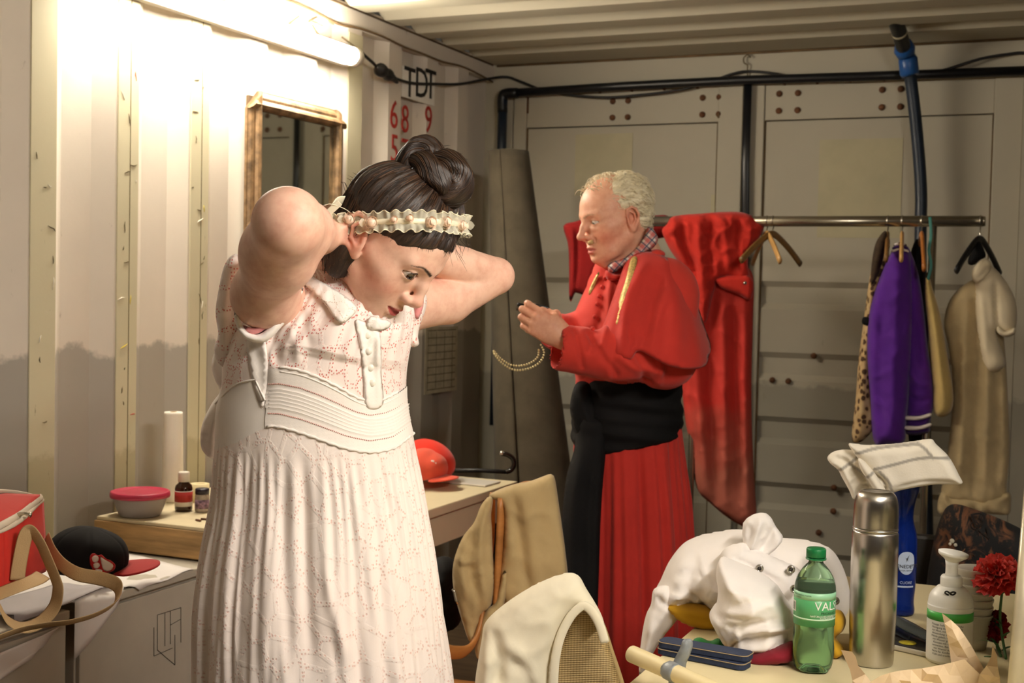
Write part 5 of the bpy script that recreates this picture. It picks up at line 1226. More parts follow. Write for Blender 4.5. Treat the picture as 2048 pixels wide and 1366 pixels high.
sheet([(-60, 1225), (110, 1165), (222, 1174), (40, 1236)], CZ+.016, 'grey-shaded sheet lying below the bag strap', material=M_paperg)
sheet([(140, 1205), (225, 1160), (262, 1186), (232, 1222)], CZ+.007, 'white sheet with a corner hanging over the box edge')
sheet([(-60, 1300), (140, 1224), (126, 1248), (-60, 1332)], CZ+.003, 'white sheet folding down over the edge at the lower left')
# wooden crate
z1 = .745; f0 = atz(188, 1040, z1); f1 = atz(404, 1078, z1)
t = empty('wooden_crate', (f0[0], f0[1], CZ+.006), 'shallow raw wooden box carrying the bowl and bottles', 'crate'); w_ = .52; hh = z1-CZ-.006
mesh('front_board', *box(0, w_, 0, .018, 0, hh, .002), M_wood, t, False); mesh('side_board', *box(w_-.018, w_, .018, .42, 0, hh-.001, .002), M_wood, t, False)
mesh('side_board', *box(0, .018, .018, .42, 0, hh-.001, .002), M_wood, t, False)
mesh('lid_board', *box(.004, w_-.004, .006, .42, hh, hh+.010, .002), mat('pale_board', (206, 192, 158), .6, var=.08, vscale=8), t, False)
zt = z1+.010
# plastic bowl with a red lid
def at(px, py, z): return tuple(atz(px, py, z))
b0 = atz(270, 1033, zt); t = empty('food_container', (b0[0], b0[1]+.02, zt+.001), 'round translucent plastic bowl with a raspberry red lid', 'container')
rb = 64*2.98/2600
M_tp = mat('translucent_plastic', (206, 196, 190), .35, var=.03, trans=.55, ior=1.2)
mesh('bowl', *lathe([(rb*.70, 0), (rb*.74, .003), (rb*.84, .02), (rb*.95, .045), (rb*1.0, .052), (rb*.97, .054), (rb*.92, .048), (rb*.8, .02), (rb*.68, .005), (0, .005)], 40), M_tp, t)
M_lidr = mat('raspberry_plastic', (176, 44, 74), .35, var=.04)
mesh('lid', *lathe([(rb*1.0, .050), (rb*1.06, .050), (rb*1.07, .056), (rb*1.05, .064), (rb*.98, .066), (rb*.93, .0625), (rb*.5, .0645), (0, .065)], 40), M_lidr, t)
# paper roll standing behind
r0 = atz(300, 985, zt); t = empty('paper_roll', (.115, 3.00, zt+.001), 'tall white paper roll standing on end behind the bowl', 'paper roll')
rr = 23*3.25/2600; hr = atx(303, 830, .115)[2]-zt
mesh('roll', *lathe([(rr*.32, 0), (rr*1.08, 0), (rr*1.08, .01), (rr*.9, hr-.006), (rr*.88, hr), (rr*.3, hr), (rr*.3, .002)], 36), mat('tissue_paper', (238, 230, 214), .85, var=.03, bs_=.3, bscale=300), t)
mesh('core', *lathe([(rr*.30, hr*.3), (rr*.33, hr+.001), (rr*.27, hr+.001), (rr*.25, hr*.3)], 24), mat('cardboard_core', (160, 130, 90), .9), t)
# brown bottle with white cap
bb = atz(367, 1022, zt+.0); t = empty('medicine_bottle', (bb[0], bb[1], zt+.001), 'small brown glass bottle with a white cap and red and white label', 'bottle')
k = 21*2.95/2600
mesh('glass', *lathe([(0, 0), (k*.9, 0), (k, .006), (k, .062), (k*.9, .070), (k*.55, .078), (k*.5, .084), (0, .084)], 32), mat('amber_glass', (52, 26, 10), .08, var=0, spec=.7), t)
mesh('cap', *lathe([(k*.62, .080), (k*.64, .080), (k*.64, .104), (k*.58, .107), (0, .107)], 28), M_plw, t)
lb = mesh('label', *lathe([(k*1.012, .014), (k*1.012, .056)], 32), mat('label_white', (230, 222, 210), .6, var=0), t); mesh('label_red', *lathe([(k*1.02, .026), (k*1.02, .054)], 32), mat('label_red', (176, 44, 38), .6, var=.05), t)
j0 = atz(404, 1024, zt); t = empty('glass_jar', (j0[0], j0[1], zt+.001), 'small glass jar with a dark lid and patterned label', 'jar'); k = 17*2.95/2600
mesh('glass', *lathe([(0, 0), (k*.95, 0), (k, .005), (k, .044), (k*.85, .050), (0, .050)], 28), mat('jar_filled', (190, 176, 160), .15, var=.2, vscale=60, trans=.3), t)
mesh('lid', *lathe([(k*.95, .050), (k*.97, .050), (k*.97, .062), (k*.9, .064), (0, .064)], 28), mat('dark_lid', (34, 28, 44), .4), t)
mesh('label', *lathe([(k*1.015, .010), (k*1.015, .034)], 28), mat('jar_label', (150, 120, 140), .7, var=.4, vscale=120), t)
tp = atz(347, 1012, zt); t = mesh('tape_roll', *joinm(lathe([(.011, 0), (.028, 0), (.028, .05), (.011, .05), (.011, 0)], 30)), mat('masking_tape', (222, 206, 160), .6, var=.03), M=(tp[0]+.012, tp[1]+.10, zt+.001)); tag(t, 'roll of cream masking tape standing behind the brown bottle', 'tape')
for i, (x, y) in enumerate(((392, 1042), (402, 1040))):
    q = atz(x, y, zt); o = mesh('screw', *tube([(0, 0, .003), (.018, .004*(i*2-1), .003)], .0028, 8), M_rust, M=tuple(q)); tag(o, ['left', 'right'][i]+' one of two tiny rusty screws lying beside the jar', 'screw', 'tiny screws beside the jar')
# black cap with a red peak
frC = Frame(195, 1120, 2.62)
t = empty('baseball_cap', frC.m, 'black baseball cap with a red peak and a red and white sewn patch', 'cap')
M_capb = fabric('cap_black', (24, 22, 24), .85, .15, 500, .3, 0, .4); M_capr = fabric('cap_red', (186, 40, 42), .8, .05, 500, .2)
S_ = Sdf(); c0 = frC.px(180, 1118, 0); 
S_.ell(c0+np.array((0, 0, .004)), (.076, .085, .058), .01); S_.ell(c0+np.array((-.03, .01, .012)), (.05, .06, .044), .03); S_.ell(c0+np.array((0, 0, -.062)), (.2, .2, .045), .004, -1)
V, F_ = S_.mesh(.003); n_ = vnormals(V, F_); an = np.arctan2(V[:, 1]-c0[1], V[:, 0]-c0[0]); V = V-n_*(.0012*np.exp(-(np.abs(np.mod(an/(2*PI)*6, 1)-.5)/.05)**2))[:, None]+n_*(vnoise(V, 18, 2)*.0015)[:, None]
crown = mesh('crown', V, F_, M_capb, t); M0 = frC.m
def pk(u, v):
    a = -.95+1.75*u; r = .072+.062*v*(math.sin(PI*min(max(u, 0), 1))**.45); return (c0[0]+r*math.cos(a)*1.02, c0[1]+r*math.sin(a), c0[2]-.0185+.010*math.sin(PI*u)*(.5+.5*v)-.004*v)
pk_ = mesh('peak', *grid(pk, 26, 8), M_capr, t); solid(pk_, .003, 0)
mesh('top_button', *ball(c0+np.array((-.03, -.01, .0575)), (.008, .008, .005)), M_capr, t)
mesh('eyelet', *ball(c0+np.array((-.012, -.050, .0445)), (.003, .003, .003), 10, 6), M_capr, t)
# sewn patch: a stylised fist shape
Mw, Mr2 = mat('patch_white', (236, 226, 218), .8, var=.03), M_capr
V_cr = V.copy(); Xf = V_cr[V_cr[:, 1] < c0[1]]
def capmid(a, b): return np.array([Xf[np.argsort((Xf[:, 0]-p)**2+(Xf[:, 2]-q)**2)[:4], 1].mean() for p, q in zip(a, b)])
def patch(pts, mt, off, nm):
    o = pillow(nm, frC, [(x, y-6) for x, y in pts], .0008, mt, res=.003, w0=-.0012-off, back=.003, Re=.002, mid=capmid); return MR(o, t)
patch([(181, 1101), (188, 1097), (196, 1101), (203, 1100), (212, 1108), (222, 1113), (230, 1122), (228, 1132), (218, 1136), (208, 1141), (196, 1138), (186, 1128), (180, 1115)], Mr2, .000, 'patch_border')
for pp_ in ([(184, 1106), (190, 1101), (197, 1104), (196, 1112), (188, 1114)], [(187, 1117), (195, 1114), (200, 1119), (196, 1125), (189, 1125)], [(190, 1128), (198, 1127), (205, 1131), (200, 1136), (193, 1134)], [(200, 1104), (210, 1110), (220, 1116), (226, 1123), (222, 1131), (213, 1133), (206, 1128), (203, 1118)]):
    patch(pp_, Mw, .0016, 'patch_piece')
# red cooler bag with tan straps
frB = Frame(20, 1080, 2.28, yaw=.0)
t = empty('cooler_bag', frB.m, 'red insulated bag with tan webbing straps at the left edge', 'bag')
M_bag = fabric('bag_red', (198, 48, 38), .75, .06, 350, .2, .15, .2); M_str = mat('tan_webbing', (190, 158, 112), .8, var=.05, bs_=.4, bscale=500); M_zip = mat('zip_tape', (206, 190, 168), .7, var=.05)
def BP(x, y, w): q = frB.px(x, y, w); return tuple(q)
A = [BP(-210, 1215, -.13), BP(8, 1182, -.10), BP(92, 1140, .06), BP(-130, 1140, .10)]; B = [BP(-200, 1110, -.12), BP(6, 1060, -.10), BP(84, 1000, .07), BP(-130, 985, .12)]
Tp = [BP(-190, 1050, -.06), BP(15, 1012, -.04), BP(80, 992, .05), BP(-120, 985, .08)]
def quadpatch(a, b, c, d, n, bul, nm, mt):
    a, b, c, d = map(np.array, (a, b, c, d)); nrm = np.cross(b-a, d-a); nrm /= np.linalg.norm(nrm)
    o = mesh(nm, *grid(lambda u, v: tuple((a*(1-u)+b*u)*(1-v)+(d*(1-u)+c*u)*v+nrm*bul*math.sin(PI*u)*math.sin(PI*v)), n, n), mt, t); solid(o, .006, 0); return o
quadpatch(A[0], A[1], B[1], B[0], 14, .012, 'front_panel', M_bag); quadpatch(A[1], A[2], B[2], B[1], 14, .010, 'end_panel', M_bag)
quadpatch(A[3], A[2], B[2], B[3], 8, -.01, 'back_panel', M_bag); quadpatch(A[0], A[1], A[2], A[3], 4, 0, 'base', M_bag)
quadpatch(B[0], B[1], Tp[2], Tp[3], 14, .012, 'lid_panel', M_bag)
mesh('piping', *tube(cat([B[0], B[1], B[2]], 6), .0045, 8), M_zip, t)
mesh('zip', *tube(cat([BP(-60, 1085, -.12), BP(0, 1052, -.108), BP(45, 1026, -.03), BP(83, 994, .06)], 6), 0, 8, flat=(.006, .003)), M_zip, t)
mesh('zip_pull', *tube(cat([BP(36, 1030, -.05), BP(48, 1027, -.06), BP(62, 1030, -.065)], 4), [.004, .004, .004, .003, .003, .003, .003, .004, .005][:9], 8), mat('zip_metal', (200, 190, 170), .25, .9), t)
mesh('rim_welt', *tube(cat([BP(-40, 985, .02), BP(0, 983, .06), BP(40, 987, .09), BP(66, 995, .07), BP(40, 1008, .03), BP(0, 1012, .0), BP(-40, 1004, -.01)], 6), .0045, 8), M_zip, t)
def strap(nm, pts, w_, up=(0, 1, .2)):
    return mesh(nm, *tube([BP(*p) for p in cat(np.array(pts, float), 7)], 0, 10, flat=(w_, .0012, up)), M_str, t)
strap('strap', [(34, 1160, -.09), (40, 1120, -.09), (50, 1075, -.09), (62, 1062, -.09), (80, 1085, -.10), (98, 1125, -.10), (112, 1160, -.10), (116, 1180, -.10), (108, 1215, -.09), (80, 1245, -.09), (45, 1255, -.10), (15, 1240, -.12), (0, 1215, -.13), (-20, 1180, -.14)], .0125, (1, .2, .1))
strap('strap', [(92, 1075, .06), (105, 1105, .02), (125, 1130, -.02), (155, 1148, -.05), (195, 1156, -.06), (228, 1166, -.07), (238, 1182, -.09), (228, 1208, -.12), (190, 1230, -.14), (140, 1244, -.15), (90, 1250, -.15), (40, 1260, -.15), (-10, 1278, -.16)], .0125, (.2, .3, 1))
strap('strap', [(-20, 1195, -.12), (30, 1175, -.12), (70, 1160, -.10), (86, 1150, -.04)], .014, (0, 1, .8))
# desk along the left wall
M_desk = mat('desk_top', (206, 194, 160), .5, var=.04, vscale=3)
t = empty('desk', (.03, 3.12, 0), 'cream desk along the left wall carrying the red hats', 'desk')
mesh('desk_top', *box(0, .765, 0, .795, .722, .75, .004), M_desk, t, False); mesh('apron', *box(.03, .75, .02, .775, .63, .722, .003), M_desk, t, False)
for x, y in ((.05, .05), (.70, .05), (.05, .71), (.70, .71)): mesh('leg', *box(x, x+.045, y, y+.045, 0, .64, .002), mat('dark_leg', (42, 36, 30), .6), t, False)
# red hats, stick and flat case
frH = Frame(880, 940, 4.10)
t = empty('peaked_cap', frH.m, 'coral red peaked cap with a white cross on the desk', 'cap')
M_cor = fabric('coral_felt', (214, 84, 62), .85, .06, 400, .25); M_brt = fabric('bright_red_felt', (214, 48, 30), .8, .05, 400, .25)
c0 = frH.px(845, 935, 0); S_ = Sdf(); S_.ell(c0, (.078, .08, .060), .01); S_.ell(c0+np.array((0, 0, -.09)), (.2, .2, .06), .004, -1); V, F_ = S_.mesh(.005); V = V+vnormals(V, F_)*(vnoise(V, 16, 4)*.003)[:, None]
mesh('crown', V, F_, M_cor, t)
pk_ = mesh('peak', *grid(lambda u, v: (c0[0]+(.074+.045*v*math.sin(PI*u)**.5)*math.cos(-1.3+1.8*u), c0[1]+(.078+.04*v*math.sin(PI*u)**.5)*math.sin(-1.3+1.8*u), c0[2]-.028-.006*v+.008*math.sin(PI*u)), 22, 6), M_cor, t); solid(pk_, .003, 0)
q = frH.px(866, 930, -.0)
cv = frH.px(865, 930, -.082)
for b_ in ((-.012, .012, -.005, .005), (-.005, .005, -.012, .012)):
    v, f = box(b_[0], b_[1], -.002, .004, b_[2], b_[3], .001); mesh('white_cross', [(cv[0]+a, cv[1]+.020+b, cv[2]+c) for a, b, c in v], f, Mw, t)
t2 = empty('beret', frH.m, 'bright red round hat leaning behind the coral cap', 'hat'); c1_ = frH.px(858, 925, .10)
S_ = Sdf(); S_.ell(c1_+np.array((0, 0, .012)), (.085, .085, .060), .01); S_.ell(c1_+np.array((.0, -.0, -.07)), (.2, .2, .05), .01, -1); V, F_ = S_.mesh(.005); Rq = rotm('Y', .45); V = c1_+(V-c1_)@Rq.T; mesh('hat_body', V, F_, M_brt, t2)
mesh('hat_rim', *tube([tuple(c1_+Rq@np.array((.074*math.cos(a), .074*math.sin(a), -.02))) for a in np.linspace(0, 2*PI, 40, endpoint=False)], .007, 8, closed=True), M_brt, t2)
y_ = 3.80; t = empty('walking_stick', (0, 0, 0), 'black curved-handle cane lying on the desk corner', 'cane')
mesh('shaft', *tube([atz(900, 941, .765), atz(960, 941, .765), atz(1012, 944, .765)], .007, 10), M_blkpl, t)
h0 = atz(1012, 944, .765); Zh = (CM@(h0-CAM))[2]
mesh('handle', *tube(cat([h0, P(1022, 940, Zh), P(1028, 930, Zh), P(1026, 918, Zh), P(1016, 910, Zh), P(1006, 907, Zh)], 5), .0085, 12), mat('black_lacquer', (14, 12, 12), .15, var=0, spec=.7), t)
mesh('tip', *ball(P(1004, 907, Zh), .009, 12, 8), mat('silver_tip', (210, 205, 195), .2, .9), t)
a_ = atz(905, 936, .752); o = mesh('flat_case', *box(-.10, .26, -.03, .08, 0, .006, .002), mat('pale_case', (196, 192, 182), .4, var=.04), None, False, M=Matrix.Translation((.50, 3.78, .7505)) @ Matrix.Rotation(-.05, 4, 'Z')); tag(o, 'thin pale flat case lying under the cane', 'case')
# ------------------------------------------------------------------ carpet roll, chairs with clothes
M_carp = fabric('carpet_back', (84, 77, 64), .95, .12, 160, .6, 0, .1, 10)
top, bot = P(1017, 303, 5.15), P(1068, 960, 4.98); d_ = (bot-top); bot2 = top+d_*(top[2]/(top[2]-bot[2])) ; bot2[2] = .0
t = empty('carpet_roll', tuple(bot2), 'tall rolled-up grey-brown carpet leaning in the corner by the doors', 'carpet'); bpy.context.view_layer.update()
def cr(u, v):
    c = top*(1-v)+bot2*v; r = .072+.105*v; a = 2*PI*1.18*u+3.6; rr = r*(1+.10*max(0, (u-.82))/.18*(1+v)-.05*u); return tuple(c+np.array((rr*math.cos(a), rr*math.sin(a)*1.0, 0))-bot2)
V, F_ = grid(cr, 90, 60); o = mesh('rolled_sheet', V, F_, M_carp, t); solid(o, .010, -1)
def plug(u, v): c = top*(1-v)+bot2*v; r = (.060+.095*v); a = 2*PI*u; return tuple(c+np.array((r*math.cos(a), r*math.sin(a), -.004))-bot2)
V, F_ = grid(plug, 40, 3, True); F_ = F_+[tuple(range(40))]; mesh('inner_turns', V, F_, M_carp, t)
# the dark boards standing in the corner behind
o = mesh('dark_board', *box(0, .05, 0, .02, 0, .92, .002), mat('dark_wood', (58, 50, 40), .8, var=.15), None, False, M=(.12, 5.30, 0)); tag(o, 'narrow dark board standing in the corner behind the carpet roll', 'board')

M_ply = mat('orange_plywood', (186, 124, 66), .4, var=.15, vscale=4, sx=(1, 1, 6)); M_vest = fabric('khaki_cloth', (190, 166, 120), .85, .05, 300, .3, .25, .2)
M_chrome = mat('chrome', (200, 196, 186), .2, .95, var=0)
frK = Frame(1020, 1120, 3.05)
t = empty('plywood_chair', Matrix.Translation(Vector(frK.world(np.array((0.02, .0, 0)))*np.array((1, 1, 0)))), 'bent plywood chair with a khaki waistcoat over its back', 'chair')
bpy.context.view_layer.update()
def KM(nm, V, Fc, m_, par=t, fr=frK, **k):
    o = mesh(nm, V, Fc, m_, None, **k); o.matrix_world = fr.m; return MR(o, par)
bp = [(-.13, .0), (.13, .0)]
def backf(u, v):
    x = (u-.5)*.13*(1-.12*v)-.03; y = .05+(u-.5)*.24+.02*math.cos((u-.5)*2.4); a = frK.px(1010, 1290, 0)[2]; b = frK.px(1060, 990, 0)[2]; return (x+.06, y, a+(b-a)*v+.02*math.sin(PI*u))
o = KM('backrest', *grid(backf, 16, 14), M_ply); solid(o, .010, 0)
zs = .45-frK.o[2]
def seatf(u, v): x = -.20+.40*u; y = -.34+.38*v; return (x+.0, y+.02, zs-.02*math.cos((u-.5)*3)-.015*math.sin(v*3)+.02*max(0, .25-v)*-4)
o = KM('seat', *grid(seatf, 16, 16), M_ply); solid(o, .012, 0)
o = KM('side_bend', *tube([tuple(frK.px(x, y, w_)) for x, y, w_ in cat(np.array([(985, 985, .02), (983, 1080, .0), (972, 1180, -.03), (958, 1260, -.06), (935, 1300, -.10), (900, 1305, -.16), (880, 1300, -.2)]), 6)], 0, 10, flat=(.020, .007, (0, 1, 0))), M_ply)
for x, y in ((-.17, -.30), (.17, -.30), (-.17, .02), (.17, .02)): KM('leg', *tube([(x, y, zs-.01), (x*1.15, y*1.05, -frK.o[2])], .011, 10), M_chrome)
# waistcoat: back panel over the chair, armhole edge, front hanging
v = empty('waistcoat', frK.m, 'khaki sleeveless waistcoat hung over the plywood chair back', 'waistcoat')
def VP(*a, **k): o = pillow(*a, **k); o.matrix_world = frK.m; return MR(o, v)
VP('back_panel', frK, [(978, 990), (1000, 978), (1030, 968), (1060, 962), (1088, 952), (1102, 948), (1110, 958), (1118, 1010), (1128, 1080), (1135, 1140), (1140, 1210), (1120, 1235), (1060, 1240), (1020, 1225), (1000, 1190), (995, 1160), (1003, 1100), (1006, 1050), (1004, 1020), (996, 1002), (985, 998)], .035, M_vest, res=.008, w0=-.03, back=.012, Re=.03, folds=[([(1025, 972), (1040, 1080), (1060, 1190)], -.012, .012), ([(1050, 970), (1062, 1080), (1080, 1200)], .008, .02), ([(1105, 1000), (1112, 1100), (1115, 1180)], -.006, .012)], noise_=.003, nsc=12, crease=(.005, 7))
VP('front_panel', frK, [(980, 992), (986, 1000), (982, 1030), (984, 1060), (986, 1110), (990, 1150), (988, 1190), (980, 1215), (965, 1230), (958, 1260), (960, 1280), (940, 1285), (925, 1245), (912, 1200), (905, 1160), (908, 1120), (925, 1075), (948, 1045), (960, 1015), (970, 1000)], .028, M_vest, res=.008, w0=-.05, back=.02, Re=.03, folds=[([(968, 1010), (962, 1080), (968, 1160), (975, 1210)], .012, .010), ([(950, 1050), (940, 1110), (945, 1180)], -.010, .010), ([(930, 1080), (925, 1130), (935, 1200)], .010, .010), ([(915, 1110), (935, 1120), (955, 1110)], .008, .008), ([(975, 1030), (972, 1100), (980, 1160)], -.008, .006)], noise_=.004, nsc=14, crease=(.006, 12))
VP('armhole_band', frK, [(978, 1215), (990, 1205), (1000, 1170), (1008, 1140), (1014, 1155), (1010, 1200), (1000, 1240), (980, 1260), (968, 1300), (958, 1320), (950, 1300), (956, 1260), (966, 1230)], .016, M_vest, res=.007, w0=-.06, back=.015, Re=.015, folds=[([(990, 1210), (975, 1240), (962, 1290)], .006, .006)])
KM('buckle', *tube([tuple(frK.px(x, y, -.085)) for x, y in ((905, 1178), (909, 1184), (912, 1200), (917, 1208))], .0035, 8), M_chrome, par=v)
# dark bag under the desk
o = pillow('black_bag', Frame(905, 1190, 3.3), [(868, 1120), (890, 1112), (912, 1125), (918, 1160), (925, 1200), (920, 1245), (895, 1262), (860, 1260), (850, 1200), (855, 1150)], .09, M_blkc, res=.012, w0=0, Re=.06, folds=[([(870, 1145), (895, 1155), (912, 1140)], .02, .008), ([(865, 1190), (890, 1200), (915, 1185)], .02, .008)]); tag(o, 'black cloth bag stored under the desk behind the woman', 'bag')
# foreground chair with mesh back and the white shirt over it
frG = Frame(1095, 1290, 2.30)
t2 = empty('mesh_chair', Matrix.Translation(Vector(frG.o*np.array((1, 1, 0)))), 'tan mesh-backed chair with a white shirt over it in the foreground', 'chair'); bpy.context.view_layer.update()
m, nt, b = nodes_of('tan_mesh'); tc = N(nt, 'TexCoord'); wv = N(nt, 'TexWave', wave_type='BANDS', bands_direction='Z'); wv.inputs['Scale'].default_value = 95; wv.inputs['Distortion'].default_value = .4; L(nt, tc.outputs['Object'], wv.inputs[0])
w2 = N(nt, 'TexWave', wave_type='BANDS', bands_direction='X'); w2.inputs['Scale'].default_value = 60; L(nt, tc.outputs['Object'], w2.inputs[0]); f = math_(nt, 'ADD', math_(nt, 'MULTIPLY', wv.outputs['Fac'], .7), math_(nt, 'MULTIPLY', w2.outputs['Fac'], .3))
L(nt, ramp(nt, f, [(.2, srgb(138, 112, 68)), (.8, srgb(206, 180, 126))]), b.inputs['Base Color']); b.inputs['Roughness'].default_value = .6; bump(nt, b, f, .6, .002); M_mesh = m
def GM(nm, V, Fc, m_, par=t2, **k): return KM(nm, V, Fc, m_, par, frG, **k)
def GP(*a, par=None, **k): o = pillow(*a, **k); o.matrix_world = frG.m; return MR(o, par)
GP('mesh_back', frG, [(1160, 1218), (1178, 1216), (1198, 1236), (1215, 1280), (1235, 1350), (1262, 1450), (1270, 1520), (1080, 1520), (1085, 1400), (1100, 1330), (1125, 1270), (1145, 1232)], .010, M_mesh, par=t2, res=.012, w0=.02, back=.006, Re=.02)
GM('back_frame', *tube([tuple(frG.px(x, y, .03)) for x, y in cat(np.array([(1040, 1600), (1090, 1400), (1110, 1300), (1145, 1225), (1165, 1212), (1186, 1222), (1204, 1252), (1220, 1300), (1243, 1370), (1272, 1480), (1290, 1600)]), 6)], .006, 10), mat('tan_frame', (180, 156, 108), .5))
zs = .46-frG.o[2]; GM('seat', *box(-.11, .28, .0, .42, zs-.03, zs+.01, .01), M_mesh)
for x, y in ((-.08, .02), (.25, .02), (-.08, .40), (.25, .40)): GM('leg', *tube([(x, y, zs-.02), (x*1.1, y, -frG.o[2])], .011, 10), M_chrome)
M_shirt = fabric('white_knit', (238, 230, 206), .85, .03, 500, .2, .0, .25)
sh = empty('white_shirt', frG.m, 'cream white knit shirt hung over the mesh chair back', 'shirt'); bpy.context.view_layer.update()
GP('shirt_body', frG, [(968, 1250), (985, 1228), (1020, 1200), (1060, 1175), (1100, 1156), (1138, 1146), (1158, 1152), (1172, 1176), (1190, 1205), (1204, 1232), (1212, 1262), (1214, 1290), (1204, 1262), (1190, 1232), (1178, 1214), (1162, 1212), (1140, 1228), (1118, 1268), (1106, 1310), (1100, 1366), (1100, 1450), (1090, 1520), (960, 1520), (950, 1430), (950, 1366), (958, 1310), (964, 1275)], .040, M_shirt, par=sh, res=.007, w0=-.005, back=.05, Re=.035, folds=[([(985, 1245), (1000, 1300), (992, 1366)], -.012, .010), ([(1000, 1270), (1040, 1300), (1060, 1360)], .008, .012), ([(1022, 1300), (1050, 1330), (1075, 1400)], -.010, .010), ([(970, 1280), (975, 1330), (972, 1400)], .008, .010)], noise_=.002, nsc=10, crease=(.0035, 8))
GM('neckband', *tube([tuple(frG.px(x, y, -.035)) for x, y in cat(np.array([(1106, 1420), (1108, 1350), (1112, 1310), (1122, 1270), (1140, 1235), (1158, 1216), (1170, 1212), (1186, 1226), (1200, 1252), (1210, 1285)]), 6)], 0, 10, flat=(.008, .003, (1, 0, 0))), M_shirt, par=sh)
# ------------------------------------------------------------------ clothes rail and what hangs on it
RY = 4.60
pa, pb = aty(1262, 447, RY), aty(1966, 438, RY); pb[2] = pa[2] = (pa[2]+pb[2])/2
t = empty('clothes_rail', tuple(pa*np.array((1, 1, 0))), 'chrome clothes rail on posts behind the man', 'clothes rail'); bpy.context.view_layer.update()
def WM(nm, V, Fc, m_, par, **k): return MR(mesh(nm, V, Fc, m_, None, **k), par)
M_rail = mat('rail_chrome', (176, 168, 150), .25, .9, var=.05, vscale=10)
WM('rail', *tube([pa, pb], .0185, 16), M_rail, t); WM('end_cap', *tube([pb, pb+np.array((.008, 0, 0))], .0165, 16), M_rail, t)
for px in (1866, 1395):
    q = aty(px, 470, RY); WM('post', *tube([(q[0], RY, .06), (q[0], RY, pa[2])], .0125, 14), M_rail, t)
    WM('foot', *tube([(q[0], RY-.25, .04), (q[0], RY+.25, .04)], .014, 12), M_rail, t)
    for y in (-.24, .24): WM('caster', *tube([(q[0]-.01, RY+y, .022), (q[0]+.012, RY+y, .022)], .022, 14), M_blkpl, t)
frR = Frame(1430, 600, 4.78); 
def RP(fr, *a, par=None, **k): o = pillow(a[0], fr, *a[1:], **k); o.matrix_world = fr.m; return MR(o, par) if par else o
M_redd = fabric('dark_red_cloth', (140, 26, 26), .85, .08, 200, .3, .15, .1); M_redc = fabric('red_robe_cloth', (186, 44, 34), .85, .08, 200, .3, .2, .15)
def frame_at(px, py, Y=RY):
    q = aty(px, py, Y); c = CM@(q-CAM); return Frame(px, py, c[2])
m, nt, b = nodes_of('soiled_red'); tc = N(nt, 'TexCoord'); sp = N(nt, 'SeparateXYZ'); L(nt, tc.outputs['Object'], sp.inputs[0])
z = math_(nt, 'ADD', sp.outputs[2], math_(nt, 'MULTIPLY', noise(nt, 5, 4, .6), .35)); f = math_(nt, 'MULTIPLY', math_(nt, 'SUBTRACT', -.28, z), 4, clamp=True)
c = mixc(nt, f, srgb(186, 44, 34), srgb(166, 88, 70)); L(nt, c, b.inputs['Base Color']); b.inputs['Roughness'].default_value = .85; bump(nt, b, noise(nt, 14, 3, .5, dist=.6), .25, .008); bump(nt, b, noise(nt, 200, 2, .6), .3, .001); M_soil = m
fr = frame_at(1430, 560)
rb_ = empty('red_robe', fr.m, 'long red robe thrown over the clothes rail, soiled near its hem', 'robe'); bpy.context.view_layer.update()
RP(fr, 'skirt_part', [(1352, 545), (1400, 530), (1460, 530), (1504, 545), (1506, 640), (1503, 760), (1504, 860), (1508, 950), (1513, 1040), (1500, 1058), (1476, 1048), (1448, 1030), (1420, 1006), (1398, 985), (1388, 950), (1384, 900), (1372, 850), (1362, 760), (1350, 660)], .05, M_soil, par=rb_, res=.010, w0=.03, back=.04, Re=.05, folds=[([(1400, 560), (1392, 700), (1402, 860), (1415, 980)], .024, .022), ([(1425, 570), (1420, 760), (1432, 1000)], -.020, .014), ([(1445, 560), (1448, 760), (1452, 1020)], .024, .018), ([(1468, 580), (1472, 760), (1478, 1020)], -.020, .012), ([(1490, 580), (1490, 800), (1496, 1030)], .018, .012), ([(1372, 640), (1378, 800), (1400, 940)], -.014, .012)], noise_=.005, nsc=7, crease=(.010, 5))
RP(fr, 'upper_part', [(1324, 462), (1334, 448), (1342, 435), (1362, 430), (1400, 427), (1440, 424), (1480, 424), (1506, 432), (1524, 442), (1528, 456), (1516, 480), (1500, 500), (1496, 530), (1500, 556), (1482, 566), (1462, 556), (1438, 560), (1426, 590), (1416, 632), (1408, 650), (1400, 632), (1388, 590), (1372, 552), (1354, 520), (1338, 496)], .055, M_redc, par=rb_, res=.008, w0=-.02, back=.06, Re=.045, folds=[([(1345, 445), (1352, 490), (1378, 540)], .020, .014), ([(1366, 440), (1370, 490), (1400, 560)], -.018, .010), ([(1400, 435), (1398, 500), (1412, 600)], .018, .014), ([(1425, 440), (1420, 500), (1425, 560)], -.020, .010), ([(1445, 432), (1452, 490), (1460, 540)], .016, .014), ([(1480, 432), (1476, 490), (1482, 550)], -.014, .010), ([(1500, 440), (1500, 480), (1494, 520)], .012, .010), ([(1340, 470), (1360, 478), (1376, 492)], -.015, .008)], noise_=.006, nsc=9, crease=(.012, 8))
o = RP(fr, 'sleeve_part', [(1432, 556), (1470, 548), (1500, 552), (1508, 575), (1500, 600), (1478, 590), (1450, 580), (1436, 570)], .03, M_redc, par=rb_, res=.008, w0=-.045, back=.02, Re=.02)
WM('button', *ball(fr.world(fr.px(1490, 566, -.09)), .007, 10, 6), mat('silver_button', (200, 196, 186), .2, .9), rb_)
fr = frame_at(1160, 520, 4.62)
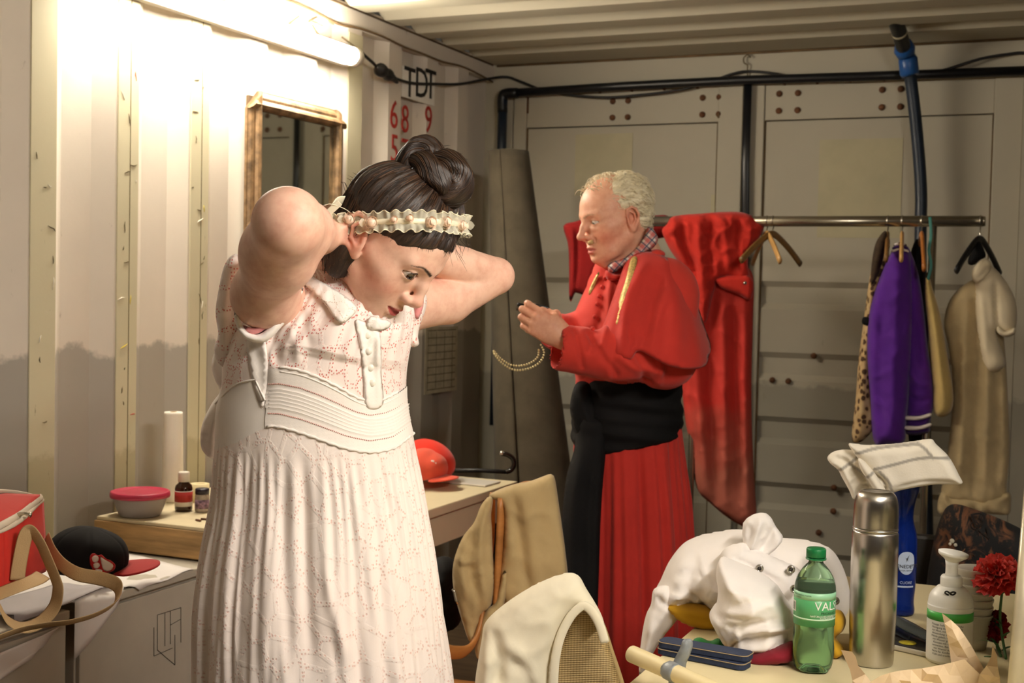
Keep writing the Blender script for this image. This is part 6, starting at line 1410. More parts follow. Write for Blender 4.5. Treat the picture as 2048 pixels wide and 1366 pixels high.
dr = RP(fr, 'dark_red_garment', [(1127, 452), (1150, 443), (1176, 436), (1230, 434), (1300, 431), (1338, 433), (1338, 470), (1300, 480), (1220, 500), (1190, 560), (1180, 590), (1160, 588), (1150, 586), (1142, 604), (1138, 590), (1138, 540), (1136, 490)], .03, M_redd, par=None, res=.010, w0=0, back=.03, Re=.03, folds=[([(1145, 455), (1146, 520), (1143, 590)], .012, .006), ([(1152, 455), (1154, 520), (1150, 580)], -.010, .005), ([(1260, 438), (1290, 452), (1330, 450)], -.008, .008)]); tag(dr, 'dark red garment over the left end of the rail behind the man\'s head', 'garment')
def hanger(px, label, wood, arm=.21, drop=.085, ang=0.0, y=RY, hookh=.045, kind='wooden_hanger', catg='hanger', grp=None):
    q = aty(px, 440, y); q[2] = pa[2]; t = empty(kind, tuple(q), label, catg, grp); bpy.context.view_layer.update()
    r = .0195
    hk = [(0, -r*math.cos(a), r*math.sin(a)) for a in np.linspace(-.6, PI+.1, 12)]; hk += [(0, r*.6, -.02), (0, 0, -.032), (0, 0, -hookh-.015)]
    o = mesh('hook', *tube([tuple(h) for h in hk], .0022, 8), M_chrome, t)
    c, s_ = math.cos(ang), math.sin(ang); pts = [(-arm, -drop), (-arm*.6, -drop*.50), (-arm*.2, -.010), (0, 0), (arm*.2, -.010), (arm*.6, -drop*.50), (arm, -drop)]
    o = mesh('shoulder_bar', *tube([(a*c, a*s_, -hookh+b) for a, b in cat(np.array(pts), 4)], 0, 10, flat=(.013, .007, (0, 0, 1))), wood, t)
    return t
M_hw = mat('hanger_wood', (206, 160, 98), .35, var=.12, vscale=8); M_hw2 = mat('hanger_wood_dark', (132, 96, 52), .35, var=.12, vscale=8)
A90 = PI/2+.12
hanger(1534, 'pale wooden hanger, front one of the two empty beside the red robe', M_hw, .19, .10, A90+.35, kind='wooden_hanger')
hanger(1546, 'darker wooden hanger, rear one of the two empty beside the red robe', M_hw2, .2, .10, A90-.45)
# leopard coat, purple jacket, cream waistcoat, sheer dress
def garment(name, label, catg, px, Y=RY): fr = frame_at(px, 600, Y); t = empty(name, fr.m, label, catg); bpy.context.view_layer.update(); return fr, t
m, nt, b = nodes_of('leopard_fur'); v = N(nt, 'TexVoronoi', feature='F1'); v.inputs['Scale'].default_value = 42; tc = N(nt, 'TexCoord'); L(nt, tc.outputs['Object'], v.inputs['Vector'])
f = math_(nt, 'ADD', v.outputs['Distance'], math_(nt, 'MULTIPLY', noise(nt, 40, 3, .6), .3)); L(nt, ramp(nt, f, [(.50, srgb(70, 46, 26)), (.58, srgb(176, 146, 100)), (.9, srgb(192, 166, 122))]), b.inputs['Base Color']); b.inputs['Roughness'].default_value = .9; bump(nt, b, noise(nt, 160, 3, .6), .4, .003); M_leo = m
hanger(1776, 'wooden hanger inside the leopard-print coat', M_hw2, .18, .09, A90)
fr, t = garment('leopard_coat', 'beige leopard-print coat hanging at the left of the purple jacket', 'coat', 1745)
RP(fr, 'coat_body', [(1768, 466), (1777, 470), (1780, 490), (1774, 520), (1772, 560), (1768, 640), (1764, 720), (1760, 800), (1758, 850), (1745, 862), (1738, 870), (1722, 884), (1706, 884), (1704, 862), (1712, 790), (1716, 730), (1726, 650), (1734, 590), (1742, 540), (1750, 492)], .05, M_leo, par=t, res=.009, w0=-.02, back=.06, Re=.04, folds=[([(1760, 500), (1750, 620), (1742, 740), (1740, 850)], -.02, .010), ([(1740, 560), (1730, 680), (1722, 800), (1716, 870)], .014, .012)], noise_=.004)
RP(fr, 'dark_collar', [(1766, 464), (1774, 466), (1770, 500), (1758, 545), (1744, 570), (1742, 540), (1750, 490)], .02, mat('dark_fur', (58, 42, 26), .9, var=.2, vscale=60), par=t, res=.008, w0=-.065, back=.02, Re=.02)
RP(fr, 'cuff_band', [(1727, 634), (1746, 638), (1744, 652), (1725, 648)], .01, M_blkc, par=t, res=.006, w0=-.068, back=.03, Re=.01)
M_pur = fabric('purple_wool', (84, 34, 138), .85, .08, 260, .3, .15, .3); M_purd = fabric('purple_knit', (58, 24, 96), .9, .05, 300, .3); M_wst = fabric('white_stripe', (224, 212, 206), .85, .03)
hanger(1805, 'wooden hanger inside the purple jacket', M_hw, .19, .09, A90)
fr, t = garment('purple_jacket', 'purple wool jacket with white-striped collar and cuffs hanging on the rail', 'jacket', 1800)
RP(fr, 'body', [(1797, 490), (1806, 486), (1814, 494), (1822, 520), (1826, 580), (1824, 680), (1818, 780), (1812, 850), (1808, 884), (1775, 890), (1748, 884), (1741, 800), (1735, 720), (1736, 650), (1745, 600), (1758, 560), (1772, 525), (1786, 500)], .055, M_pur, par=t, res=.009, w0=-.06, back=.08, Re=.05, folds=[([(1795, 510), (1790, 640), (1785, 860)], .012, .016), ([(1765, 600), (1760, 740), (1765, 870)], -.010, .014)], noise_=.003, crease=(.007, 6))
RP(fr, 'sleeve', [(1812, 492), (1824, 510), (1836, 545), (1844, 590), (1850, 640), (1856, 700), (1866, 760), (1868, 800), (1862, 830), (1836, 838), (1812, 838), (1812, 780), (1810, 700), (1808, 620), (1806, 540)], .05, M_pur, par=t, res=.009, w0=-.03, back=.07, Re=.04, folds=[([(1830, 640), (1838, 720), (1850, 740)], -.014, .010), ([(1815, 740), (1840, 765), (1866, 770)], .012, .010), ([(1815, 790), (1840, 800), (1862, 795)], -.010, .008)])
RP(fr, 'cuff', [(1812, 830), (1838, 832), (1861, 824), (1860, 850), (1856, 866), (1812, 868)], .045, M_purd, par=t, res=.008, w0=-.03, back=.05, Re=.03)
for y in (832, 852): RP(fr, 'cuff_stripe', [(1811, y), (1838, y), (1861, y-6), (1861, y+1), (1838, y+8), (1811, y+8)], .010, M_wst, par=t, res=.005, w0=-.075, back=.03, Re=.006)
for k in range(3): RP(fr, 'collar_stripe' if k != 1 else 'collar_gap', [(1788-k*2, 490+k*6-2), (1800, 484+k*6), (1812+k*2, 490+k*6-2), (1813+k*2, 495+k*6-2), (1800, 489+k*6), (1787-k*2, 495+k*6-2)], .012, M_wst if k != 1 else M_purd, par=t, res=.005, w0=-.10, back=.05, Re=.01)
o = RP(frame_at(1838, 600, 4.68), 'black_garment', [(1826, 490), (1840, 478), (1848, 500), (1850, 560), (1852, 640), (1856, 720), (1862, 860), (1850, 900), (1820, 900), (1810, 700), (1812, 560)], .03, M_blkc, res=.012, w0=0, back=.03, Re=.03); tag(o, 'black garment hanging just behind the purple jacket', 'garment')
hanger(1844, 'orange wooden hanger with a round end beside the purple jacket', mat('hanger_orange', (176, 108, 50), .35, var=.1), .18, .12, A90+.05)
M_crm = fabric('cream_fleece', (196, 170, 108), .9, .06, 160, .4, .1, .4)
fr, t = garment('cream_waistcoat', 'cream yellow waistcoat hanging by the rail post', 'waistcoat', 1875)
RP(fr, 'body', [(1852, 545), (1858, 552), (1866, 580), (1878, 620), (1888, 670), (1898, 730), (1906, 780), (1906, 810), (1898, 828), (1880, 834), (1868, 822), (1866, 770), (1862, 720), (1856, 650), (1850, 590)], .05, M_crm, par=t, res=.009, w0=-.04, back=.05, Re=.04, folds=[([(1862, 600), (1876, 700), (1888, 800)], .010, .012)], noise_=.003)
WM('ribbon', *tube(cat([fr.world(fr.px(x, y, -.06)) for x, y in ((1860, 434), (1862, 470), (1858, 500), (1862, 530), (1856, 560))], 4), 0, 8, flat=(.005, .0015, (1, 0, 0))), mat('teal_ribbon', (60, 130, 120), .5), t)
hanger(1961, 'black hanger at the right end of the rail carrying the sheer dress', M_blkpl, .16, .11, A90-.5, y=RY, hookh=.06)
m = fabric('sheer_cream', (206, 184, 140), .8, .08, 300, .2, .1, .3); M_sh = m.copy(); M_sh.node_tree.nodes['Principled BSDF'].inputs['Alpha'].default_value = .72; M_ivw = fabric('ivory_cloth', (222, 208, 178), .85, .04, 300, .2, .1, .3)
fr, t = garment('sheer_dress', 'long sheer cream dress with an ivory short-sleeved top hanging at the rail end', 'dress', 1955, 4.64)
folds = [([(1935, 580), (1930, 720), (1918, 990)], .016, .012), ([(1950, 600), (1952, 760), (1945, 1000)], -.016, .010), ([(1970, 600), (1975, 780), (1968, 1000)], .016, .012), ([(1990, 680), (1996, 820), (1992, 1000)], -.014, .010), ([(1912, 700), (1908, 820), (1898, 980)], -.012, .010)]
RP(fr, 'skirt', [(1944, 560), (1960, 560), (1985, 590), (2004, 650), (2012, 720), (2016, 800), (2020, 900), (2014, 975), (2016, 1000), (1990, 1008), (1960, 1012), (1925, 1006), (1895, 1000), (1882, 985), (1890, 940), (1898, 880), (1904, 820), (1904, 740), (1896, 690), (1888, 650), (1895, 610), (1915, 580)], .045, M_sh, par=t, res=.011, w0=-.02, back=.03, Re=.04, folds=folds, noise_=.006, nsc=7, crease=(.007, 7))
RP(fr, 'lace_flounce', [(1884, 982), (1920, 988), (1960, 992), (2016, 984), (2022, 1010), (2014, 1030), (1960, 1026), (1910, 1032), (1876, 1024)], .035, M_sh, par=t, res=.010, w0=-.03, back=.02, Re=.03, noise_=.012, nsc=22)
RP(fr, 'top', [(1952, 530), (1970, 520), (1982, 530), (1998, 545), (2018, 572), (2032, 605), (2034, 640), (2028, 664), (2010, 670), (1994, 662), (2004, 700), (2010, 730), (1990, 745), (1968, 735), (1956, 680), (1950, 620), (1948, 570)], .045, M_ivw, par=t, res=.009, w0=-.05, back=.05, Re=.035, folds=[([(1990, 560), (1992, 620), (1996, 660)], -.014, .007), ([(1960, 590), (1968, 660), (1972, 720)], .008, .010)], noise_=.003)
RP(fr, 'collar', [(1946, 538), (1958, 524), (1972, 517), (1984, 528), (1978, 546), (1966, 562), (1952, 566), (1944, 556)], .02, M_ivw, par=t, res=.007, w0=-.09, back=.03, Re=.02, folds=[([(1950, 560), (1966, 548), (1980, 530)], -.006, .005)])
RP(fr, 'sleeve_band', [(1996, 652), (2012, 662), (2030, 655), (2030, 668), (2010, 674), (1994, 664)], .02, M_ivw, par=t, res=.006, w0=-.085, back=.05, Re=.01)
RP(fr, 'hanger_cover', [(1955, 482), (1962, 486), (1972, 512), (1960, 520), (1948, 530), (1936, 528), (1938, 512), (1948, 494)], .02, M_blkc, par=t, res=.008, w0=-.06, back=.02, Re=.015)
# ------------------------------------------------------------------ dressing table at the lower right
TZ = .72
M_tab = mat('cream_laminate', (224, 210, 168), .45, var=.03, vscale=3)
t = empty('dressing_table', (1.785, .70, 0), 'cream-topped table in the lower right corner', 'table')
mesh('tabletop', *box(0, .95, 0, 2.42, TZ-.028, TZ, .004), M_tab, t, False); mesh('apron', *box(.04, .91, .04, 2.38, TZ-.10, TZ-.028, .002), M_tab, t, False)
for x, y in ((.03, .03), (.88, .03), (.03, 2.35), (.88, 2.35)): mesh('leg', *tube([(x+.02, y+.02, 0), (x+.02, y+.02, TZ-.03)], .018, 14), M_chrome, t)
def onT(px, py, h=0): q = atz(px, py, TZ); q[2] = TZ+h; return q
# --- green bottle
q = onT(1625, 1340); Zb_ = (CM@(q-CAM))[2]; R_ = 40.5*Zb_/2600; H_ = (1345-1100)/2600*Zb_
t = empty('water_bottle', (q[0], q[1], TZ+.001), 'green plastic water bottle with a green screw cap', 'bottle')
m, nt, b = nodes_of('green_pet'); b.inputs['Base Color'].default_value = srgb(196, 246, 200); b.inputs['Roughness'].default_value = .06; b.inputs['Transmission Weight'].default_value = .92; b.inputs['IOR'].default_value = 1.18; M_pet = m
def bottle_prof(R, H): return [(R*.30, .010), (R*.62, .001), (R*.86, .002), (R*.97, H*.05), (R, H*.10), (R*.985, H*.30), (R*.965, H*.36), (R*.985, H*.42), (R, H*.50), (R*1.0, H*.66), (R*.97, H*.71), (R*.86, H*.77), (R*.66, H*.825), (R*.46, H*.865), (R*.36, H*.885), (R*.34, H*.935)]
pr_ = cat(np.array(bottle_prof(R_, H_)), 4); V, F_ = lathe([tuple(a) for a in pr_], 60); V = np.array(V)
for i, p in enumerate(V):
    a = math.atan2(p[1], p[0]); h = p[2]/H_
    k = 1-.10*max(0, 1-h/.14)*(.5+.5*math.cos(5*a))
    if .14 < h < .40: k -= .018*math.sin(3*a+h*26)
    V[i, 0] *= k; V[i, 1] *= k
ob = mesh('bottle_wall', V, F_, M_pet, t)
vi, fi = lathe([tuple(a*np.array((.965, 1))) if a[1] < H_*.70 else None for a in pr_ if a[1] < H_*.70]+[(0, H_*.70)], 40); ob = mesh('water', [(x, y, z+.002) for x, y, z in vi], fi, mat('green_water', (222, 250, 226), .0, var=0, trans=.98, ior=1.1), t)
M_capg = mat('green_cap', (14, 110, 58), .4, var=.03)
V, F_ = lathe([(R_*.44, H_*.925), (R_*.47, H_*.93), (R_*.47, H_*.99), (R_*.43, H_*1.0), (0, H_*1.0)], 48); V = [((x*(1+.02*math.cos(24*math.atan2(y, x)))), y*(1+.02*math.cos(24*math.atan2(y, x))), z) for x, y, z in V]; mesh('cap', V, F_, M_capg, t)
mesh('neck_ring', *lathe([(R_*.36, H_*.905), (R_*.50, H_*.908), (R_*.50, H_*.918), (R_*.36, H_*.92)], 40), M_capg, t)
def wraplabel(nm, R, z0, z1, a0, a1, m_, par, n=24): 
    o = mesh(nm, *grid(lambda u, v: (R*math.cos(a0+(a1-a0)*u), R*math.sin(a0+(a1-a0)*u), z0+(z1-z0)*v), n, 3), m_, par); return o
mesh('label', *lathe([(R_*1.008, H_*.385), (R_*1.012, H_*.66)], 60), mat('label_green', (84, 166, 108), .35, var=.03), t)
mesh('label_band', *lathe([(R_*1.014, H_*.60), (R_*1.016, H_*.66)], 60), mat('label_pale', (150, 206, 166), .35, var=0), t); mesh('label_band', *lathe([(R_*1.016, H_*.44), (R_*1.016, H_*.452)], 60), mat('label_line', (196, 230, 200), .35, var=0), t)
def wraptext(s, size, R, z, px_ang, m_, par, base, sx=1.0):
    """lettering bent round an upright cylinder; px_ang = angle offset (rad) from the side facing the camera, + to the right"""
    ce_ = math.atan2(CAM[1]-base[1], CAM[0]-base[0])+px_ang; cu = bpy.data.curves.new('t', 'FONT'); cu.body = s; cu.size = size; cu.align_x = 'CENTER'; cu.align_y = 'CENTER'; cu.resolution_u = 2
    o = bpy.data.objects.new('t', cu); S.collection.objects.link(o); dg = bpy.context.evaluated_depsgraph_get(); dg.update(); me = bpy.data.meshes.new_from_object(o.evaluated_get(dg)); bpy.data.objects.remove(o)
    for v in me.vertices: a = ce_+v.co.x*sx/R; v.co = Vector((R*math.cos(a), R*math.sin(a), z+v.co.y))
    me.materials.clear(); me.materials.append(m_); o = bpy.data.objects.new('lettering', me); link(o, par); return o
M_wtx = mat('white_print', (238, 240, 232), .5, var=0); M_gtx = mat('dark_print', (40, 60, 44), .6, var=0); M_ktx = mat('black_print', (46, 44, 44), .6, var=0)
wraptext('VALSER', .021, R_*1.03, H_*.555, .95, M_wtx, t, q); wraptext('PRICKELND', .006, R_*1.03, H_*.50, .75, M_gtx, t, q); wraptext('NATÜRLICHES MINERALWASSER', .0045, R_*1.03, H_*.475, .70, M_wtx, t, q); wraptext('KOHLENSÄURE', .0045, R_*1.03, H_*.460, .70, M_wtx, t, q)
wraptext('NATURAL MINERAL WATER', .0035, R_*1.03, H_*.635, -.75, M_gtx, t, q); wraptext('SOURCE', .0035, R_*1.03, H_*.615, -.85, M_gtx, t, q)
ca = math.atan2(CAM[1]-q[1], CAM[0]-q[0]); wraplabel('barcode_field', R_*1.022, H_*.49, H_*.575, ca-1.45, ca-1.05, M_wtx, t)
for k in range(6): wraplabel('barcode_bar', R_*1.03, H_*.50, H_*.565, ca-1.40+k*.055, ca-1.40+k*.055+.022, M_ktx, t, 3)
# --- steel flask
q = onT(1742, 1326); Zt_ = (CM@(q-CAM))[2]; R_ = 45.5*Zt_/2600; H_ = (1336-990)/2600*Zt_
t = empty('vacuum_flask', (q[0], q[1], TZ+.001), 'tall brushed steel vacuum flask with a steel cup lid', 'flask')
m, nt, b = nodes_of('brushed_steel'); b.inputs['Base Color'].default_value = (.52, .49, .44, 1); b.inputs['Metallic'].default_value = 1; b.inputs['Roughness'].default_value = .26; b.inputs['Anisotropic'].default_value = .6
tg = N(nt, 'Tangent', direction_type='RADIAL', axis='Z'); L(nt, tg.outputs[0], b.inputs['Tangent']); bump(nt, b, noise(nt, 60, 3, .6, sx=(1, 1, 40)), .05, .0005); M_st = m
mesh('body', *lathe([(R_*.90, 0), (R_*.93, .002), (R_*.955, H_*.03), (R_*.96, H_*.08), (R_*.965, H_*.10), (R_*1.0, H_*.30), (R_*1.0, H_*.60), (R_*.99, H_*.755), (R_*.95, H_*.765), (R_*.92, H_*.77), (0, H_*.77)], 72), M_st, t)
mesh('seal_ring', *lathe([(R_*.90, H_*.765), (R_*.905, H_*.775), (R_*.90, H_*.785)], 60), mat('seal_black', (24, 20, 18), .5, var=0), t)
mesh('neck_band', *lathe([(R_*.965, H_*.772), (R_*.975, H_*.776), (R_*.975, H_*.782), (R_*.95, H_*.786)], 60), M_st, t)
mesh('cup_lid', *lathe([tuple(a) for a in cat(np.array([(R_*.93, H_*.787), (R_*.965, H_*.790), (R_*.965, H_*.80), (R_*.955, H_*.88), (R_*.93, H_*.925), (R_*.87, H_*.960), (R_*.76, H_*.985), (R_*.62, H_*.997), (R_*.56, H_*.996), (R_*.3, H_*.995), (0, H_*.995)]), 4)], 72), M_st, t)
# --- blue bottle, towel on top
q = onT(1799, 1228); Z_ = (CM@(q-CAM))[2]; R_ = 31*Z_/2600; H_ = (1234-965)/2600*Z_
t = empty('water_bottle', (q[0], q[1], TZ+.001), 'dark blue waisted bottle with a swallow on its label, behind the steel flask', 'bottle')
pr_ = cat(np.array([(R_*.5, .001), (R_*.85, .002), (R_*.92, H_*.04), (R_*.86, H_*.10), (R_*.92, H_*.2), (R_*.95, H_*.30), (R_*.96, H_*.50), (R_*.90, H_*.60), (R_*.72, H_*.68), (R_*.66, H_*.74), (R_*.76, H_*.84), (R_*.95, H_*.92), (R_*1.0, H_*.97), (R_*.6, H_*1.0), (0, H_*1.0)]), 4)
mesh('bottle_wall', *lathe([tuple(a) for a in pr_], 48), mat('blue_pet', (18, 50, 150), .08, var=.05, trans=.55, ior=1.3, spec=.6), t)
M_bll = mat('pale_label', (176, 190, 214), .4, var=.03); ca = math.atan2(CAM[1]-q[1], CAM[0]-q[0])
n_ = 20; V = [(0, 0, 0)]; Rl = R_*1.0
lab = [(ca+.35+.55*math.cos(a)*(1 if math.sin(a) < 0 else 1), H_*.40+H_*.085*math.copysign(abs(math.sin(a))**(.6 if math.sin(a) > 0 else 1), math.sin(a))) for a in np.linspace(0, 2*PI, 28, endpoint=False)]
Vl = [(Rl*math.cos(ca+.35), Rl*math.sin(ca+.35), H_*.40)]+[(Rl*math.cos(a), Rl*math.sin(a), z) for a, z in lab]; mesh('label', Vl, [(0, i+1, (i+1) % 28+1) for i in range(28)], M_bll, t)
wraptext('S.BENEDETTO', .0105, Rl*1.012, H_*.375, .35, M_ktx, t, q); wraptext('WATER OF ITALY', .0045, Rl*1.012, H_*.345, .35, M_ktx, t, q)
def wp(a, z): return (Rl*1.012*math.cos(ca+a), Rl*1.012*math.sin(ca+a), H_*z)
for sw in ([(.25, .44), (.34, .435), (.50, .462), (.40, .428), (.42, .410), (.36, .424), (.30, .405), (.32, .428)],): mesh('swallow', [wp(a, z) for a, z in sw], [tuple(range(len(sw)))], M_ktx, t)
wraplabel('lower_band', R_*.985, H_*.22, H_*.232, ca-.9, ca+.9, M_bll, t); wraptext('CUORE', .008, R_*1.0, H_*.255, .35, M_bll, t, q)
# towel
M_tow = fabric('towel_cloth', (222, 214, 196), .9, .05, 300, .35, .15, .3); M_tows = fabric('towel_stripe', (150, 146, 138), .9, .05, 300, .35, .15)
frT = Frame(1790, 940, 2.62)
t = empty('towel', frT.m, 'folded cream cloth with grey check lines lying on the blue bottle', 'towel'); bpy.context.view_layer.update()
M_tow2, nt, b = nodes_of('towel_checked'); at_ = N(nt, 'Attribute'); at_.attribute_name = 'Col'; L(nt, at_.outputs[0], b.inputs['Base Color']); b.inputs['Roughness'].default_value = .9; b.inputs['Sheen Weight'].default_value = .15; bump(nt, b, noise(nt, 260, 3, .6), .4, .0012); bump(nt, b, noise(nt, 30, 3, .6), .2, .004)
def TP(nm, outline, T, lines=(), wd=2.6, **k):
    k['res'] = .0030; o = pillow(nm, frT, outline, T, M_tow2, **k); q2 = np.array([tuple(v.co) for v in o.data.vertices])[:, [0, 2]]; md = np.full(len(q2), 1e9)
    for ln in lines: d_, _ = segdist(q2, cat(np.array([frT.px(x, y, k.get('w0', 0))[[0, 2]] for x, y in ln]), 4)); md = np.minimum(md, d_)
    f = np.clip((wd/1000+.0012-md)/.0016, 0, 1)[:, None]; color_attr(o, np.array(srgb(226, 218, 202)[:3])*(1-f)+np.array(srgb(158, 152, 142)[:3])*f)
    o.matrix_world = frT.m; return MR(o, t)
TP('lower_layer', [(1655, 914), (1668, 903), (1692, 899), (1720, 905), (1745, 930), (1760, 960), (1768, 980), (1750, 986), (1730, 980), (1718, 985), (1714, 994), (1706, 998), (1698, 980), (1684, 955), (1676, 940), (1660, 926)], .025, [[(1676, 940), (1700, 925), (1722, 905)], [(1700, 925), (1735, 950)]], res=.0045, w0=.0, back=.03, Re=.018, folds=[([(1665, 912), (1690, 920), (1720, 945), (1745, 980)], -.012, .006), ([(1660, 920), (1685, 935), (1700, 965)], .008, .006), ([(1712, 990), (1725, 970), (1745, 975)], -.010, .005)], noise_=.002, nsc=20, crease=(.004, 14))
TP('top_layer', [(1697, 888), (1712, 888), (1740, 890), (1790, 887), (1830, 882), (1862, 878), (1872, 888), (1895, 910), (1908, 930), (1918, 950), (1925, 967), (1905, 969), (1870, 969), (1830, 975), (1800, 981), (1780, 988), (1768, 986), (1750, 960), (1730, 935), (1712, 912)], .030, [[(1750, 935), (1790, 925), (1830, 915), (1862, 912), (1900, 915)], [(1835, 885), (1850, 895), (1865, 913)], [(1712, 905), (1760, 893), (1835, 886)], [(1760, 940), (1778, 960), (1785, 985)]], res=.0045, w0=-.02, back=.05, Re=.020, folds=[([(1765, 985), (1772, 968), (1764, 955), (1750, 945)], -.014, .004), ([(1790, 972), (1850, 960), (1920, 962)], -.005, .004), ([(1740, 895), (1760, 930), (1790, 975)], .004, .012)], noise_=.002, nsc=16)
TP('front_roll', [(1716, 918), (1726, 920), (1745, 940), (1762, 965), (1772, 982), (1762, 987), (1750, 982), (1736, 960), (1722, 940)], .018, [[(1732, 955), (1745, 945)]], res=.004, w0=-.045, back=.03, Re=.012)
# --- soap dispenser
q = onT(1897, 1322); Z_ = (CM@(q-CAM))[2]; R_ = 44*Z_/2600; H_ = (1328-1180)/2600*Z_; px1 = Z_/2600
t = empty('soap_dispenser', (q[0], q[1], TZ+.001), 'white pump dispenser with a green band and small print', 'dispenser'); M_so = mat('soap_white', (246, 244, 238), .35, var=.02)
mesh('bottle', *lathe([tuple(a) for a in cat(np.array([(R_*.93, 0), (R_*.98, .003), (R_, H_*.1), (R_, H_*.70), (R_*.99, H_*.78), (R_*.90, H_*.90), (R_*.68, H_*.98), (R_*.50, H_*1.02), (0, H_*1.02)]), 4)], 56), M_so, t)
mesh('green_band', *lathe([(R_*1.008, H_*.58), (R_*1.008, H_*.70)], 56), mat('band_green', (70, 176, 74), .4, var=0), t)
mesh('collar', *lathe([(R_*.46, H_*1.01), (R_*.48, H_*1.02), (R_*.48, H_*1.13), (R_*.42, H_*1.16), (0, H_*1.16)], 40), M_so, t)
mesh('pump_stem', *lathe([(R_*.30, H_*1.15), (R_*.27, H_*1.20), (R_*.27, H_*1.30), (R_*.30, H_*1.36)], 30), M_so, t)
pd = [(R_*.0, H_*1.44)]
mesh('pump_head', *xf(lathe([tuple(a) for a in cat(np.array([(R_*.26, 0), (R_*.40, .006), (R_*.62, .012), (R_*.66, .016), (R_*.6, .019), (0, .021)]), 3)], 36), Matrix.Translation((0, 0, H_*1.34)) @ Matrix.Rotation(.12, 4, (0, 1, 0))), M_so, t)
mesh('black_bow', *tube(cat([(0, 0, 0), (.006, -.004, .004), (.010, 0, .002), (.004, .004, -.003), (-.004, -.004, .004), (-.008, 0, .0), (-.002, .003, -.004)], 4), .0016, 6), mat('thread_black', (20, 18, 18), .6), t).location = Vector((CAM[0]-q[0]-.15, CAM[1]-q[1], 0)).normalized()*R_*.9+Vector((0, 0, H_*.97))
txt = ['Flüssige Seife für die tägliche', 'Reinigung der Hände. Sanft', 'zur Haut, mit Pflegestoffen.', 'Anwendung: auf die nassen', 'Hände geben, verreiben und', 'mit Wasser gut abspülen.', 'Kontakt mit den Augen', 'vermeiden. Bei Berührung', 'mit Wasser ausspülen.', 'Nicht für Kinder geeignet.', 'Kühl und trocken lagern.']
for i, s_ in enumerate(txt): wraptext(s_, .0052, R_*1.01, H_*(.535-i*.040), -.12, M_ktx, t, q)
# --- stacked cups
q = onT(1945, 1296); Z_ = (CM@(q-CAM))[2]; R_ = 36*Z_/2600; st = 17.5*Z_/2600; M_cup = mat('frosted_cup', (244, 238, 222), .3, var=0, trans=.35, ior=1.1, alpha=.85)
first = None
for k in range(7):
    if first is None:
        first = mesh('plastic_cup', *lathe([(R_*.70, 0), (R_*.80, .02), (R_*.97, .058), (R_*1.02, .062), (R_*1.04, .066), (R_*1.0, .067), (R_*.94, .060), (R_*.77, .02), (R_*.67, .002), (0, .002)], 40), M_cup); o = first
    else: o = first.copy(); S.collection.objects.link(o)
    o.location = (q[0], q[1], TZ+.001+k*st*.86)
    tag(o, ['lowest', 'second from the bottom', 'third from the bottom', 'middle', 'third from the top', 'second from the top', 'topmost'][k]+' of the seven stacked frosted plastic cups', 'cup', 'stacked frosted plastic cups')
# --- carnations
M_car = mat('carnation_red', (232, 56, 48), .6, var=.12, vscale=80, sheen=.4); M_card2 = mat('carnation_dark', (150, 20, 32), .6, var=.12, vscale=80); M_leaf = mat('leaf_green', (70, 110, 62), .5, var=.15, vscale=40); M_stem = mat('stem_green', (76, 118, 70), .5, var=.1)
def carnation(c, r, stem, label, m_, tilt):
    t = empty('carnation', tuple(c), label, 'flower', None); c0 = Vector((0, 0, 0)); rg = np.random.default_rng(int(r*1e5)); N0 = Vector(tilt).normalized(); Rm = Vector((0, 0, 1)).rotation_difference(N0).to_matrix()
    for layer, (np_, el, rr, sz) in enumerate(((9, -.25, 1.0, .62), (9, .12, .95, .6), (8, .45, .85, .55), (7, .8, .68, .5), (6, 1.15, .5, .45), (4, 1.45, .3, .4))):
        for k in range(np_):
            a = 2*PI*k/np_+layer*.5+rg.uniform(-.15, .15); ph = rg.uniform(0, 6)
            d = Vector((math.cos(a)*math.cos(el), math.sin(a)*math.cos(el), math.sin(el))); sd = Vector((-math.sin(a), math.cos(a), 0)); up_ = d.cross(sd)
            def f(u, v): 
                w_ = (u-.5)*2; wv = .10*math.sin(w_*9+ph)*v*v; return tuple((Rm@((d*(.15+.85*v-.10*w_*w_*v)*rr + sd*w_*sz*v*.9 + up_*(wv+.12*v*v*math.sin(ph)))*r)))
            V, F_ = grid(f, 9, 5); V = [tuple(Vector(p)*(1+.05*math.sin(i*2.1))) if i > 35 else p for i, p in enumerate(V)]; mesh('petal', V, F_, m_, t)
    mesh('calyx', *tube([tuple(-N0*r*.1), tuple(-N0*r*.9)], [r*.26, r*.14], 12), M_stem, t)
    mesh('stem', *tube(cat([tuple(-N0*r*.8)]+[tuple(np.array(p)-c) for p in stem], 5), .0025, 8), M_stem, t)
    for k in range(5):
        p = np.array(stem[len(stem)//2])-c+np.array((0, 0, .012*k-.03)); a = rg.uniform(0, 6.3); dd = np.array((math.cos(a), math.sin(a), rg.uniform(.2, 1.0)))
        V, F_ = grid(lambda u, v: tuple(p+dd*.045*v+np.cross(dd, (0, 0, 1))*(u-.5)*.007*math.sin(PI*min(.98, v+.1))+np.array((0, 0, -.02*v*v))), 3, 7); mesh('leaf', V, F_, M_leaf, t)
    return t
Zc = 2.42
f1 = P(1992, 1150, Zc); foot = onT(2012, 1322, .004)
carnation(f1, .046, [P(2000, 1230, Zc+.01), P(2004, 1270, Zc), foot], 'bright red carnation standing above the stacked cups', M_car, (-.3, -.5, .8))
f2 = P(1988, 1252, Zc+.03); carnation(f2, .030, [P(1994, 1290, Zc+.03), onT(2002, 1316, .004)], 'dark red carnation low behind the stacked cups', M_card2, (-.6, -.5, .3))
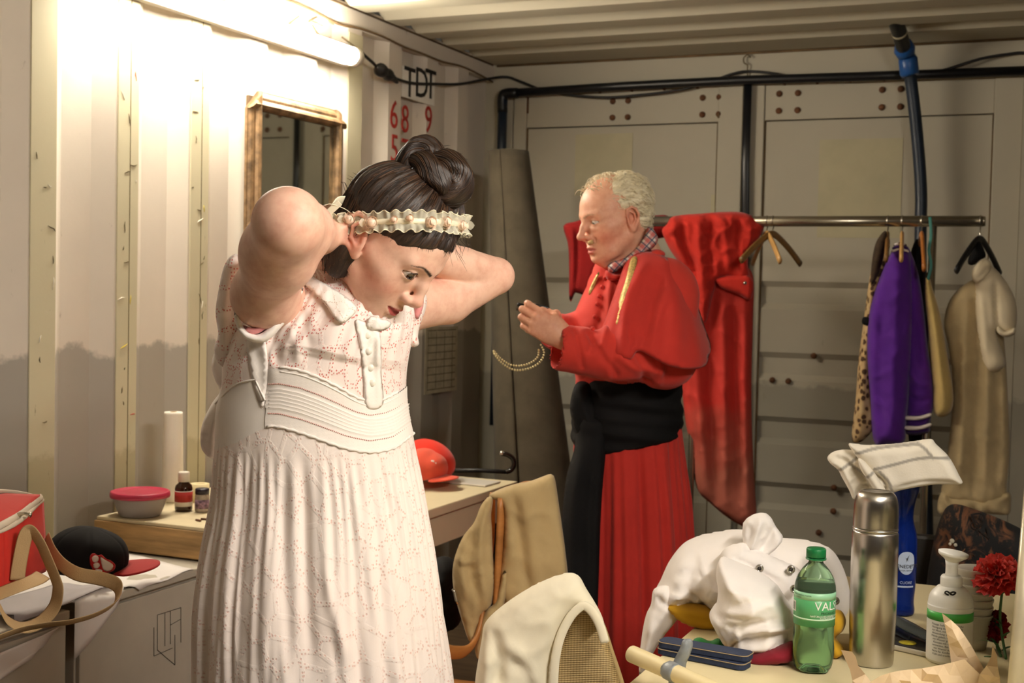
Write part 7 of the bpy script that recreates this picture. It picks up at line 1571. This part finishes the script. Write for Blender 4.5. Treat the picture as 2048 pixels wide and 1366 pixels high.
# --- blister packet, tray, disc, brown paper
t = empty('brush_packet', tuple(onT(1820, 1290)), 'clear packet holding a pale blue brush, behind the steel flask', 'packet'); bpy.context.view_layer.update()
M_clr = mat('clear_pack', (210, 214, 216), .08, var=0, trans=.9, ior=1.1)
a, b_ = onT(1772, 1262, .028), onT(1862, 1300, .020); WM('brush_handle', *tube([a, a*.5+b_*.5, b_], [.0075, .0085, .0075], 12), mat('pale_blue', (152, 186, 206), .4), t)
for w_, h_, nm in ((.034, .014, 'clear_shell'),): 
    V, F_ = grid(lambda u, v: tuple(a*(1-u)+b_*u+np.array((.0, 1, 0))*(v-.5)*w_*2+np.array((0, 0, .010*math.sin(PI*v)*math.sin(PI*min(1, max(0, u)))**.4+.003-.02*0))), 16, 12); WM(nm, V, F_, M_clr, t)
V, F_ = grid(lambda u, v: tuple(a*(1-u)+b_*u+np.array((.0, 1, 0))*(v-.5)*.085+np.array((0, 0, -.012))), 4, 4); WM('backing_card', V, F_, mat('dark_card', (44, 46, 52), .4), t)
q1, q2 = onT(1765, 1296), onT(1862, 1318); t = empty('tray', tuple(q1), 'dark tray with a pale rim and a yellow sticker beside the dispenser', 'tray'); d_ = q2-q1; an = math.atan2(d_[1], d_[0]); M_ = Matrix.Translation(Vector(q1)) @ Matrix.Rotation(an, 4, 'Z')
t.matrix_world = M_; mesh('tray_base', *box(-.02, .11, 0, .10, .001, .010, .002), mat('pale_rim', (206, 198, 180), .4), t, False); mesh('dark_inlay', *box(-.015, .105, .004, .096, .010, .0115), mat('dark_inlay', (38, 32, 30), .25), t, False); mesh('yellow_sticker', *lathe([(.016, .0118), (.016, .0124), (0, .0125)], 24, (.035, .03, 0)), mat('sticker_yellow', (206, 190, 50), .5, var=.2, vscale=80), t)
q = onT(1690, 1300); o = mesh('powder_puff', *lathe([tuple(a) for a in cat(np.array([(.030, 0), (.036, .004), (.037, .012), (.032, .018), (0, .019)]), 4)], 40), fabric('puff', (214, 196, 150), .9, .04), M=(q[0]+.01, q[1]+.02, TZ+.001)); o.rotation_euler = (0, 0, 0); tag(o, 'round beige cosmetic puff between bottle and flask', 'puff')
# nail files
M_nv = mat('navy_foam', (38, 50, 78), .8, var=.10, vscale=300, bs_=.3, bscale=900); M_core = mat('file_core', (170, 150, 120), .7)
p1, p2 = onT(1322, 1304), onT(1502, 1338); d_ = (p2-p1)[:2]; ln = np.linalg.norm(d_); an = math.atan2(d_[1], d_[0])
for k, (off, ro, lb_) in enumerate(((0, -.03, 'lower dark blue sanding file of the pair on the table'), (.0125, .035, 'upper dark blue sanding file of the pair on the table'))):
    M_ = Matrix.Translation((p1[0], p1[1], TZ+.0008+off)) @ Matrix.Rotation(an+ro, 4, 'Z'); t = empty('nail_file', M_, lb_, 'nail file')
    def slab(z0, z1, e): 
        bm = bmesh.new(); pts = []; w_ = .021+e; l0, l1 = -e, ln*.98+e
        for cx_, cy_, a0 in ((l1-.012, w_-.012+.021-.021, 0), (l0+.012, w_-.012, PI/2), (l0+.012, -w_+.012, PI), (l1-.012, -w_+.012, 1.5*PI)):
            for j in range(6): a = a0+PI/2*j/5; pts.append((cx_+.012*math.cos(a), cy_+.012*math.sin(a)))
        V = [(x, y, z0) for x, y in pts]+[(x, y, z1) for x, y in pts]; n = len(pts); return V, [tuple(range(n))[::-1], tuple(range(n, 2*n))]+[(i, (i+1) % n, n+(i+1) % n, n+i) for i in range(n)]
    mesh('foam_core', *slab(.001, .0108, 0), M_nv, t, False); mesh('rim', *slab(.0100, .0112, .0008), M_core, t, False); mesh('sanding_face', *slab(.0112, .0120, -.0006), M_nv, t, False)
# ivory tube taped with grey tape
a, b_ = P(1264, 1308, 2.20), P(1490, 1408, 1.98); a[2] = max(a[2], TZ+.040); t = empty('plastic_tube', tuple(a), 'ivory plastic tube bound with grey tape across the table edge', 'tube'); bpy.context.view_layer.update()
M_iv = mat('ivory_plastic', (228, 212, 164), .4, var=.03); V, F_ = tube([a, b_], .0145, 24, caps=False); WM('tube_wall', V, F_, M_iv, t); V, F_ = tube([a, b_], .0125, 24, caps=False); WM('inner_wall', V, F_, mat('ivory_inside', (150, 130, 90), .6), t); V, F_ = lathe([(.0125, 0), (.0145, 0)], 24); d_ = Vector(b_-a).normalized(); Rm = Vector((0, 0, 1)).rotation_difference(d_).to_matrix().to_4x4(); Rm.translation = Vector(a); V, F_ = xf((V, F_), Rm); WM('cut_end', V, F_, M_iv, t)
M_tape = mat('duct_tape', (140, 146, 150), .4, .2, var=.1, vscale=60, bs_=.3, bscale=120)
c = a*.62+b_*.38; ax_ = (b_-a)/np.linalg.norm(b_-a)
V, F_ = tube([c-ax_*.012, c-ax_*.006, c+ax_*.006, c+ax_*.012], [.0150, .0162, .0158, .0150], 20); V = np.array(V)+rg.normal(0, .0004, (len(V), 3)); WM('tape_wrap', V, F_, M_tape, t)
frt = Frame(1365, 1320, 2.12)
o = pillow('tape_flap', frt, [(1366, 1280), (1382, 1278), (1386, 1290), (1380, 1310), (1372, 1330), (1366, 1366), (1340, 1380), (1338, 1345), (1348, 1320), (1360, 1296)], .004, M_tape, res=.004, w0=0, back=.002, Re=.01, noise_=.002, nsc=30); o.matrix_world = frt.m; MR(o, t)
# --- white jacket heap and the clothes below it
frJ = Frame(1500, 1180, 2.60)
M_jw = fabric('white_twill', (244, 238, 234), .8, .025, 500, .2, .12, .25); M_mus = fabric('mustard_cloth', (196, 150, 36), .8, .08, 300, .3, .2, .2); M_grn = fabric('green_cloth', (44, 122, 58), .75, .1, 300, .3, .3, .2); M_mar = fabric('maroon_cloth', (128, 30, 44), .8, .1, 300, .3, .3); M_och = fabric('ochre_cloth', (204, 160, 84), .8, .1, 300, .3, .3)
jk = empty('white_jacket', frJ.m, 'crumpled white jacket with metal snap buttons heaped on the table', 'jacket'); bpy.context.view_layer.update()
def JP(nm, outl, T, m_=None, par=None, fr=frJ, **k): o = pillow(nm, fr, outl, T, m_ or M_jw, **k); o.matrix_world = fr.m; return MR(o, par) if par else o
JP('back_body', [(1308, 1190), (1322, 1158), (1340, 1120), (1368, 1086), (1400, 1072), (1440, 1064), (1486, 1060), (1540, 1075), (1600, 1080), (1640, 1088), (1668, 1104), (1690, 1145), (1700, 1190), (1692, 1224), (1660, 1240), (1590, 1260), (1500, 1262), (1440, 1250), (1425, 1222), (1400, 1210), (1360, 1208), (1330, 1206)], .16, par=jk, res=.007, w0=.08, back=.12, Re=.09, noise_=.006, nsc=7, crease=(.009, 8), folds=[([(1340, 1140), (1380, 1120), (1420, 1125)], -.009, .004), ([(1400, 1080), (1410, 1110), (1436, 1150)], .008, .005), ([(1330, 1170), (1370, 1165), (1400, 1180)], .010, .005), ([(1396, 1200), (1412, 1180), (1430, 1175)], -.010, .004), ([(1610, 1100), (1640, 1130), (1655, 1180)], -.009, .005), ([(1630, 1110), (1668, 1130), (1690, 1170)], .008, .005), ([(1370, 1100), (1355, 1150), (1345, 1195)], .014, .014), ([(1400, 1090), (1385, 1150), (1392, 1200)], -.014, .012), ([(1430, 1130), (1420, 1180), (1432, 1230)], .014, .010), ([(1385, 1160), (1410, 1180), (1428, 1215)], -.016, .008), ([(1445, 1130), (1460, 1180), (1450, 1230)], -.010, .008), ([(1560, 1090), (1620, 1110), (1680, 1160)], -.010, .010), ([(1570, 1070), (1600, 1100), (1660, 1110)], .008, .010)])
JP('collar_flap', [(1486, 1046), (1494, 1036), (1508, 1028), (1522, 1025), (1534, 1027), (1543, 1036), (1551, 1052), (1560, 1064), (1566, 1072), (1564, 1084), (1550, 1100), (1534, 1112), (1508, 1104), (1488, 1092), (1484, 1068)], .020, par=jk, res=.004, w0=-.055, back=.02, Re=.009, round_=False, crease=(.004, 12), folds=[([(1500, 1100), (1512, 1065), (1524, 1030)], .016, .007), ([(1520, 1100), (1538, 1074), (1546, 1050)], -.010, .006), ([(1548, 1100), (1556, 1084), (1562, 1072)], .006, .004)])
JP('placket', [(1486, 1086), (1500, 1094), (1560, 1120), (1600, 1140), (1612, 1170), (1620, 1240), (1590, 1262), (1560, 1200), (1520, 1160), (1468, 1140), (1440, 1118), (1452, 1095)], .035, par=jk, res=.006, w0=-.075, back=.06, Re=.03, noise_=.003, nsc=10, crease=(.006, 9), folds=[([(1455, 1105), (1500, 1125), (1560, 1160)], -.007, .006), ([(1490, 1092), (1540, 1112), (1600, 1145)], .006, .005)])
JP('front_lobe', [(1440, 1120), (1470, 1128), (1520, 1150), (1560, 1180), (1590, 1230), (1592, 1250), (1588, 1280), (1576, 1300), (1540, 1310), (1520, 1316), (1500, 1318), (1480, 1312), (1462, 1300), (1446, 1285), (1432, 1262), (1420, 1240), (1420, 1222), (1432, 1210), (1436, 1180), (1432, 1150)], .09, par=jk, fr=frJ, res=.005, w0=-.185, back=.14, Re=.06, noise_=.004, nsc=10, crease=(.010, 9), folds=[([(1430, 1225), (1455, 1215), (1500, 1212)], -.010, .004), ([(1455, 1300), (1470, 1270), (1500, 1250)], -.010, .004), ([(1520, 1312), (1530, 1285), (1560, 1262)], -.009, .004), ([(1500, 1240), (1540, 1236), (1588, 1240)], .012, .005), ([(1440, 1240), (1452, 1270), (1470, 1295)], .010, .005), ([(1440, 1215), (1480, 1205), (1540, 1190), (1585, 1215)], .014, .012), ([(1450, 1235), (1500, 1225), (1560, 1222)], -.012, .008), ([(1450, 1285), (1490, 1262), (1530, 1250), (1585, 1248)], -.014, .007), ([(1470, 1300), (1500, 1278), (1560, 1270)], .010, .008), ([(1440, 1160), (1500, 1170), (1560, 1195)], .008, .006), ([(1425, 1240), (1440, 1262), (1450, 1280)], -.008, .006)])
JP('hanging_sleeve', [(1308, 1178), (1336, 1172), (1350, 1190), (1372, 1212), (1350, 1245), (1326, 1275), (1300, 1318), (1286, 1350), (1282, 1380), (1278, 1330), (1284, 1270), (1292, 1230), (1302, 1208)], .04, par=jk, res=.006, w0=-.02, back=.05, Re=.03, folds=[([(1312, 1185), (1330, 1200), (1360, 1206)], -.012, .007), ([(1310, 1215), (1300, 1270), (1290, 1340)], .010, .010), ([(1345, 1215), (1320, 1260), (1300, 1300)], -.008, .008)], crease=(.006, 11))
M_snap = mat('snap_steel', (176, 170, 160), .25, .9, var=0)
for x, y, w_ in ((1519, 1137, -.115), (1582, 1139, -.110), (1588, 1178, -.128), (1671, 1202, -.075)):
    c = frJ.px(x, y, w_); V, F_ = lathe([(.0035, .0), (.0035, .002), (.0062, .003), (.0078, .001), (.0078, -.002)], 24); V = [(c[0]+a, c[1]-h, c[2]+b) for a, b, h in V]; o = mesh('snap_button', V, F_, M_snap); o.matrix_world = frJ.m; MR(o, jk)
    o = mesh('snap_centre', *ball((c[0], c[1]-.0005, c[2]), (.0028, .0015, .0028), 12, 6), mat('snap_dark', (70, 64, 58), .4, .6, var=0)); o.matrix_world = frJ.m; MR(o, jk)
o = JP('mustard_garment', [(1332, 1204), (1360, 1206), (1400, 1208), (1430, 1218), (1450, 1240), (1440, 1256), (1410, 1258), (1378, 1250), (1352, 1236), (1338, 1220)], .05, M_mus, res=.006, w0=-.03, back=.05, Re=.03, folds=[([(1345, 1216), (1380, 1228), (1430, 1235)], -.010, .006)]); tag(o, 'mustard yellow cloth sticking out under the left of the white jacket', 'cloth')
fr2 = Frame(1425, 1290, 2.42)
o = JP('green_cloth', [(1384, 1292), (1388, 1278), (1402, 1275), (1420, 1282), (1436, 1276), (1448, 1284), (1470, 1290), (1460, 1300), (1430, 1300), (1402, 1302)], .018, M_grn, fr=fr2, res=.005, w0=0, back=.02, Re=.014, noise_=.004, nsc=26); tag(o, 'small knotted green cloth beside the nail files', 'cloth')
o = JP('ochre_cloth', [(1416, 1296), (1440, 1292), (1470, 1298), (1500, 1308), (1490, 1316), (1450, 1312), (1420, 1306)], .012, M_och, fr=Frame(1460, 1305, 2.375), res=.005, w0=0, back=.01, Re=.01, noise_=.002, nsc=26); tag(o, 'ochre cloth under the cuff of the white jacket', 'cloth')
o = JP('maroon_cloth', [(1490, 1310), (1520, 1300), (1560, 1290), (1588, 1282), (1590, 1318), (1560, 1326), (1520, 1330), (1496, 1324)], .03, M_mar, fr=Frame(1540, 1312, 2.34), res=.005, w0=0, back=.02, Re=.015, noise_=.003, nsc=24); tag(o, 'maroon cloth between the white jacket and the green bottle', 'cloth')
o = JP('yellow_cloth', [(1656, 1226), (1680, 1220), (1692, 1240), (1686, 1262), (1672, 1275), (1690, 1300), (1672, 1316), (1655, 1300), (1650, 1260)], .03, M_mus, fr=Frame(1672, 1265, 2.385), res=.005, w0=0, back=.02, Re=.015, noise_=.003, nsc=24); tag(o, 'yellow cloth sticking out between green bottle and flask', 'cloth')
# --- crumpled brown paper
M_kraft = mat('kraft_paper', (218, 194, 160), .8, var=.06, vscale=10, bs_=.25, bscale=30, bd=.004)
fk = Frame(1860, 1330, 2.10); pg = empty('paper_bag', fk.m, 'torn and crumpled brown paper bag at the bottom right', 'paper bag'); bpy.context.view_layer.update()
def KP(nm, outl, w0, T=.006, back=.006, **k): k['res'] = .017; o = pillow(nm, fk, outl, min(T, .004), M_kraft, w0=w0, back=min(back, .002), round_=False, crease=(.014, 18), smooth=False, **k); o.matrix_world = fk.m; return MR(o, pg)
KP('paper_fold', [(1760, 1352), (1790, 1342), (1850, 1336), (1900, 1326), (1930, 1318), (1950, 1340), (1975, 1362), (1990, 1440), (1720, 1440), (1728, 1372)], .0, .02, .02, res=.006, Re=.02, noise_=.006, nsc=16, folds=[([(1740, 1366), (1800, 1352), (1900, 1345)], .008, .01)])
KP('torn_edge', [(1884, 1226), (1900, 1238), (1926, 1262), (1932, 1276), (1946, 1296), (1958, 1320), (1970, 1340), (1974, 1366), (1980, 1440), (1900, 1440), (1905, 1366), (1902, 1320), (1896, 1280)], .02, .006, .006, res=.005, Re=.008, noise_=.006, nsc=20, folds=[([(1895, 1250), (1920, 1300), (1935, 1366)], .008, .006)])
KP('torn_edge', [(1985, 1290), (1994, 1310), (1996, 1340), (2002, 1366), (2000, 1440), (1950, 1440), (1955, 1366), (1962, 1340), (1975, 1330), (1982, 1320)], -.01, .006, .006, res=.005, Re=.008, noise_=.008, nsc=22)
KP('curled_strip', [(1682, 1300), (1696, 1302), (1716, 1305), (1708, 1318), (1712, 1326), (1728, 1345), (1744, 1366), (1760, 1440), (1700, 1440), (1706, 1366), (1700, 1340), (1692, 1322)], .03, .008, .004, res=.005, Re=.01, noise_=.004, nsc=20, folds=[([(1690, 1312), (1702, 1330), (1722, 1366)], .006, .005)])
# --- standing mirror at the right edge
M_fr = mat('mirror_frame_paint', (186, 176, 152), .3, .3, var=.08, vscale=10)
a, b_ = P(2066, 960, 2.06), P(2030, 1400, 1.90); a2 = a+(a-b_)*.2
t = empty('table_mirror', tuple(b_), 'pale framed standing mirror seen edge-on at the right edge', 'mirror'); bpy.context.view_layer.update()
WM('frame_bar', *tube([b_, a2], 0, 16, flat=(.0125, .010, tuple(CM[0]))), M_fr, t)
dx = CM.T@np.array((.35, 0, .30)); WM('frame_bar', *tube([b_, b_+dx], 0, 12, flat=(.010, .0155, (0, 0, 1))), M_fr, t); WM('frame_bar', *tube([a2, a2+dx], 0, 12, flat=(.010, .0155, (0, 0, 1))), M_fr, t)
V, F_ = [tuple(b_), tuple(a2), tuple(a2+dx), tuple(b_+dx)], [(0, 1, 2, 3)]; WM('mirror_glass', V, F_, M_mirr, t)
# --- dark printed cloth on a chair behind the table
fb = Frame(1940, 1130, 3.30)
m, nt, b = nodes_of('printed_black'); tc = N(nt, 'TexCoord'); sp = N(nt, 'SeparateXYZ'); L(nt, tc.outputs['UV'], sp.inputs[0])
cu_, cv_ = fb.px(1945, 1070, 0)[0], fb.px(1945, 1070, 0)[2]
dx_ = math_(nt, 'DIVIDE', math_(nt, 'SUBTRACT', sp.outputs[0], cu_), .10); dy_ = math_(nt, 'DIVIDE', math_(nt, 'SUBTRACT', sp.outputs[1], cv_), .105)
rr_ = math_(nt, 'ADD', math_(nt, 'MULTIPLY', dx_, dx_), math_(nt, 'MULTIPLY', dy_, dy_)); msk = math_(nt, 'MULTIPLY', math_(nt, 'SUBTRACT', 1.0, rr_), 3, clamp=True)
nz = noise(nt, 16, 4, .65, tc.outputs['UV'], (1.6, 1, 1), 1.2); f = math_(nt, 'MULTIPLY', msk, math_(nt, 'MULTIPLY', math_(nt, 'SUBTRACT', nz, .47), 9, clamp=True))
L(nt, mixc(nt, f, srgb(18, 18, 20), srgb(112, 72, 46)), b.inputs['Base Color']); b.inputs['Roughness'].default_value = .85; M_prt = m
t = empty('printed_shirt', fb.m, 'black T-shirt with a faded orange-brown print behind the table', 'T-shirt'); bpy.context.view_layer.update()
def BP2(nm, *a, **k): o = pillow(nm, fb, *a, **k); o.matrix_world = fb.m; return MR(o, t)
BP2('cloth', [(1822, 1262), (1830, 1225), (1850, 1180), (1858, 1130), (1868, 1080), (1878, 1045), (1890, 1018), (1906, 1008), (1930, 1012), (1965, 1024), (2010, 1042), (2050, 1062), (2090, 1090), (2100, 1320), (1822, 1320)], .06, M_prt, res=.010, w0=0, back=.10, Re=.06, noise_=.006, nsc=6, folds=[([(1880, 1050), (1900, 1120), (1890, 1200)], -.010, .015), ([(1990, 1050), (2000, 1130), (2010, 1220)], -.010, .02)])
M_spk = mat('print_white', (206, 200, 180), .8, var=0)
for x, y, r in ((1904, 1082, .006), (1911, 1090, .0045), (1900, 1088, .004), (1924, 1105, .003)): o = mesh('print_spot', *ball(fb.px(x, y, -.065), (r, .002, r), 10, 6), M_spk); o.matrix_world = fb.m; MR(o, t)
M_pl = mat('print_dark', (26, 20, 18), .8, var=0)
for ch, x, y, sz, an in (('D', 1958, 1040, .05, .35), ('N', 1966, 1068, .045, .2), ('O', 1950, 1052, .03, .3)):
    c = fb.px(x, y, -.064); M_ = fb.m @ Matrix.Translation(Vector(c)) @ Matrix.Rotation(-an, 4, 'Y') @ Matrix.Rotation(PI/2, 4, 'X'); o = text('print_letter', ch, sz, M_, M_pl); MR(o, t)
c = [fb.px(x, y, -.063) for x, y in ((1935, 1090), (1948, 1112), (1922, 1108))]; o = mesh('print_shape', *tube(c, .004, 6, closed=True), mat('print_tan', (150, 106, 70), .8)); o.matrix_world = fb.m; MR(o, t)
# chair under the shirt
ck = Frame(1960, 1240, 3.42); t = empty('dark_chair', Matrix.Translation(Vector(ck.o*np.array((1, 1, 0)))), 'dark chair behind the table carrying the printed shirt', 'chair'); bpy.context.view_layer.update()
M_dk = mat('dark_frame', (40, 36, 32), .5); zs = .45-ck.o[2]
for nm, bx in (('seat', (-.2, .2, -.02, .36, zs-.03, zs)), ('backrest', (-.19, .19, -.03, .0, zs+.12, ck.px(1950, 1075, 0)[2]))): o = mesh(nm, *box(*bx, .01), M_dk, None, False); o.matrix_world = ck.m; MR(o, t)
for x, y in ((-.18, 0), (.18, 0), (-.18, .33), (.18, .33)): o = mesh('leg', *tube([(x, y, -ck.o[2]), (x, y, zs-.02)], .012, 10), M_dk); o.matrix_world = ck.m; MR(o, t)
